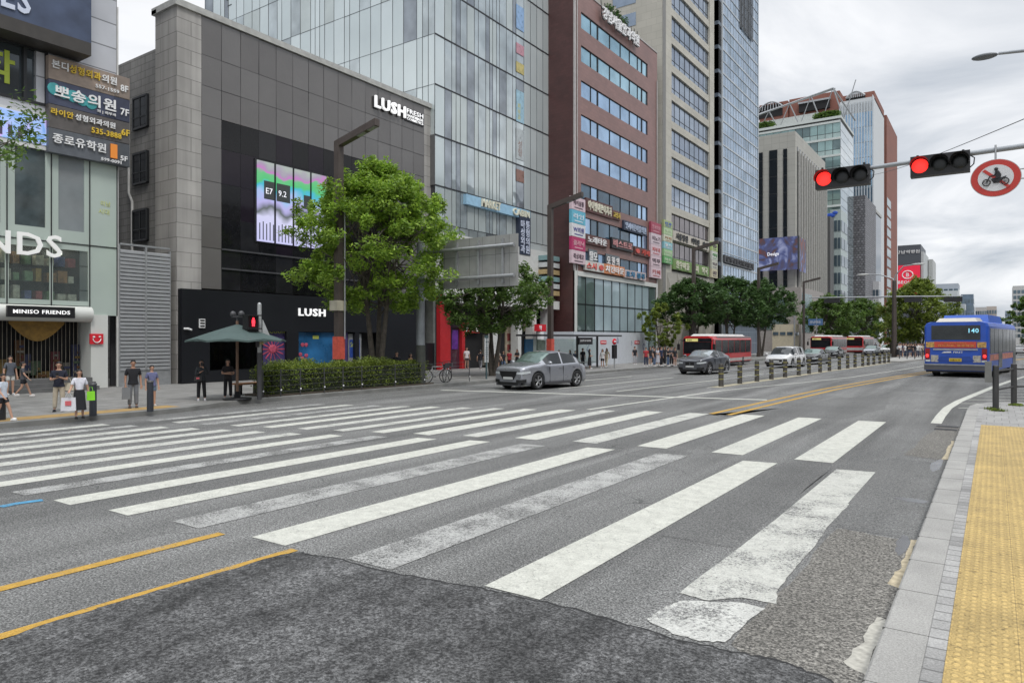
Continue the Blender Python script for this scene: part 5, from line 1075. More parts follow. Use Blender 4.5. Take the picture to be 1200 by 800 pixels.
# buildings across the street (they stand behind the camera's right shoulder and show in the glass)
for i, (y0, y1, z, col, lab) in enumerate([(-30, 2, 17, (.30, .29, .28), 'grey stone building standing across the street, first one'), (4, 24, 11, (.45, .36, .25), 'low tan building across the street'), (27, 48, 30, (.26, .20, .18), 'tall brown building across the street'), (52, 90, 22, (.40, .40, .40), 'white office building across the street'), (95, 150, 34, (.3, .33, .36), 'grey glass building across the street')]):
    x = 16 if y1 < 60 else 24
    o_ = thing('opposite_building', lab, 'building', (x, y0, .15)); mb = MB(); mb.box(x, x+14, y0, y1, .1, z); mb.build('wall', mat('opposite wall %d' % i, col, .7, var=.1), o_)
    for k in range(int((z-3)/3.4)):
        mb = MB(); nb_ = int((y1-y0)/2.5)
        for c in range(nb_): yy = y0+.6+c*2.5; mb.box(x-.06, x+.01, yy, yy+1.9, 3.6+k*3.4, 5.6+k*3.4)
        mb.build('window_row', gl_a, o_)
# ================================================================ TREES AND HEDGE
m_bark = mat('bark', (.10, .085, .07), .9, var=.3, scale=6, bump=.4, bscale=14)
m_leafA = mat('zelkova leaves light', (.235, .39, .055), .55, var=0, kind='leaf')
m_leafB = mat('zelkova leaves dark', (.07, .145, .045), .55, var=0, kind='leaf')
m_leafC = mat('yellow green leaves', (.17, .24, .04), .55, var=0, kind='leaf')
m_leafD = mat('mid green leaves', (.11, .20, .045), .55, var=0, kind='leaf')
def leaves(centers, radii, n, size, seed, up_bias=.55):
    r = np.random.default_rng(seed); k = len(centers); idx = r.integers(0, k, n)
    c = np.array(centers)[idx]; rad = np.array(radii)[idx]
    d = r.normal(size=(n, 3)); d /= np.linalg.norm(d, axis=1)[:, None]; d *= (r.random(n) ** .45)[:, None]
    p = c + d * rad
    nr = r.normal(size=(n, 3)) * .55; nr[:, 2] += up_bias + .35; nr /= np.linalg.norm(nr, axis=1)[:, None]
    a = np.cross(nr, r.normal(size=(n, 3))); a /= np.linalg.norm(a, axis=1)[:, None]; b_ = np.cross(nr, a)
    s = size * (.6 + .8 * r.random(n))[:, None]
    v = np.stack([p - a*s, p + b_*s*.42, p + a*s, p - b_*s*.42], 1).reshape(-1, 3)
    return v
def leaf_mesh(name, v, m, parent, mats=None):
    n = len(v) // 4; me = D.meshes.new(name); me.vertices.add(len(v)); me.vertices.foreach_set('co', v.astype(np.float32).ravel())
    me.loops.add(len(v)); me.loops.foreach_set('vertex_index', np.arange(len(v), dtype=np.int32))
    me.polygons.add(n); me.polygons.foreach_set('loop_start', np.arange(0, len(v), 4, dtype=np.int32))
    me.materials.append(m); me.update(); me.validate(); o = D.objects.new(name, me); C.objects.link(o); o.parent = parent; return o
def ENV(f): return max(.1, (.50 + .55*math.sin(math.pi*min(1, f*1.15))**.8) if f < .43 else 1.02*(1 - ((f-.43)/.57)**1.9)**.9 + .06)
def tree(label, X, Y, h, rad, zlow, nleaf, size, m, seed, npad=70, stems=3, group='street trees along the pavement', base=.15, lean=0., name='street_tree'):
    t = thing(name, label, 'tree', (X, Y, base), 0, group); rg = random.Random(seed)
    mb = MB(); pads = []; pr = []; zl = zlow; hh = h
    for s_ in range(stems):
        a0 = 2*math.pi*s_/stems + rg.uniform(-.4, .4); sp = rad*.28
        tip = Vector((math.cos(a0)*sp+lean*.5, math.sin(a0)*sp, zl + (hh-zl)*.62)); b0 = Vector((math.cos(a0)*.10, math.sin(a0)*.10, 0))
        midp = b0.lerp(tip, .45) + Vector((rg.uniform(-.15, .15), rg.uniform(-.15, .15), .2)); r0 = .13 if stems > 1 else .17
        mb.tube([b0, b0.lerp(midp, .5), midp, tip], [r0*1.25, r0, r0*.75, r0*.35], 8)
        for k in range(max(3, npad // stems)):
            t_ = rg.uniform(.38, 1.0); st_ = b0.lerp(midp, t_/.45) if t_ < .45 else midp.lerp(tip, (t_-.45)/.55)
            # crown envelope: widest at 45 % of the crown height
            fz = rg.random() ** .85; ez = zl + fz*(hh-zl)*.95; env = rad*ENV(fz)
            rr_ = env*(rg.random() ** .42)*rg.uniform(.82, 1.08); a = rg.uniform(0, 2*math.pi)
            e = Vector((math.cos(a)*rr_+lean, math.sin(a)*rr_, ez)); m2 = st_.lerp(e, .55) + Vector((0, 0, rg.uniform(.0, .35)))
            if k % 2 == 0 or rr_ > env*.7: mb.tube([st_, m2, e], [.045, .025, .01], 5)
            q = rg.uniform(.40, .95)*rad/4.1; pads.append(e); pr.append((q*1.05, q*1.05, q*.50))
    mb.build('trunk', m_bark, t)
    for k in range(int(npad*1.1)):       # smaller sprays between the limbs, and feathery shoots at the rim
        fz = rg.random() ** .8; ez = zl + fz*(hh-zl)*.96; env = rad*ENV(fz)
        rr_ = env*(rg.random() ** .35)*rg.uniform(.9, 1.16); a = rg.uniform(0, 2*math.pi)
        pads.append(Vector((math.cos(a)*rr_+lean, math.sin(a)*rr_, ez))); q = rg.uniform(.22, .5)*rad/4.1; pr.append((q, q, q*rg.uniform(.6, 2.2)))
    v = leaves([tuple(p) for p in pads], pr, nleaf, size, seed)
    leaf_mesh('crown', v, m, t); return t
# builders give local coordinates: the parent Empty stands at the foot of the trunk
_b = MB.build
def build_local(s, name, mats, parent=None, **k): return _b(s, name, mats, parent, world=False, **k)
MBw = MB.build; 
MB.build = lambda s, name, mats, parent=None, world=False, smooth=None: _b(s, name, mats, parent, world, smooth)
x, y = P(432, 440, -24.2)[0], 0
t1 = tree('large bushy street tree with bright green layered crown before the dark cosmetics shop', -24.2, P(442, 440, -24.2)[0], 10.7, 3.7, 3.5, 66000, .092, m_leafA, 11, npad=170, stems=3)
tree('small round street tree between the road sign panel and the second lamp post', -24.6, P(578, 440, -24.6)[0], 7.6, 3.3, 2.7, 26000, .11, m_leafD, 12, npad=110, stems=3)
tree('small bright green sapling beside the brown office block', -25, P(776, 430, -25)[0], 5.6, 2.2, 1.6, 6000, .13, m_leafC, 13, npad=32, stems=2)
tree('dark spreading street tree left of the pair beyond the red bus', -24.5, P(812, 430, -24.5)[0], 8.2, 3.6, 3.6, 20000, .15, m_leafB, 14, npad=100)
tree('dark street tree with open lower branches above the red bus', -24.5, P(856, 430, -24.5)[0], 9.2, 4.0, 3.8, 19000, .17, m_leafB, 15, npad=100)
tree('dark dense street tree right above the white minivan', -24.5, P(892, 430, -24.5)[0], 9.6, 4.2, 3.8, 20000, .17, m_leafB, 16, npad=110)
tree('mid green street tree over the red buses, nearer of two', -23, P(972, 430, -23)[0], 9.6, 4.6, 3.0, 18000, .20, m_leafD, 17, npad=110)
tree('mid green street tree over the red buses, farther of two', -22, P(1008, 430, -22)[0], 10.2, 5.4, 2.6, 17000, .24, m_leafD, 18, npad=110)
tree('yellow green bushy tree on the traffic island behind the far signal pole', -8.4, 110, 10.4, 4.9, 1.9, 26000, .19, m_leafC, 19, npad=150)
tree('low yellow green tree beside the island crowd, left of the far signal pole', -12.5, 118, 6.0, 2.6, 1.0, 5000, .18, m_leafC, 20, npad=40)
tree('green tree at the right edge of the street beyond the blue bus', 5.6, 150, 10.4, 4.6, 1.6, 14000, .22, m_leafD, 21, npad=50)
tree('sparse leafy street tree at the left edge before the corner shop', -24.2, P(-140, 440, -24.2)[0], 10.4, 3.6, 6.2, 8000, .09, m_leafD, 22, npad=70, stems=2)
for i, (x_, y_, z_, lab) in enumerate([(X5-.8, P(728, 20, X5)[0], Z5+.12, 'x')]):
    tr.location = (x_, y_, z_); v = leaves([(0, k*.55-1.6, .7+.35*math.sin(k*2)) for k in range(8)], [(.5, .5, .6)]*8, 1600, .13, 5); leaf_mesh('foliage', v, m_leafB, tr)
    mb = MB(); mb.box(-.5, .4, -2.2, 2.8, 0, .35); mb.build('planter', MC['coping stone'], tr)
# roof garden bushes
for k, px in enumerate((890, 896, 965, 972)):
    t_ = thing('roof_bush', ['clipped bush on the green tower roof, far left one', 'clipped bush on the green tower roof, second from left', 'wide bush on the green tower roof, second from right', 'wide bush on the green tower roof, far right one'][k], 'bush', (Q(px, 140, Y9+1)[0], Y9+1.2, Z9+.5)); leaf_mesh('foliage', leaves([(0,0,1.0),(1.2,0,.9),(-1.2,0,.9)], [(1.4, 1, 1.0)]*3, 900, .35, 30+k), m_leafD, t_)
# hedge behind the kerbside railing
Xh0 = -22.75; ya, yb_ = P(309, 440, -23.2)[0], P(494, 440, -23.2)[0]
hd = thing('hedge', 'clipped green hedge behind the kerbside railing under the big tree', 'hedge', (-23.3, ya, .15))
cs, rs_ = [], []; rg = random.Random(4); Lh = yb_-ya
for k in range(150):
    y = Lh*k/149; top = 1.22 + .10*math.sin(y*1.3) + .08*math.sin(y*3.7) + rg.uniform(-.05, .08) - (.18 if y > Lh*.75 else 0) - .25*max(0, 1 - y/.5)
    for z in (.3, .65, .95, top-.18): cs.append((rg.uniform(-.35, .35), y, z)); rs_.append((.5, .2, .26))
leaf_mesh('foliage', leaves(cs, rs_, 52000, .045, 8, .3), m_leafC, hd)
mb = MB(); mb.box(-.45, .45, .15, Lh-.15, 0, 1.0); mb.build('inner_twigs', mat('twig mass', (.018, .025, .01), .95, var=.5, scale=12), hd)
mb = MB(); mb.box(-.75, .72, -.25, Lh+.2, -.02, .06); mb.build('planting_soil', mat('soil', (.07, .055, .04), .95, var=.3, scale=8), hd)

# ================================================================ STREET FURNITURE
m_brn = mat('brown lamp steel', (.085, .068, .06), .5, .2, var=.1)
X, Y = -24.0, P(397, 440, -24.0)[0]
lp = thing('street_lamp', 'brown L-shaped street lamp, nearest one, rising through the big tree', 'street lamp', (X, Y, .15), 0, 'brown street lamps along the far pavement')
zt_ = Q(398, 166, Y)[1]-.15; xe, ze = Q(445, 139, Y); xe -= X; ze -= .15
mb = MB(); mb.box(-.15, .15, -.15, .15, .0, zt_); mb.box(-.2, .2, -.2, .2, 0, .5); mb.build('pole', m_brn, lp)
mb = MB(); mb.obox((-.15, -.14, zt_-.28), (xe, 0, ze-zt_), (0, .28, 0), (0, 0, .3)); mb.build('arm', m_brn, lp)
mb = MB(); 
for f in (.55, .8): mb.obox((-.15+xe*f, -.11, zt_-.30+(ze-zt_)*f), (xe*.17, 0, (ze-zt_)*.17), (0, .22, 0), (0, 0, .02))
mb.build('lamp_lens', mat('unlit lamp lens', (.25, .25, .24), .3), lp)
lamps = [lp]
for i, (px, lab) in enumerate([(645, 'brown L-shaped street lamp before the maroon side wall, second one'), (813, 'brown L-shaped street lamp among the dark trees, third one'), (889, 'brown L-shaped street lamp below the corner video screen, fourth one'), (942, 'brown L-shaped street lamp beyond the minivan, fifth and farthest')]):
    lamps.append(copy_thing(lp, (X, P(px, 440, X)[0], .15), 0, lab))
mb = MB(); mb.box(-.19, .19, -.19, .19, 1.3, 2.3); bn = MBw(mb, 'banner', mat('red pole banner', (.55, .09, .06), .6, var=.25, scale=5), lp, False)
mb = MB(); mb.box(-.19, .19, -.19, .19, 1.4, 2.2); mb.build('banner', MC['red pole banner'], lamps[1])
mb = MB(); mb.box(-.26, .2, -.3, .25, 3.45, 3.9); mb.build('control_box', mat('beige control box', (.45, .42, .33), .5), lp)
mb = MB(); mb.cyl((.28, .1, 2.2), (.28, .1, 8.0), .035, n=8); mb.build('conduit', steel, lp)
# road sign gantry: grey post, two arms, panel seen from behind
Yg = P(493, 440, -23.0)[0]
gs = thing('road_sign', 'big road sign panel seen from behind on a thick grey roadside post', 'road sign', (-23.0, Yg, .15))
mb = MB(); mb.cyl((0,0,0), (0,0,6.9), .22, .19, 18); mb.build('post', mat('painted grey steel', (.30, .32, .34), .45, .2, var=.15, scale=3), gs)
mb = MB(); mb.cyl((0,0,0), (0,0,1.9), .235, .23, 18); mb.build('post_sleeve', mat('dark anti-sticker sleeve', (.07, .075, .065), .7, var=.2), gs)
x0 = Q(520, 300, Yg)[0]+23; x1 = Q(607, 300, Yg)[0]+23
mb = MB(); mb.box(x0, x1, -.02, .04, 4.55, 6.85); mb.build('panel', mat('sign panel back', (.33, .33, .32), .5, .3, var=.1, scale=2, kind='panel', bw=.75, bh=3, mortar=.012, dark=.5, bv=.08, offset=0), gs)
mb = MB()
for z in (5.0, 6.35): mb.cyl((0, -.16, z), (x1-.1, -.16, z), .085, n=12)
mb.build('arm', steel, gs)
for f in (.2, .5, .82): mb = MB(); mb.box(x0+(x1-x0)*f-.05, x0+(x1-x0)*f+.05, -.12, -.03, 4.7, 6.7); mb.build('rib', steel, gs)
mb = MB(); mb.box(-.55, .55, .28, .45, 2.0, 4.1); mb.build('control_box', mat('grey signal cabinet', (.17, .17, .16), .6, var=.15), gs)
# pedestrian signal on its steel post
xs_, ys_ = G(304, 468, .15)
ps = thing('pedestrian_signal', 'steel post with a pedestrian signal showing a red standing figure', 'traffic signal', (xs_, ys_, .15))
mb = MB(); mb.cyl((0,0,0), (0,0,3.45), .075, n=14); mb.ell((0,0,3.45), (.075,.075,.07), 10); mb.build('post', mat('pale steel post', (.42, .43, .43), .4, .4, var=.1), ps)
mb = MB(); mb.cyl((0,0,0), (0,0,1.7), .085, n=14); mb.box(-.05, .12, -.12, -.08, 1.9, 2.3); mb.build('post_sleeve', dkgrey, ps)
ca = Vector((-xs_, -ys_, 0)).normalized(); sd_ = Vector((-ca.y, ca.x, 0))
# the lamp head looks across the street, towards +X
mb = MB(); mb.box(-.16, .14, -.58, -.14, 2.12, 3.05); mb.box(-.16, .32, -.6, -.12, 3.02, 3.06); mb.box(-.16, .3, -.6, -.12, 2.55, 2.59); hd_ = mb.build('signal_head', black, ps)
mb = MB(); mb.box(.14, .15, -.53, -.19, 2.63, 2.98); lo = mb.build('upper_lens', mat('dark red lens', (.02, .002, .004), .3), hd_)
mb = MB(); mb.ell((.16, -.36, 2.92), (.01, .045, .045), 8); mb.box(.15, .165, -.42, -.30, 2.76, 2.88); mb.box(.15, .165, -.41, -.37, 2.65, 2.77); mb.box(.15, .165, -.35, -.31, 2.65, 2.77); mb.build('red_figure', mat('lit red figure', (1, .03, .05), .5, var=0, emit=2.2), hd_)
mb = MB(); mb.box(.14, .15, -.53, -.19, 2.17, 2.5); mb.build('lower_lens', mat('dark lens', (.008, .01, .01), .3), hd_)
mb = MB(); mb.poly([(0, .09, 2.0), (0, .5, 2.15), (0, .12, 2.9)], (1,0,0), .04); mb.build('sign_blade', mat('pale sign back', (.40, .41, .41), .5), ps)
mb = MB(); mb.text('횡단\n보도', (.086, -.06, 2.0), YP, UP, .2, depth=.005); mb.build('lettering', yel, ps)
# patio umbrella
xu, yu = G(278, 468, .15)
um = thing('patio_umbrella', 'open dusty green umbrella on a brown pole outside the black shopfront', 'umbrella', (xu, yu, .15))
mb = MB(); n = 8; R_ = 1.75; rim = [(R_*math.cos(2*math.pi*(k+.5)/n), R_*math.sin(2*math.pi*(k+.5)/n), 2.14) for k in range(n)]; vs = [(0,0,2.74)]; fs = []
for k in range(n):
    a, c_ = Vector(rim[k]), Vector(rim[(k+1) % n]); vs += [tuple(a), tuple((a+c_)/2*.97 + Vector((0,0,.05))), tuple(a.lerp(Vector((0,0,2.74)), .5) + Vector((0,0,.015)))]
for k in range(n):
    a = 1+3*k; nx = 1+3*((k+1) % n); fs += [(a, a+1, a+2), (a+1, nx, nx+2), (a+2, a+1, nx+2), (0, a+2, nx+2)]
mb.add(vs, fs, 0); mb.add([(v[0], v[1], v[2]-.02) for v in vs], [tuple(reversed(f)) for f in fs], 0)
for k in range(n):
    a, c_ = rim[k], rim[(k+1) % n]; mid_ = ((a[0]+c_[0])/2*.97, (a[1]+c_[1])/2*.97, 2.21)
    for p_, q_ in ((a, mid_), (mid_, c_)): mb.add([p_, q_, (q_[0], q_[1], q_[2]-.06), (p_[0], p_[1], p_[2]-.06)], [(0,1,2,3)])
mb.build('canopy', mat('dusty green canvas', (.065, .10, .095), .8, var=.1), um)
mb = MB(); mb.cyl((0,0,0), (0,0,2.85), .05, n=10); mb.build('pole', mat('brown pole', (.17, .10, .065), .5), um)
mb = MB(); mb.lathe((0,0,0), [(.001, 0), (.5, 0), (.5, .05), (.12, .09), (.08, .3), (.001, .3)], 20); mb.build('foot', black, um)
mb = MB(); mb.box(-.3, .3, -.05, .05, 2.98, 3.04); mb.ell((-.25, 0, 3.1), (.09, .12, .12), 10); mb.ell((.25, 0, 3.1), (.09, .12, .12), 10); mb.cyl((0,0,2.85), (0,0,3.0), .03); mb.build('camera_bracket', dkgrey, um)
xb__, yb__ = G(296, 463, .15)
bc = thing('bench', 'short wooden bench beside the pedestrian signal post', 'bench', (xb__-.6, yb__+.2, .15))
mb = MB(); mb.box(-.25, .25, -.55, .55, .40, .46); mb.build('seat', mat('bench timber', (.28, .13, .06), .6), bc)
for s_ in (-.42, .42): mb = MB(); mb.box(-.2, .2, s_-.04, s_+.04, 0, .4); mb.build('leg', black, bc)
# kerbside railing with posts (seven sections)
rl = thing('railing', 'thin dark pedestrian railing along the kerb before hedge and bicycles', 'railing', (-22.42, P(308, 460, -22.42)[0], .15))
Yr0 = P(308, 460, -22.42)[0]; pxs = [308, 329, 352, 380, 402, 424, 463, 497, 550]
for k, px in enumerate(pxs):
    y = P(px, 460, -22.42)[0]-Yr0; mb = MB(); mb.cyl((0, y, 0), (0, y, 1.05), .022, n=8); p_ = mb.build('post', dkgrey, rl)
    mb = MB(); mb.ell((.035, y, .25), (.02, .04, .04), 6); mb.build('reflector', white, p_)
ye = P(550, 460, -22.42)[0]-Yr0
for z in (.2, .42, .62, .82, 1.0): mb = MB(); mb.cyl((0, 0, z), (0, ye, z), .008, n=6); mb.build('rail', dkgrey, rl)
# bicycles
m_tyre = mat('tyre rubber', (.015, .015, .016), .8, var=.1); m_fb = mat('white bicycle frame', (.45, .46, .46), .4, var=.05); m_chr = mat('chrome', (.5, .5, .5), .2, .8, var=.05)
def bicycle(loc, rz, label):
    o = thing('bicycle', label, 'bicycle', loc, rz, 'bicycles parked at the railing')
    for x in (-.52, .52):
        mb = MB(); pts = [(x+.33*math.cos(t), 0, .34+.33*math.sin(t)) for t in [2*math.pi*i/20 for i in range(21)]]; mb.tube(pts, .022, 6); w_ = mb.build('wheel', m_tyre, o)
        mb = MB(); [mb.cyl((x, 0, .34), (x+.31*math.cos(i*math.pi/5), 0, .34+.31*math.sin(i*math.pi/5)), .004, n=4) for i in range(10)]; mb.build('spokes', m_chr, w_)
    mb = MB(); bb_ = (-.08, 0, .32); se = (-.22, 0, .82); hd2 = (.36, 0, .80)
    for a, c_ in ((bb_, se), (bb_, (.38, 0, .7)), (se, hd2), ((-.52, 0, .34), bb_), ((-.52, 0, .34), (-.2, 0, .72))): mb.tube([a, c_], .02, 6)
    mb.build('frame', m_fb, o)
    mb = MB(); mb.tube([(.52, 0, .34), (.40, 0, .72), (.33, 0, 1.0)], .016, 6); mb.build('fork', m_chr, o)
    mb = MB(); mb.tube([(.25, -.27, 1.02), (.35, -.12, 1.02), (.35, .12, 1.02), (.25, .27, 1.02)], .015, 6); mb.build('handlebar', black, o)
    mb = MB(); mb.ell((-.24, 0, .9), (.14, .07, .04), 10); mb.cyl((-.22, 0, .8), (-.24, 0, .88), .015); mb.build('saddle', black, o)
    mb = MB(); mb.box(.42, .68, -.13, .13, .72, .92); mb.build('basket', dkgrey, o)
    mb = MB(); mb.cyl((-.08, -.06, .32), (.05, -.08, .22), .012, n=5); mb.cyl((-.08, .06, .32), (-.21, .08, .42), .012, n=5); mb.cyl((-.08, -.05, .32), (-.08, .05, .32), .07, n=10); mb.build('crank', m_chr, o)
    return o
b1 = bicycle((-23.0, P(511, 455, -23.0)[0], .15), 1.1, 'white framed bicycle leaning at the railing, left one')
copy_thing(b1, (-23.6, P(524, 450, -23.6)[0], .15), 2.0, 'bicycle standing at the railing, right one nearer the red shopfront')
# small posts and panels on the far pavement
xp, yp = G(570, 446, .15)
o = thing('information_post', 'white information column before the small street tree', 'information post', (-23.0, P(570, 440, -23.0)[0], .15))
mb = MB(); mb.box(-.03, .03, -.16, .16, .9, 2.25); mb.build('panel', mat('white info panel', (.55, .56, .56), .5), o)
mb = MB(); mb.cyl((0,0,0), (0,0,2.3), .05); mb.box(-.05, .05, -.12, .12, 2.25, 2.4); mb.build('post', mat('teal post', (.06, .10, .11), .5), o)
mb = MB(); mb.text('종합안내', (.031, -.1, 2.0), YP, UP, .07, depth=.004); [mb.box(.031, .034, -.12, .12, 1.1+k*.12, 1.13+k*.12) for k in range(6)]; mb.build('lettering', dkgrey, o)
o = thing('bollard', 'black pavement bollard beside the woman with the green bag', 'bollard', (*G(109, 487, .15), .15), 0, 'black bollards at the far kerb')
mb = MB(); mb.cyl((0,0,0), (0,0,.92), .095, .09, 16); mb.build('shaft', mat('charcoal bollard', (.03, .035, .045), .5), o)
mb = MB(); mb.lathe((0,0,.88), [(.1, 0), (.1, .05), (.001, .07)], 16); mb.build('cap', dkgrey, o)
copy_thing(o, (*G(176, 482, .15), .15), 0, 'black pavement bollard beside the couple holding hands'); copy_thing(o, (*G(2, 492, .15), .15), 0, 'black pavement bollard at the left edge of the photo')
# bus shelter, stop flag
ya, yb_ = P(627, 430, -24.6)[0], P(722, 430, -24.6)[0]
sh_ = thing('bus_shelter', 'dark flat-roofed bus shelter before the maroon side wall', 'bus shelter', (-25.2, ya, .15))
Ls = yb_-ya
mb = MB(); mb.box(-.9, 1.1, 0, Ls, 2.38, 2.5); mb.build('roof', mat('shelter roof', (.045, .045, .05), .5), sh_)
for y in (.4, Ls*.33, Ls*.66, Ls-.8): mb = MB(); mb.box(-.75, -.62, y, y+.12, 0, 2.38); mb.build('post', dkgrey, sh_)
mb = MB(); mb.box(-.72, -.69, .5, Ls-.8, .3, 2.2); mb.build('glass_panel', m_clear, sh_)
mb = MB(); mb.box(-.6, -.5, .55, 1.5, .5, 2.2, 0); mb.box(-.55, -.45, 2.0, 3.0, .5, 2.1, 1); mb.build('advert_panel', [mat('blue advert', (.05, .2, .4), .4), mat('green pale advert', (.4, .5, .42), .4, var=.3)], sh_)
mb = MB(); mb.box(-.5, -.1, 2.2, Ls-2, .42, .47); mb.build('bench_seat', steel, sh_)
mb = MB(); mb.box(1.0, 1.1, Ls*.42, Ls*.42+2.0, 1.8, 2.3); sb = mb.build('stop_sign', black, sh_)
mb = MB(); mb.text('강남역 버스정류장', (1.1, Ls*.42+.15, 2.0), YP, UP, .14, w=1.6, depth=.01); mb.build('lettering', white, sb)
o = thing('bus_stop_flag', 'black bus stop panel with a round red sign on top before the hoarding', 'bus stop sign', (-23.2, P(720, 430, -23.2)[0], .15))
mb = MB(); mb.box(-.08, .08, -.28, .28, .75, 1.75); mb.build('panel', black, o)
mb = MB(); mb.cyl((0,0,0), (0,0,1.8), .045); mb.build('post', steel, o)
mb = MB(); mb.ell((0,0,2.0), (.06, .36, .24), 12); rd = mb.build('round_sign', red, o)
mb = MB(); mb.box(.06, .07, -.2, .2, 1.96, 2.06); mb.text('BUS', (.07, -.16, 1.98), YP, UP, .07, depth=.003); mb.build('sign_bar', white, rd)
# median bollards
m_mb = mat('brown median bollard', (.050, .045, .038), .6, var=.25, scale=9); m_yb = mat('yellow reflective band', (.33, .29, .06), .5)
first = None; bp = [845, 867, 887, 904, 920, 936, 948, 961, 972, 983.6, 993.4, 1002, 1011, 1017.5, 1024, 1031, 1036.5, 1041.5]
pos = []
for px in bp:
    u = (px-600)/FL; r = (u*ct-st)/(ct+u*st); y = (-11.1-34*.0568)/(r-.0568); pos.append((r*y, y))
for k, (x_, y_) in enumerate(pos):
    lab = 'brown median bollard with yellow bands, number %d counted from the nearest' % (k+1)
    if k == 0: lab = 'brown yellow-banded median bollard nearest the camera at the row start'
    nl = ['second', 'third', 'fourth', 'fifth', 'sixth', 'seventh', 'eighth', 'ninth', 'tenth', 'eleventh', 'twelfth', 'thirteenth', 'fourteenth', 'fifteenth', 'sixteenth', 'seventeenth', 'last']
    if k: lab = 'brown yellow-banded median bollard, %s of the row counting from the nearest' % nl[k-1]
    if first is None:
        first = thing('median_bollard', lab, 'bollard', (x_, y_, 0), 0, 'banded bollards along the median')
        mb = MB(); mb.lathe((0,0,0), [(.14, 0), (.125, .04), (.118, 1.08), (.10, 1.13), (.001, 1.15)], 16); mb.build('shaft', m_mb, first)
        for z in (.35, .62, .9): mb = MB(); mb.lathe((0,0,z), [(.12, 0), (.126, .005), (.126, .035), (.12, .04)], 16); mb.build('band', m_yb, first)
        bo = first
    else: bo = copy_thing(first, (x_, y_, 0), 0, lab)
for k in range(len(pos)-1):
    a, c_ = pos[k], pos[k+1]; o = thing('median_rail', 'pair of thin grey rails joining the %s and %s median bollards' % ((['nearest']+nl)[k], nl[k]), 'rail', (a[0], a[1], 0), 0, 'rails between the median bollards')
    dx, dy = c_[0]-a[0], c_[1]-a[1]
    for z in (.3, .72): mb = MB(); mb.cyl((dx*.03, dy*.03, z), (dx*.97, dy*.97, z), .03, n=6); mb.build('rail', steel, o)
# near fence at the right edge
fp = [(.04, 26.4), (.54, 28.6), (1.6, 29.6), (3.4, 30.3), (5.2, 32.2)]
fe = thing('fence', 'dark steel kerbside fence of posts and two rails at the right edge', 'fence', (.04, 26.4, .15))
for k, (x_, y_) in enumerate(fp):
    mb = MB(); mb.cyl((x_-.04, y_-26.4, 0), (x_-.04, y_-26.4, 1.35), .085, n=14); mb.ell((x_-.04, y_-26.4, 1.35), (.085, .085, .04), 12); mb.build('post', mat('fence steel', (.055, .055, .055), .5, .2, var=.15, scale=8), fe)
for z in (.62, 1.2):
    for a, c_ in zip(fp[:-1], fp[1:]): mb = MB(); mb.cyl((a[0]-.04, a[1]-26.4, z), (c_[0]-.04, c_[1]-26.4, z), .03, n=8); mb.build('rail', MC['fence steel'], fe)
mb = MB(); mb.box(-.28, -.10, -.12, .12, .85, 1.5); mb.build('number_box', MC['grey signal cabinet'], fe)
tf = struct(D.objects.new('x', None)) if False else None
gv = leaves([(.1, 26.0, .18), (-.05, 26.5, .18), (.6, 28.4, .18)], [(.25, .2, .05)]*3, 500, .04, 77); g_ = leaf_mesh('weeds', gv, m_leafC, None); tag(g_, None, None, None, 'stuff'); g_['label'] = 'small tufts of grass at the fence posts'; g_['category'] = 'grass'
# signal mast over the road
Ym = 14.0; zA = 5.38
ms = thing('traffic_signal_mast', 'grey mast arm reaching over the road with two red horizontal signals', 'traffic signal', (2.6, Ym, .15))
mb = MB(); mb.cyl((0,0,0), (0,0,6.6), .14, .11, 16); mb.build('pole', MC['painted grey steel'], ms)
xL = Q(962, 205, Ym)[0]-2.6
mb = MB(); mb.cyl((0,0,zA-.02), (xL, 0, zA-.13), .05, .035, 12); mb.build('arm', MC['painted grey steel'], ms)
def sighead(px0, px1, lab):
    x0 = Q(px0, 205, Ym)[0]-2.6; x1 = Q(px1, 205, Ym)[0]-2.6; w_ = x1-x0; zc = Q((px0+px1)/2, (208.5 if px0 < 1000 else 193.5), Ym)[1]-.15
    mb = MB(); hh = .175; mb.box(x0, x1, -.12, .06, zc-hh, zc+hh); mb.cyl((x0+.1, 0, zc+hh), (x0+.1, 0, zA), .02); mb.cyl((x1-.1, 0, zc+hh), (x1-.1, 0, zA), .02); mb.tube([(x1, -.02, zc+.1), (x1+.06, -.02, zc+.05), (x1+.05, -.02, zc-.05), (x1, -.02, zc-.1)], .01, 6)
    h_ = mb.build('signal_head', mat('signal housing', (.02, .02, .022), .5, var=.1), ms)
    for i in range(3):
        xc = x0 + w_*(i+.5)/3
        mb = MB(); n = 16; rr_ = w_*.145
        # visor: a half-open hood
        vs = []; 
        for k in range(n+1):
            t = math.pi*(-.12 + 1.24*k/n); vs += [(xc+math.cos(t)*rr_*1.12, -.12, zc+math.sin(t)*rr_*1.06), (xc+math.cos(t)*rr_*1.12, -.30, zc+math.sin(t)*rr_*1.06)]
        mb.add(vs, [(2*k, 2*k+1, 2*k+3, 2*k+2) for k in range(n)]); mb.build('visor', MC['signal housing'], h_)
        mb = MB(); mb.ell((xc, -.122, zc), (rr_, .02, rr_*.97), 18); mb.build('lens', mat('lit red lens', (1, .025, .02), .4, var=0, emit=1.6) if i == 0 else mat('dark lens', (.008,.01,.01), .3), h_)
sighead(957, 1020, ''); sighead(1067.5, 1137, '')
x0 = Q(1137, 205, Ym-.15)[0]-2.6; x1 = Q(1197.5, 205, Ym-.15)[0]-2.6; xc = (x0+x1)/2; rx = (x1-x0)/2; z0, z1 = Q(1167, 230.5, Ym-.15)[1]-.15, Q(1167, 186.5, Ym-.15)[1]-.15; zc = (z0+z1)/2; rz = (z1-z0)/2
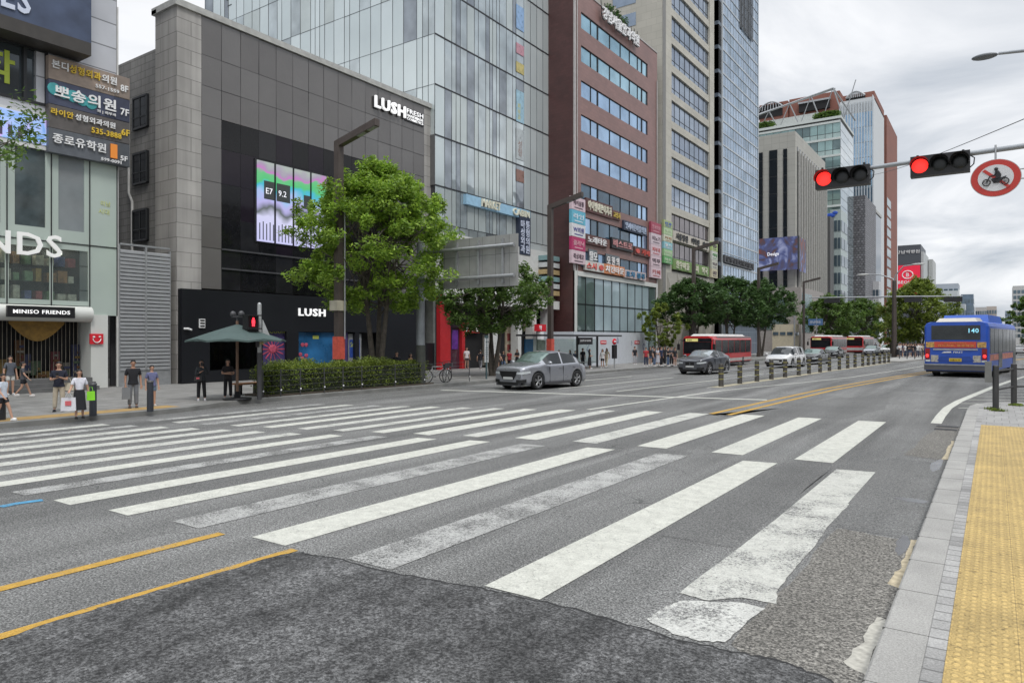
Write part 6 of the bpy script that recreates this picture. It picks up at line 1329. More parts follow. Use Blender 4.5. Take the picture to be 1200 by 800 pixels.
nm = thing('prohibition_sign', 'round red-rimmed no motorcycles sign hanging from the mast arm', 'road sign', (2.6+xc, Ym-.15, .15+zc))
def disc(mb, r, y, mi=0, n=40, th=.012): mb.poly([(rx*r*math.cos(2*math.pi*i/n), y, rz*r*math.sin(2*math.pi*i/n)) for i in range(n)], (0, 1, 0), th, mi)
mb = MB(); disc(mb, 1, 0); mb.build('disc', mat('pale sign rim', (.45, .42, .42), .4, var=.05), nm)
mb = MB(); disc(mb, .97, -.004); mb.build('rim', mat('sign red', (.48, .04, .03), .4, var=.06), nm)
mb = MB(); disc(mb, .70, -.009); mb.build('face', mat('sign white', (.62, .63, .64), .4, var=.04), nm)
mb = MB(); mb.obox((-rx*.52, -.016, rz*.40), (rx*.98, 0, -rz*.98), (rx*.10, 0, rz*.10), (0, .008, 0)); mb.build('slash', MC['sign red'], nm)
mb = MB(); yy = -.022
for x_ in (-.36, .36):
    mb.tube([(rx*(x_+.15*math.cos(t)), yy, rz*(-.22+.17*math.sin(t))) for t in [2*math.pi*i/16 for i in range(17)]], .0075, 5)
    for a in range(4): mb.tube([(rx*(x_+.13*math.cos(a*math.pi/4)), yy, rz*(-.22+.15*math.sin(a*math.pi/4))), (rx*(x_-.13*math.cos(a*math.pi/4)), yy, rz*(-.22-.15*math.sin(a*math.pi/4)))], .002, 4)
S = lambda *pp: [(rx*a, yy, rz*c_) for a, c_ in pp]
mb.poly(S((-.2, -.05), (-.05, .0), (.2, -.02), (.42, .06), (.4, .0), (.2, -.12), (.15, -.28), (-.08, -.28), (-.14, -.14)), (0,1,0), .01)
mb.tube(S((-.36, -.22), (-.26, .02), (-.2, .12)), .007, 5); mb.tube(S((-.26, .1), (-.12, .12)), .006, 5)
mb.poly(S((0, .0), (.2, -.02), (.22, .15), (.12, .36), (.0, .38), (-.04, .28)), (0,1,0), .012); mb.tube(S((.03, .3), (-.06, .12), (-.16, .13)), .011, 6); mb.tube(S((.14, .0), (-.02, -.06), (-.02, -.25)), .014, 6)
mb.ell((rx*.02, yy, rz*.46), (rx*.085, .01, rz*.09), 10); mb.build('motorcycle_symbol', black, nm)
mb = MB(); mb.tube([(rx*.95, .03, rz*.35), (rx*1.4, .05, rz*.35)], .012, 5); mb.tube([(rx*.95, .03, -rz*.15), (rx*1.4, .05, -rz*.15)], .012, 5); mb.tube([(0, .02, 0), (0, .12, zA-zc)], .015, 6); mb.build('bracket', steel, nm)
Yl = 17.0; xa, za = Q(1138, 68, Yl); xb_, zb_ = Q(1170, 63, Yl); xc_, zc_ = Q(1215, 58, Yl)
ln = thing('street_lamp', 'grey cobra-head street lamp reaching in at the upper right edge', 'street lamp', (3.0, Yl, .15))
mb = MB(); mb.cyl((0,0,0), (0,0,zc_+.1), .1, .07, 14); mb.build('pole', MC['painted grey steel'], ln)
mb = MB(); mb.tube([(0,0,zc_+.05), (xc_-3, 0, zc_-.15), (xb_-3, 0, zb_-.15)], [.05, .035, .03], 10); mb.build('arm', MC['painted grey steel'], ln)
mb = MB(); mb.ell(((xa+xb_)/2-3, 0, (za+zb_)/2-.17), ((xb_-xa)/2, .13, .055), 16); mb.build('lamp_head', mat('grey lamp head', (.13, .14, .15), .5), ln)
o = thing('overhead_cable', 'thin dark cable crossing the sky behind the signal arm', 'cable', (0, 0, 0)); xq, zq = Q(990, 208, 60); xr, zr = Q(1230, 127, 18)
mb = MB(); pts = []
for k in range(17): t = k/16; pts.append((xq*(1-t)+xr*t, 60*(1-t)+18*t, zq*(1-t)+zr*t - 1.2*math.sin(math.pi*t)*.35))
mb.tube(pts, .011, 5); mb.build('cable', dkgrey, o)
# far signal pole on the island
xf, yf = -9.9, P(1048, 420, -9.9)[0]
fs_ = thing('far_signal_pole', 'brown signal pole with a long arm and curved lamp on the traffic island', 'traffic signal', (xf, yf, .15))
mb = MB(); mb.cyl((0,0,0), (0,0,9.2), .30, .22, 14); mb.build('pole', m_brn, fs_)
xa = Q(948, 348, yf)[0]-xf; xb_ = Q(1128, 348, yf)[0]-xf; za = Q(950, 349, yf)[1]-.15; zb2 = Q(1126, 347, yf)[1]-.15
mb = MB(); mb.cyl((0,0,(za+zb2)/2), (xa, 0, za), .1, .07, 8); mb.cyl((0,0,(za+zb2)/2), (xb_, 0, zb2), .1, .07, 8); mb.build('arm', steel, fs_)
for px in (975, 1070, 1117): x_ = Q(px, 350, yf)[0]-xf; z_ = za+(zb2-za)*(x_-xa)/(xb_-xa); mb = MB(); mb.box(x_-.9, x_+.9, -.2, .1, z_-.65, z_-.12); mb.cyl((x_, 0, z_-.2), (x_, 0, z_), .05); mb.build('signal_head', MC['signal housing'], fs_)
x1_, z1_ = Q(1076, 308, yf); mb = MB(); mb.tube([(0,0,9.0), (.1, 0, 9.8), (1.0, 0, 10.9), (x1_-xf, 0, z1_-.3)], .07, 8); mb.tube([(0,0,9.0), (-.1, 0, 9.4), (-1.5, 0, 10.0), (-3.2, 0, 10.1)], .07, 8); mb.build('lamp_arm', steel, fs_)
for x_, z_ in ((x1_-xf, z1_-.3), (-3.4, 10.1)): mb = MB(); mb.ell((x_, 0, z_), (.75, .2, .12), 12); mb.build('lamp_head', mat('pale lamp head', (.5, .5, .48), .5), fs_)
o = thing('street_sign', 'blue street name sign on a thin pole before the far trees', 'road sign', (-22.6, P(957, 420, -22.6)[0], .15))
mb = MB(); mb.cyl((0,0,0), (0,0,5.6), .07); mb.build('pole', steel, o)
mb = MB(); mb.box(-1.2, .9, -.06, 0, 4.3, 5.3); bl = mb.build('sign_face', mat('blue sign face', (.08, .16, .32), .5), o); mb = MB(); mb.text('강남대로', (-1.0, -.06, 4.6), XP, UP, .4, depth=.01); mb.build('lettering', white, bl)
o = thing('signal_mast', 'dark signal head on a grey mast arm before the speckled podium window', 'traffic signal', (-23.5, P(942, 430, -23.5)[0]-6, .15))
mb = MB(); mb.cyl((0,0,0), (0,0,6.8), .1); mb.build('pole', steel, o); mb = MB(); mb.cyl((0,0,6.2), (-3, 0, 6.2), .06); mb.build('arm', steel, o); mb = MB(); mb.box(-4.2, -2.4, -.2, .1, 5.7, 6.3); mb.build('signal_head', MC['signal housing'], o)
# ================================================================ VEHICLES
def lerp_tab(tab, x):
    if x <= tab[0][0]: return tab[0][1]
    for (a, va), (b_, vb) in zip(tab[:-1], tab[1:]):
        if x <= b_:
            t = (x-a)/(b_-a); t = t*t*(3-2*t)*.5 + t*.5; return va+(vb-va)*t
    return tab[-1][1]
m_tint = glass('car glass', (.018, .02, .02), .05, .03, var=.1); m_ws = glass('windscreen glass', (.16, .22, .20), .45, .03, var=.15)
m_lens = mat('headlight lens', (.62, .66, .68), .10, .2, var=.05, spec=.9); m_grl = mat('black grille mesh', (.012, .012, .013), .4, var=.1); m_plate = mat('number plate', (.55, .56, .55), .5); m_alloy = mat('alloy wheel', (.42, .42, .43), .3, .7, var=.05); m_tail = mat('tail lamp', (.28, .01, .012), .25, var=.05)
def car(label, loc, rz, L_, W_, H_, paintm, top, belt, ws, rw, pillars, wb, wr, trim=None, cat='car', grp=None, grille='wide', name='car', ws_mat=None):
    """forward is local +X"""
    o = thing(name, label, cat, loc, rz, grp); hw0 = W_/2; hl = L_/2; n = 64
    plan = [(-hl, .80), (-hl+.10, .90), (-hl+.5, .975), (-hl+1.2, 1), (hl-1.1, 1), (hl-.45, .95), (hl-.12, .85), (hl, .74)]
    pts = []; zb_ = .24
    def low(x):
        z = zb_ + (.10 if abs(x) > hl-.25 else 0)
        for xc in (-wb/2-.02, wb/2-.02):
            d = abs(x-xc); Rw = wr+.07
            if d < Rw: z = max(z, wr + math.sqrt(Rw*Rw-d*d)*.98)
        return z
    xs_ = set(np.linspace(-hl, hl, n)); 
    for xc in (-wb/2-.02, wb/2-.02):
        for k in range(-7, 8): xs_.add(xc + (wr+.0699)*math.sin(k/7*math.pi/2))
    for p_ in pillars: xs_ |= {p_[0], p_[1]}
    xs_ |= {ws[0], ws[1], rw[0], rw[1]}; xs_ = sorted(xs_); m_ = 0; rows = []
    for x in xs_:
        hw = hw0*lerp_tab(plan, x); t_, b_ = lerp_tab(top, x), lerp_tab(belt, x); g = max(0, min(1, (t_-b_-.06)/.30)); zl = low(x); r_ = hw0*.70
        mixp = lambda a, c_: (a[0]*(1-g)+c_[0]*g, a[1]*(1-g)+c_[1]*g)
        zm = max(zl+.02, .50)
        row = [(hw-.30, zl), (hw-.03, zl), (hw+.0, max(zl+.03, .42)), (hw+.005, max(zl+.05, .60)), (hw-.03, b_-.10), (hw*.955, b_-.01),
               mixp((hw*.88, b_+(t_-b_)*.55), (hw*.925, b_+.02)), mixp((hw*.70, b_+(t_-b_)*.85), (r_+(hw*.925-r_)*.0+.02, t_-.085)), mixp((hw*.45, t_-.005), (r_*.82, t_-.02)), mixp((hw*.2, t_), (r_*.4, t_)), (0, t_+.004)]
        rows.append(row)
    k = len(rows[0]); mbs = {q: MB() for q in ('body', 'windscreen', 'side_window', 'rear_window')}; 
    full = []; 
    for x, row in zip(xs_, rows): full.append([(x, y, z) for y, z in row] + [(x, -y, z) for y, z in reversed(row[:-1])])
    nn = len(full[0]); vsall = [p for r_ in full for p in r_]; fl = {q: [] for q in mbs}
    for i in range(len(xs_)-1):
        xm = (xs_[i]+xs_[i+1])/2; t_, b_ = lerp_tab(top, xm), lerp_tab(belt, xm)
        for j in range(nn-1):
            jj = j if j < k-1 else nn-2-j; q = 'body'
            if jj == 6 and t_-b_ > .22 and ws[0]-.38 > xm > rw[0]+.15 and not any(a <= xm <= c_ for a, c_ in (pillars[0], pillars[2])): q = 'side_window'
            if jj >= 7 and ws[0] > xm > ws[1]: q = 'windscreen'
            if jj >= 7 and rw[1] > xm > rw[0]: q = 'rear_window'
            fl[q].append((i*nn+j, (i+1)*nn+j, (i+1)*nn+j+1, i*nn+j+1))
    fl['body'].append(tuple(range(nn))); fl['body'].append(tuple(reversed(range((len(xs_)-1)*nn, len(xs_)*nn))))
    for q, ff in fl.items():
        if not ff: continue
        used = sorted({v for f in ff for v in f}); mp = {v: a for a, v in enumerate(used)}; mb = mbs[q]
        mb.add([vsall[v] for v in used], [tuple(mp[v] for v in f) for f in ff], 0, True)
        ob = mb.build(q, {'body': paintm, 'windscreen': ws_mat or m_ws, 'side_window': m_tint, 'rear_window': m_tint}[q], o)
        me = ob.data
        if q == 'body':
            me.polygons[-1].use_smooth = False; me.polygons[-2].use_smooth = False
    mb = MB(); mb.box(-hl+.25, hl-.25, -hw0+.42, hw0-.42, .22, .55); mb.box(-wb/2+wr+.1, wb/2-wr-.1, -hw0+.06, hw0-.06, .21, .30); mb.build('underbody', black, o)
    # sill trim and lower bumper
    tm = trim or black
    mb = MB(); mb.box(-wb/2+wr+.08, wb/2-wr-.08, -hw0-.005, hw0+.005, .23, .34); mb.box(hl-.10, hl+.02, -hw0*.70, hw0*.70, .20, .33); mb.box(-hl-.02, -hl+.1, -hw0*.74, hw0*.74, .22, .42); mb.build('lower_trim', tm, o)
    for sx in (-wb/2-.02, wb/2-.02):
        for sy in (1, -1):
            yo = sy*(hw0-.02); yi = sy*(hw0-.25); mb = MB()
            mb.lathe((sx, 0, wr), [(wr*.55, yi), (wr*.95, yi), (wr, yi+sy*.03), (wr, yo-sy*.03), (wr*.96, yo), (wr*.66, yo-sy*.005), (wr*.62, yo-sy*.04)], 28, 0, 'y')
            w_ = mb.build('wheel', m_tyre, o)
            # lathe about y: rebuild ring points
            mb = MB(); mb.lathe((sx, 0, wr), [(wr*.66, yo-sy*.01), (wr*.60, yo-sy*.03)], 24, 0, 'y')
            for a in range(5):
                t = 2*math.pi*a/5 + .3; c_, s_ = math.cos(t), math.sin(t); px_, pz_ = -s_, c_
                for off in (-.10, .10):
                    q0 = Vector((sx + c_*wr*.08, yo-sy*.03, wr + s_*wr*.08)); q1 = Vector((sx + (c_+px_*off*1.6)*wr*.63, yo-sy*.015, wr + (s_+pz_*off*1.6)*wr*.63)); mb.tube([q0, q1], wr*.055, 4)
            mb.cyl((sx, yo-sy*.06, wr), (sx, yo-sy*.01, wr), wr*.13, n=10); mb.build('rim', m_alloy, w_)
            mb = MB(); mb.cyl((sx, yo-sy*.12, wr), (sx, yo-sy*.10, wr), wr*.62, n=20); mb.build('brake_disc', mat('brake shadow', (.03, .03, .03), .6), w_)  # brake disc coloured near black for the shade behind the spokes
    fz = lerp_tab(top, hl); hwf = hw0*.74; bz = lerp_tab(belt, hl)
    g0, g1 = .36, min(fz, bz)-.07
    if grille == 'wide': mb = MB(); mb.poly([(hl-.02, -hwf*.70, g1+.03), (hl-.02, hwf*.70, g1+.03), (hl-.02, hwf*.62, g1-.14), (hl-.02, hwf*.42, g0+.12), (hl-.02, -hwf*.42, g0+.12), (hl-.02, -hwf*.62, g1-.14)], (1,0,0), .035); mb.build('grille', m_grl, o)
    else:
        for s_ in (-1, 1): mb = MB(); mb.box(hl-.03, hl+.02, s_*hwf*.05, s_*hwf*.40, g1-.2, g1); mb.build('grille', m_grl, o)
    mb = MB(); mb.box(hl-.04, hl+.028, -hwf*.80, hwf*.80, .27, .37); mb.box(hl+.0, hl+.035, -hwf*.75, hwf*.75, .255, .27); mb.build('lower_grille', m_grl, o)
    mb = MB(); mb.box(hl+.0, hl+.045, -.28, .28, g0+.13, g0+.24); pl = mb.build('number_plate', m_plate, o)
    for s_ in (-1, 1):
        y0 = hwf*.66; y1 = hw0*lerp_tab(plan, hl-.30) + .015
        mb = MB()
        def wrap(mb, ztop, zbot, xe, o_=.014):
            st_ = [(hl+o_, y0), (hl+o_, hw0*.735)] + [(hl-q_, hw0*lerp_tab(plan, hl-q_)+o_) for q_ in np.linspace(.04, xe, 6)]; m_ = len(st_)
            vs_ = [(x_, y_*s_, zz_[0]+(zz_[1]-zz_[0])*k_/(m_-1)) for zz_ in (ztop, zbot) for k_, (x_, y_) in enumerate(st_)]
            mb.add(vs_, [((k_, k_+1, m_+k_+1, m_+k_) if s_ < 0 else (k_, m_+k_, m_+k_+1, k_+1)) for k_ in range(m_-1)], 0, True)
        wrap(mb, (g1+.0, g1+.05), (g1-.11, g1-.05), .42); mb.build('headlight', m_lens, o)
        mb = MB(); wrap(mb, (g0+.12, g0+.16), (g0-.02, g0+.0), .2, .03); mb.build('air_intake', m_grl, o)
        xm_ = ws[1]*.35 + ws[0]*.65-.1; zm_ = lerp_tab(belt, xm_)+.10
        mb = MB(); mb.ell((xm_, s_*(hw0+.12), zm_), (.09, .13, .085), 12); mb.cyl((xm_, s_*(hw0-.05), zm_-.06), (xm_, s_*(hw0+.08), zm_-.03), .025); mb.build('mirror', paintm, o)
        mb = MB(); bt = lerp_tab(belt, -hl)
        mb.box(-hl-.015, -hl+.12, s_*hw0*.45, s_*hw0*.80, bt-.22, bt-.06); mb.build('tail_light', m_tail, o)
        # door seams and handles
        mb = MB(); 
        for xx in pillars[:2]:
            xc = (xx[0]+xx[1])/2; mb.box(xc-.006, xc+.006, s_*(hw0-.02), s_*(hw0+.008), .34, lerp_tab(belt, xc)-.08)
        mb.build('door_seam', black, o)
        mb = MB(); xh = (pillars[0][0]+pillars[0][1])/2
        for xx in (xh+.12, xh-.95): mb.box(xx, xx+.18, s_*(hw0-.01), s_*(hw0+.03), lerp_tab(belt, xx)-.16, lerp_tab(belt, xx)-.13)
        mb.build('door_handle', paintm, o)
    return o
def cpaint(n, c, metal=.5, r=.28): return mat(n, c, r, metal, var=.04, coat=.8)
suv_top = [(-2.45, 1.02), (-2.3, 1.16), (-1.8, 1.50), (-1.2, 1.70), (-.3, 1.78), (.35, 1.74), (1.3, 1.24), (1.6, 1.20), (2.2, 1.11), (2.38, 1.04), (2.45, .95)]
suv_belt = [(-2.45, .97), (-1.5, 1.17), (0, 1.13), (1.2, 1.13), (1.8, 1.11), (2.3, 1.0), (2.45, .90)]
silver = cpaint('silver grey car paint', (.33, .34, .37))
c1 = car('silver grey coupe-style luxury SUV driving towards the crosswalk', (-18.15, 28.9, 0), math.radians(-97), 4.9, 2.08, 1.78, silver, suv_top, suv_belt, (1.27, .30), (-2.3, -1.3), [(-.42, -.32), (.62, .70), (-1.75, -1.5)], 3.0, .40, trim=dkgrey, cat='SUV', name='parked_car' if False else 'suv')
bmw_top = [(-2.3, 1.0), (-2.15, 1.14), (-1.7, 1.38), (-1.0, 1.57), (-.2, 1.62), (.25, 1.60), (1.1, 1.19), (1.5, 1.15), (2.0, 1.06), (2.22, .99), (2.3, .90)]
car('dark grey SUV with white headlights behind the nearest median bollards', (-16.2, 46.6, 0), math.radians(-95), 4.6, 2.0, 1.62, cpaint('dark grey car paint', (.12, .125, .14)), bmw_top, [(a, b_-.02) for a, b_ in suv_belt[1:-1]], (1.12, .22), (-2.15, -1.3), [(-.42, -.32), (.55, .62), (-1.7, -1.4)], 2.8, .39, cat='SUV', grille='twin', name='suv', ws_mat=glass('bright windscreen', (.32, .35, .36), .5, .03))
van_top = [(-2.6, 1.1), (-2.5, 1.5), (-2.2, 1.68), (-1, 1.74), (.3, 1.72), (.7, 1.64), (1.75, 1.08), (2.1, 1.0), (2.5, .86), (2.6, .75)]
van_belt = [(-2.6, 1.02), (0, 1.0), (1.6, .98), (2.3, .86), (2.6, .72)]
pearl = cpaint('pearl white car paint', (.62, .62, .62), 0)
car('white minivan driving beyond the median bollards', (-14.4, 61.4, 0), math.radians(-94), 5.2, 2.1, 1.74, pearl, van_top, van_belt, (1.77, .6), (-2.55, -2.25), [(-.3, -.2), (.75, .85), (-1.7, -1.6)], 3.0, .37, cat='minivan', name='minivan', ws_mat=m_tint)
sed_top = [(-2.4, .96), (-1.9, 1.04), (-1.5, 1.16), (-.9, 1.38), (-.2, 1.45), (.3, 1.41), (1.15, 1.0), (1.6, .96), (2.2, .84), (2.4, .72)]
sed_belt = [(-2.4, .9), (-1.5, .98), (0, .94), (1.2, .93), (2.1, .82), (2.4, .68)]
dark = cpaint('black car paint', (.02, .022, .025), .3)
sd1 = car('dark grey sedan half hidden behind the white minivan', (-14.0, 70.5, 0), math.radians(-94), 4.8, 1.95, 1.45, cpaint('dark sedan paint', (.05, .052, .055)), sed_top, sed_belt, (1.17, .28), (-1.9, -.85), [(-.42, -.34), (.6, .66), (-1.3, -1.1)], 2.8, .34, cat='sedan', name='sedan', grp='far sedans in the queue')
def copycar(src, px, Y, label, pm, rz=-94):
    n = copy_thing(src, (Q(px, 400, Y)[0], Y, 0), math.radians(rz), label); recolor(n, {'body': pm, 'mirror': pm}); return n
copycar(sd1, 976, 95, 'black sedan in the queue before the first distant red bus', dark, -92)
copycar(sd1, 1021, 112, 'pale silver sedan in the queue left of the far signal pole', cpaint('pale silver paint', (.5, .52, .55)), -88)
copycar(sd1, 1040, 124, 'white sedan partly hidden by the far signal pole', pearl, -88)
copycar(sd1, 968, 112, 'maroon sedan in front of the distant red buses', cpaint('maroon paint', (.16, .02, .02)), -90)
nc = copycar(sd1, 1197, 130, 'white car beyond the blue bus at the right edge', pearl, 83)
m_busglass = mat('bus window glass', (.014, .015, .018), .08, var=.4, scale=2, spec=.25)
def bus(name, label, loc, rz, W_, H_, L_, body, rooftop, lower, front_is_ref, grp=None):
    o = thing(name, label, 'bus', loc, rz, grp); hw = W_/2; z0, z1 = .38, H_*.94     # forward +X, reference end at x=0
    def sec(x, inset): 
        w_ = hw-inset; c_ = .16
        return [(x, w_, z0), (x, w_, z1-.28), (x, w_-.10, z1-.08), (x, w_-.32, z1), (x, -w_+.32, z1), (x, -w_+.10, z1-.08), (x, -w_, z1-.28), (x, -w_, z0)]
    x_ = [0, .05, .22, L_-.22, L_-.05, L_] ; ins = [.14, .05, 0, 0, .05, .14]
    if front_is_ref: x_ = [-a for a in x_]
    mb = MB(); vs = []
    for a, i_ in zip(x_, ins): vs += sec(a, i_)
    fs = [(i*8+j, i*8+(j+1) % 8, (i+1)*8+(j+1) % 8, (i+1)*8+j) for i in range(5) for j in range(8)]
    if not front_is_ref: fs = [tuple(reversed(f)) for f in fs]
    e0 = tuple(range(8)); e1 = tuple(reversed(range(40, 48))); fs += [e0, e1]
    mb.add(vs, fs, 0); bd = mb.build('body', body, o)
    bm_ = bmesh.new(); bm_.from_mesh(bd.data); bmesh.ops.recalc_face_normals(bm_, faces=bm_.faces); bm_.to_mesh(bd.data); bm_.free()
    return o, hw, z0, z1
# ---- blue city bus, seen from behind
blue = mat('blue bus paint', (.022, .095, .50), .4, var=.10, scale=1.5, coat=.25)
xr, yr = G(1084, 441.5)
phi = math.radians(-7)
W_b, H_b, L_b = 3.42, 3.62, 13.0
cxr, cyr = -3.66 + W_b/2*math.cos(phi), 51.0
bo, hw, z0, z1 = bus('city_bus', 'blue city bus number 140 seen from behind, leaving on the right', (cxr, cyr, 0), math.pi/2+phi, W_b, H_b, L_b, blue, None, None, False)
# local frame: forward +X; the rear face at x=0 looks to -X; picture-right is local -Y
def rbox(name, m, y0, y1, za, zb_, out=.03, inn=.0, parent=None): mb = MB(); mb.box(-out, inn+.02, y0, y1, za, zb_); return mb.build(name, m, parent or bo)
rbox('rear_window', glass('bus rear glass', (.035, .04, .04), .3, .05, var=.5), -hw+.42, hw-.42, 2.30, 3.18, .03)
mb = MB(); mb.text('140', (-.035, -hw+1.02, 2.72), -YP, UP, .27, w=.52, depth=.01, bold=.03); mb.build('route_number', mat('lit pale blue digits', (.25, .6, .75), .5, var=0, emit=.8), bo)
ad = rbox('advert_board', mat('orange red advert', (.62, .09, .05), .5, var=.06), -hw+.62, hw-.58, 1.80, 2.18, .035)
mb = MB(); mb.text('강남 마취통증의학과', (-.04, .62, 2.04), -YP, UP, .08, w=1.2, depth=.01); mb.text('원인치료, 통증해결', (-.04, .95, 1.86), -YP, UP, .14, w=1.9, depth=.01, bold=.02); mb.build('lettering', mat('orange advert ink', (.75, .35, .1), .5), ad)
for s_ in (-1, 1):
    st_ = rbox('sticker', mat('yellow sticker', (.55, .33, .1), .5, var=.5, scale=9), min(s_*(hw-.12), s_*(hw-.58)), max(s_*(hw-.12), s_*(hw-.58)), 1.82, 2.16, .028)
    rbox('white_sticker', mat('white sticker', (.45, .42, .36), .5, var=.4, scale=8), min(s_*(hw-.40), s_*(hw-.80)), max(s_*(hw-.40), s_*(hw-.80)), .92, 1.34, .026)
    tl = rbox('tail_light', m_tail, min(s_*(hw-.08), s_*(hw-.34)), max(s_*(hw-.08), s_*(hw-.34)), 1.08, 1.76, .04)
    mb = MB(); mb.ell((-.045, s_*(hw-.2), 1.3), (.02, .09, .10), 10); mb.build('brake_lamp', mat('lit brake lamp', (1, .03, .03), .4, var=0, emit=2.0), tl)
    rbox('reverse_light', m_lens, min(s_*(hw-.1), s_*(hw-.36)), max(s_*(hw-.1), s_*(hw-.36)), .93, 1.05, .035)
rbox('chrome_strip', mat('pale strip', (.45, .46, .47), .35, .3), -hw+.55, hw-.52, 1.66, 1.74, .04)
mb = MB(); mb.poly([(-.03, -1.0, .98), (-.03, 1.0, .98), (-.03, .78, 1.28), (-.03, -.78, 1.28)], (1,0,0), .04); mb.build('hatch', mat('darker blue hatch', (.02, .07, .34), .35), bo)
pl = rbox('number_plate', mat('yellow number plate', (.62, .44, .04), .5), -.33, .33, .96, 1.16, .05)
mb = MB(); mb.text('서울74 사', (-.05, .28, 1.0), -YP, UP, .1, w=.54, depth=.005); mb.build('lettering', black, pl)
mb = MB(); mb.text('FIRST', (-.03, .1, 1.47), -YP, UP, .12, w=.5, depth=.01, bold=.02); mb.poly([(-.035, .75, 1.48), (-.035, .2, 1.5), (-.035, .25, 1.58), (-.035, .6, 1.56)], (1,0,0), .01); mb.build('rear_emblem', white, bo)
rbox('bumper', mat('grey bumper', (.10, .10, .11), .4, var=.1), -hw+.03, hw-.03, .42, .80, .09)
mb = MB(); mb.box(-.11, .0, -hw+.05, hw-.05, .72, .80); mb.build('bumper_edge', steel, bo)
mb = MB(); mb.box(.1, L_b-.1, -hw+.1, hw-.1, .28, .5); mb.build('underbody', black, bo)
# side: windows, door frames, skirt advert
for s_ in (-1, 1):
    for k in range(7):
        xa = .5+k*1.78; mb = MB(); mb.box(xa, xa+1.66, s_*(hw-.01), s_*(hw+.015), 1.45 if k not in (2, 6) else .5, 3.0); mb.build('side_window', m_busglass, bo)
    mb = MB(); mb.box(.5, 12.4, s_*(hw-.01), s_*(hw+.01), 1.02, 1.40); mb.build('side_advert', mat('side advert', (.5, .2, .15), .5, var=.6, scale=3), bo)
for xx in (2.6, 9.6):
    for s_ in (-1, 1):
        mb = MB(); mb.lathe((xx, 0, .5), [(.3, s_*(hw-.32)), (.5, s_*(hw-.30)), (.5, s_*(hw-.03)), (.3, s_*(hw-.0)), (.05, s_*(hw-.02))], 22, 0, 'y'); w_ = mb.build('wheel', m_tyre, bo); mb = MB(); mb.lathe((xx, 0, .5), [(.30, s_*(hw+.002)), (.1, s_*(hw-.03)), (.01, s_*(hw-.03))], 18, 0, 'y'); mb.build('rim', steel, w_)
mb = MB(); 
for s_ in (-1, 1): mb.cyl((.9, s_*(hw-.55)-.14, .42), (.9, s_*(hw-.55)+.14, .42), .42, n=16)
mb.build('inner_wheels', m_tyre, bo)
mb = MB(); rf = [(0.35, 1.15), (.35, 1.0)]; vs = [(.25, -1.1, z1), (.25, 1.1, z1), (.6, .95, z1+.24), (.6, -.95, z1+.24), (2.6, -1.1, z1), (2.6, 1.1, z1), (2.4, .95, z1+.26), (2.4, -.95, z1+.26)]
mb.add(vs, [(0,1,2,3), (3,2,6,7), (7,6,5,4), (0,3,7,4), (1,5,6,2)]); mb.build('rear_roof_unit', mat('cream roof unit', (.55, .52, .46), .5, var=.05), bo)
vs = [(3.2, -1.3, z1), (3.2, 1.3, z1), (3.6, 1.2, z1+.5), (3.6, -1.2, z1+.5), (9.5, -1.3, z1), (9.5, 1.3, z1), (9.1, 1.2, z1+.5), (9.1, -1.2, z1+.5)]
mb = MB(); mb.add(vs, [(0,1,2,3), (3,2,6,7), (7,6,5,4), (0,3,7,4), (1,5,6,2)]); mb.build('roof_unit', mat('bright blue roof unit', (.03, .11, .48), .45, var=.05), bo)
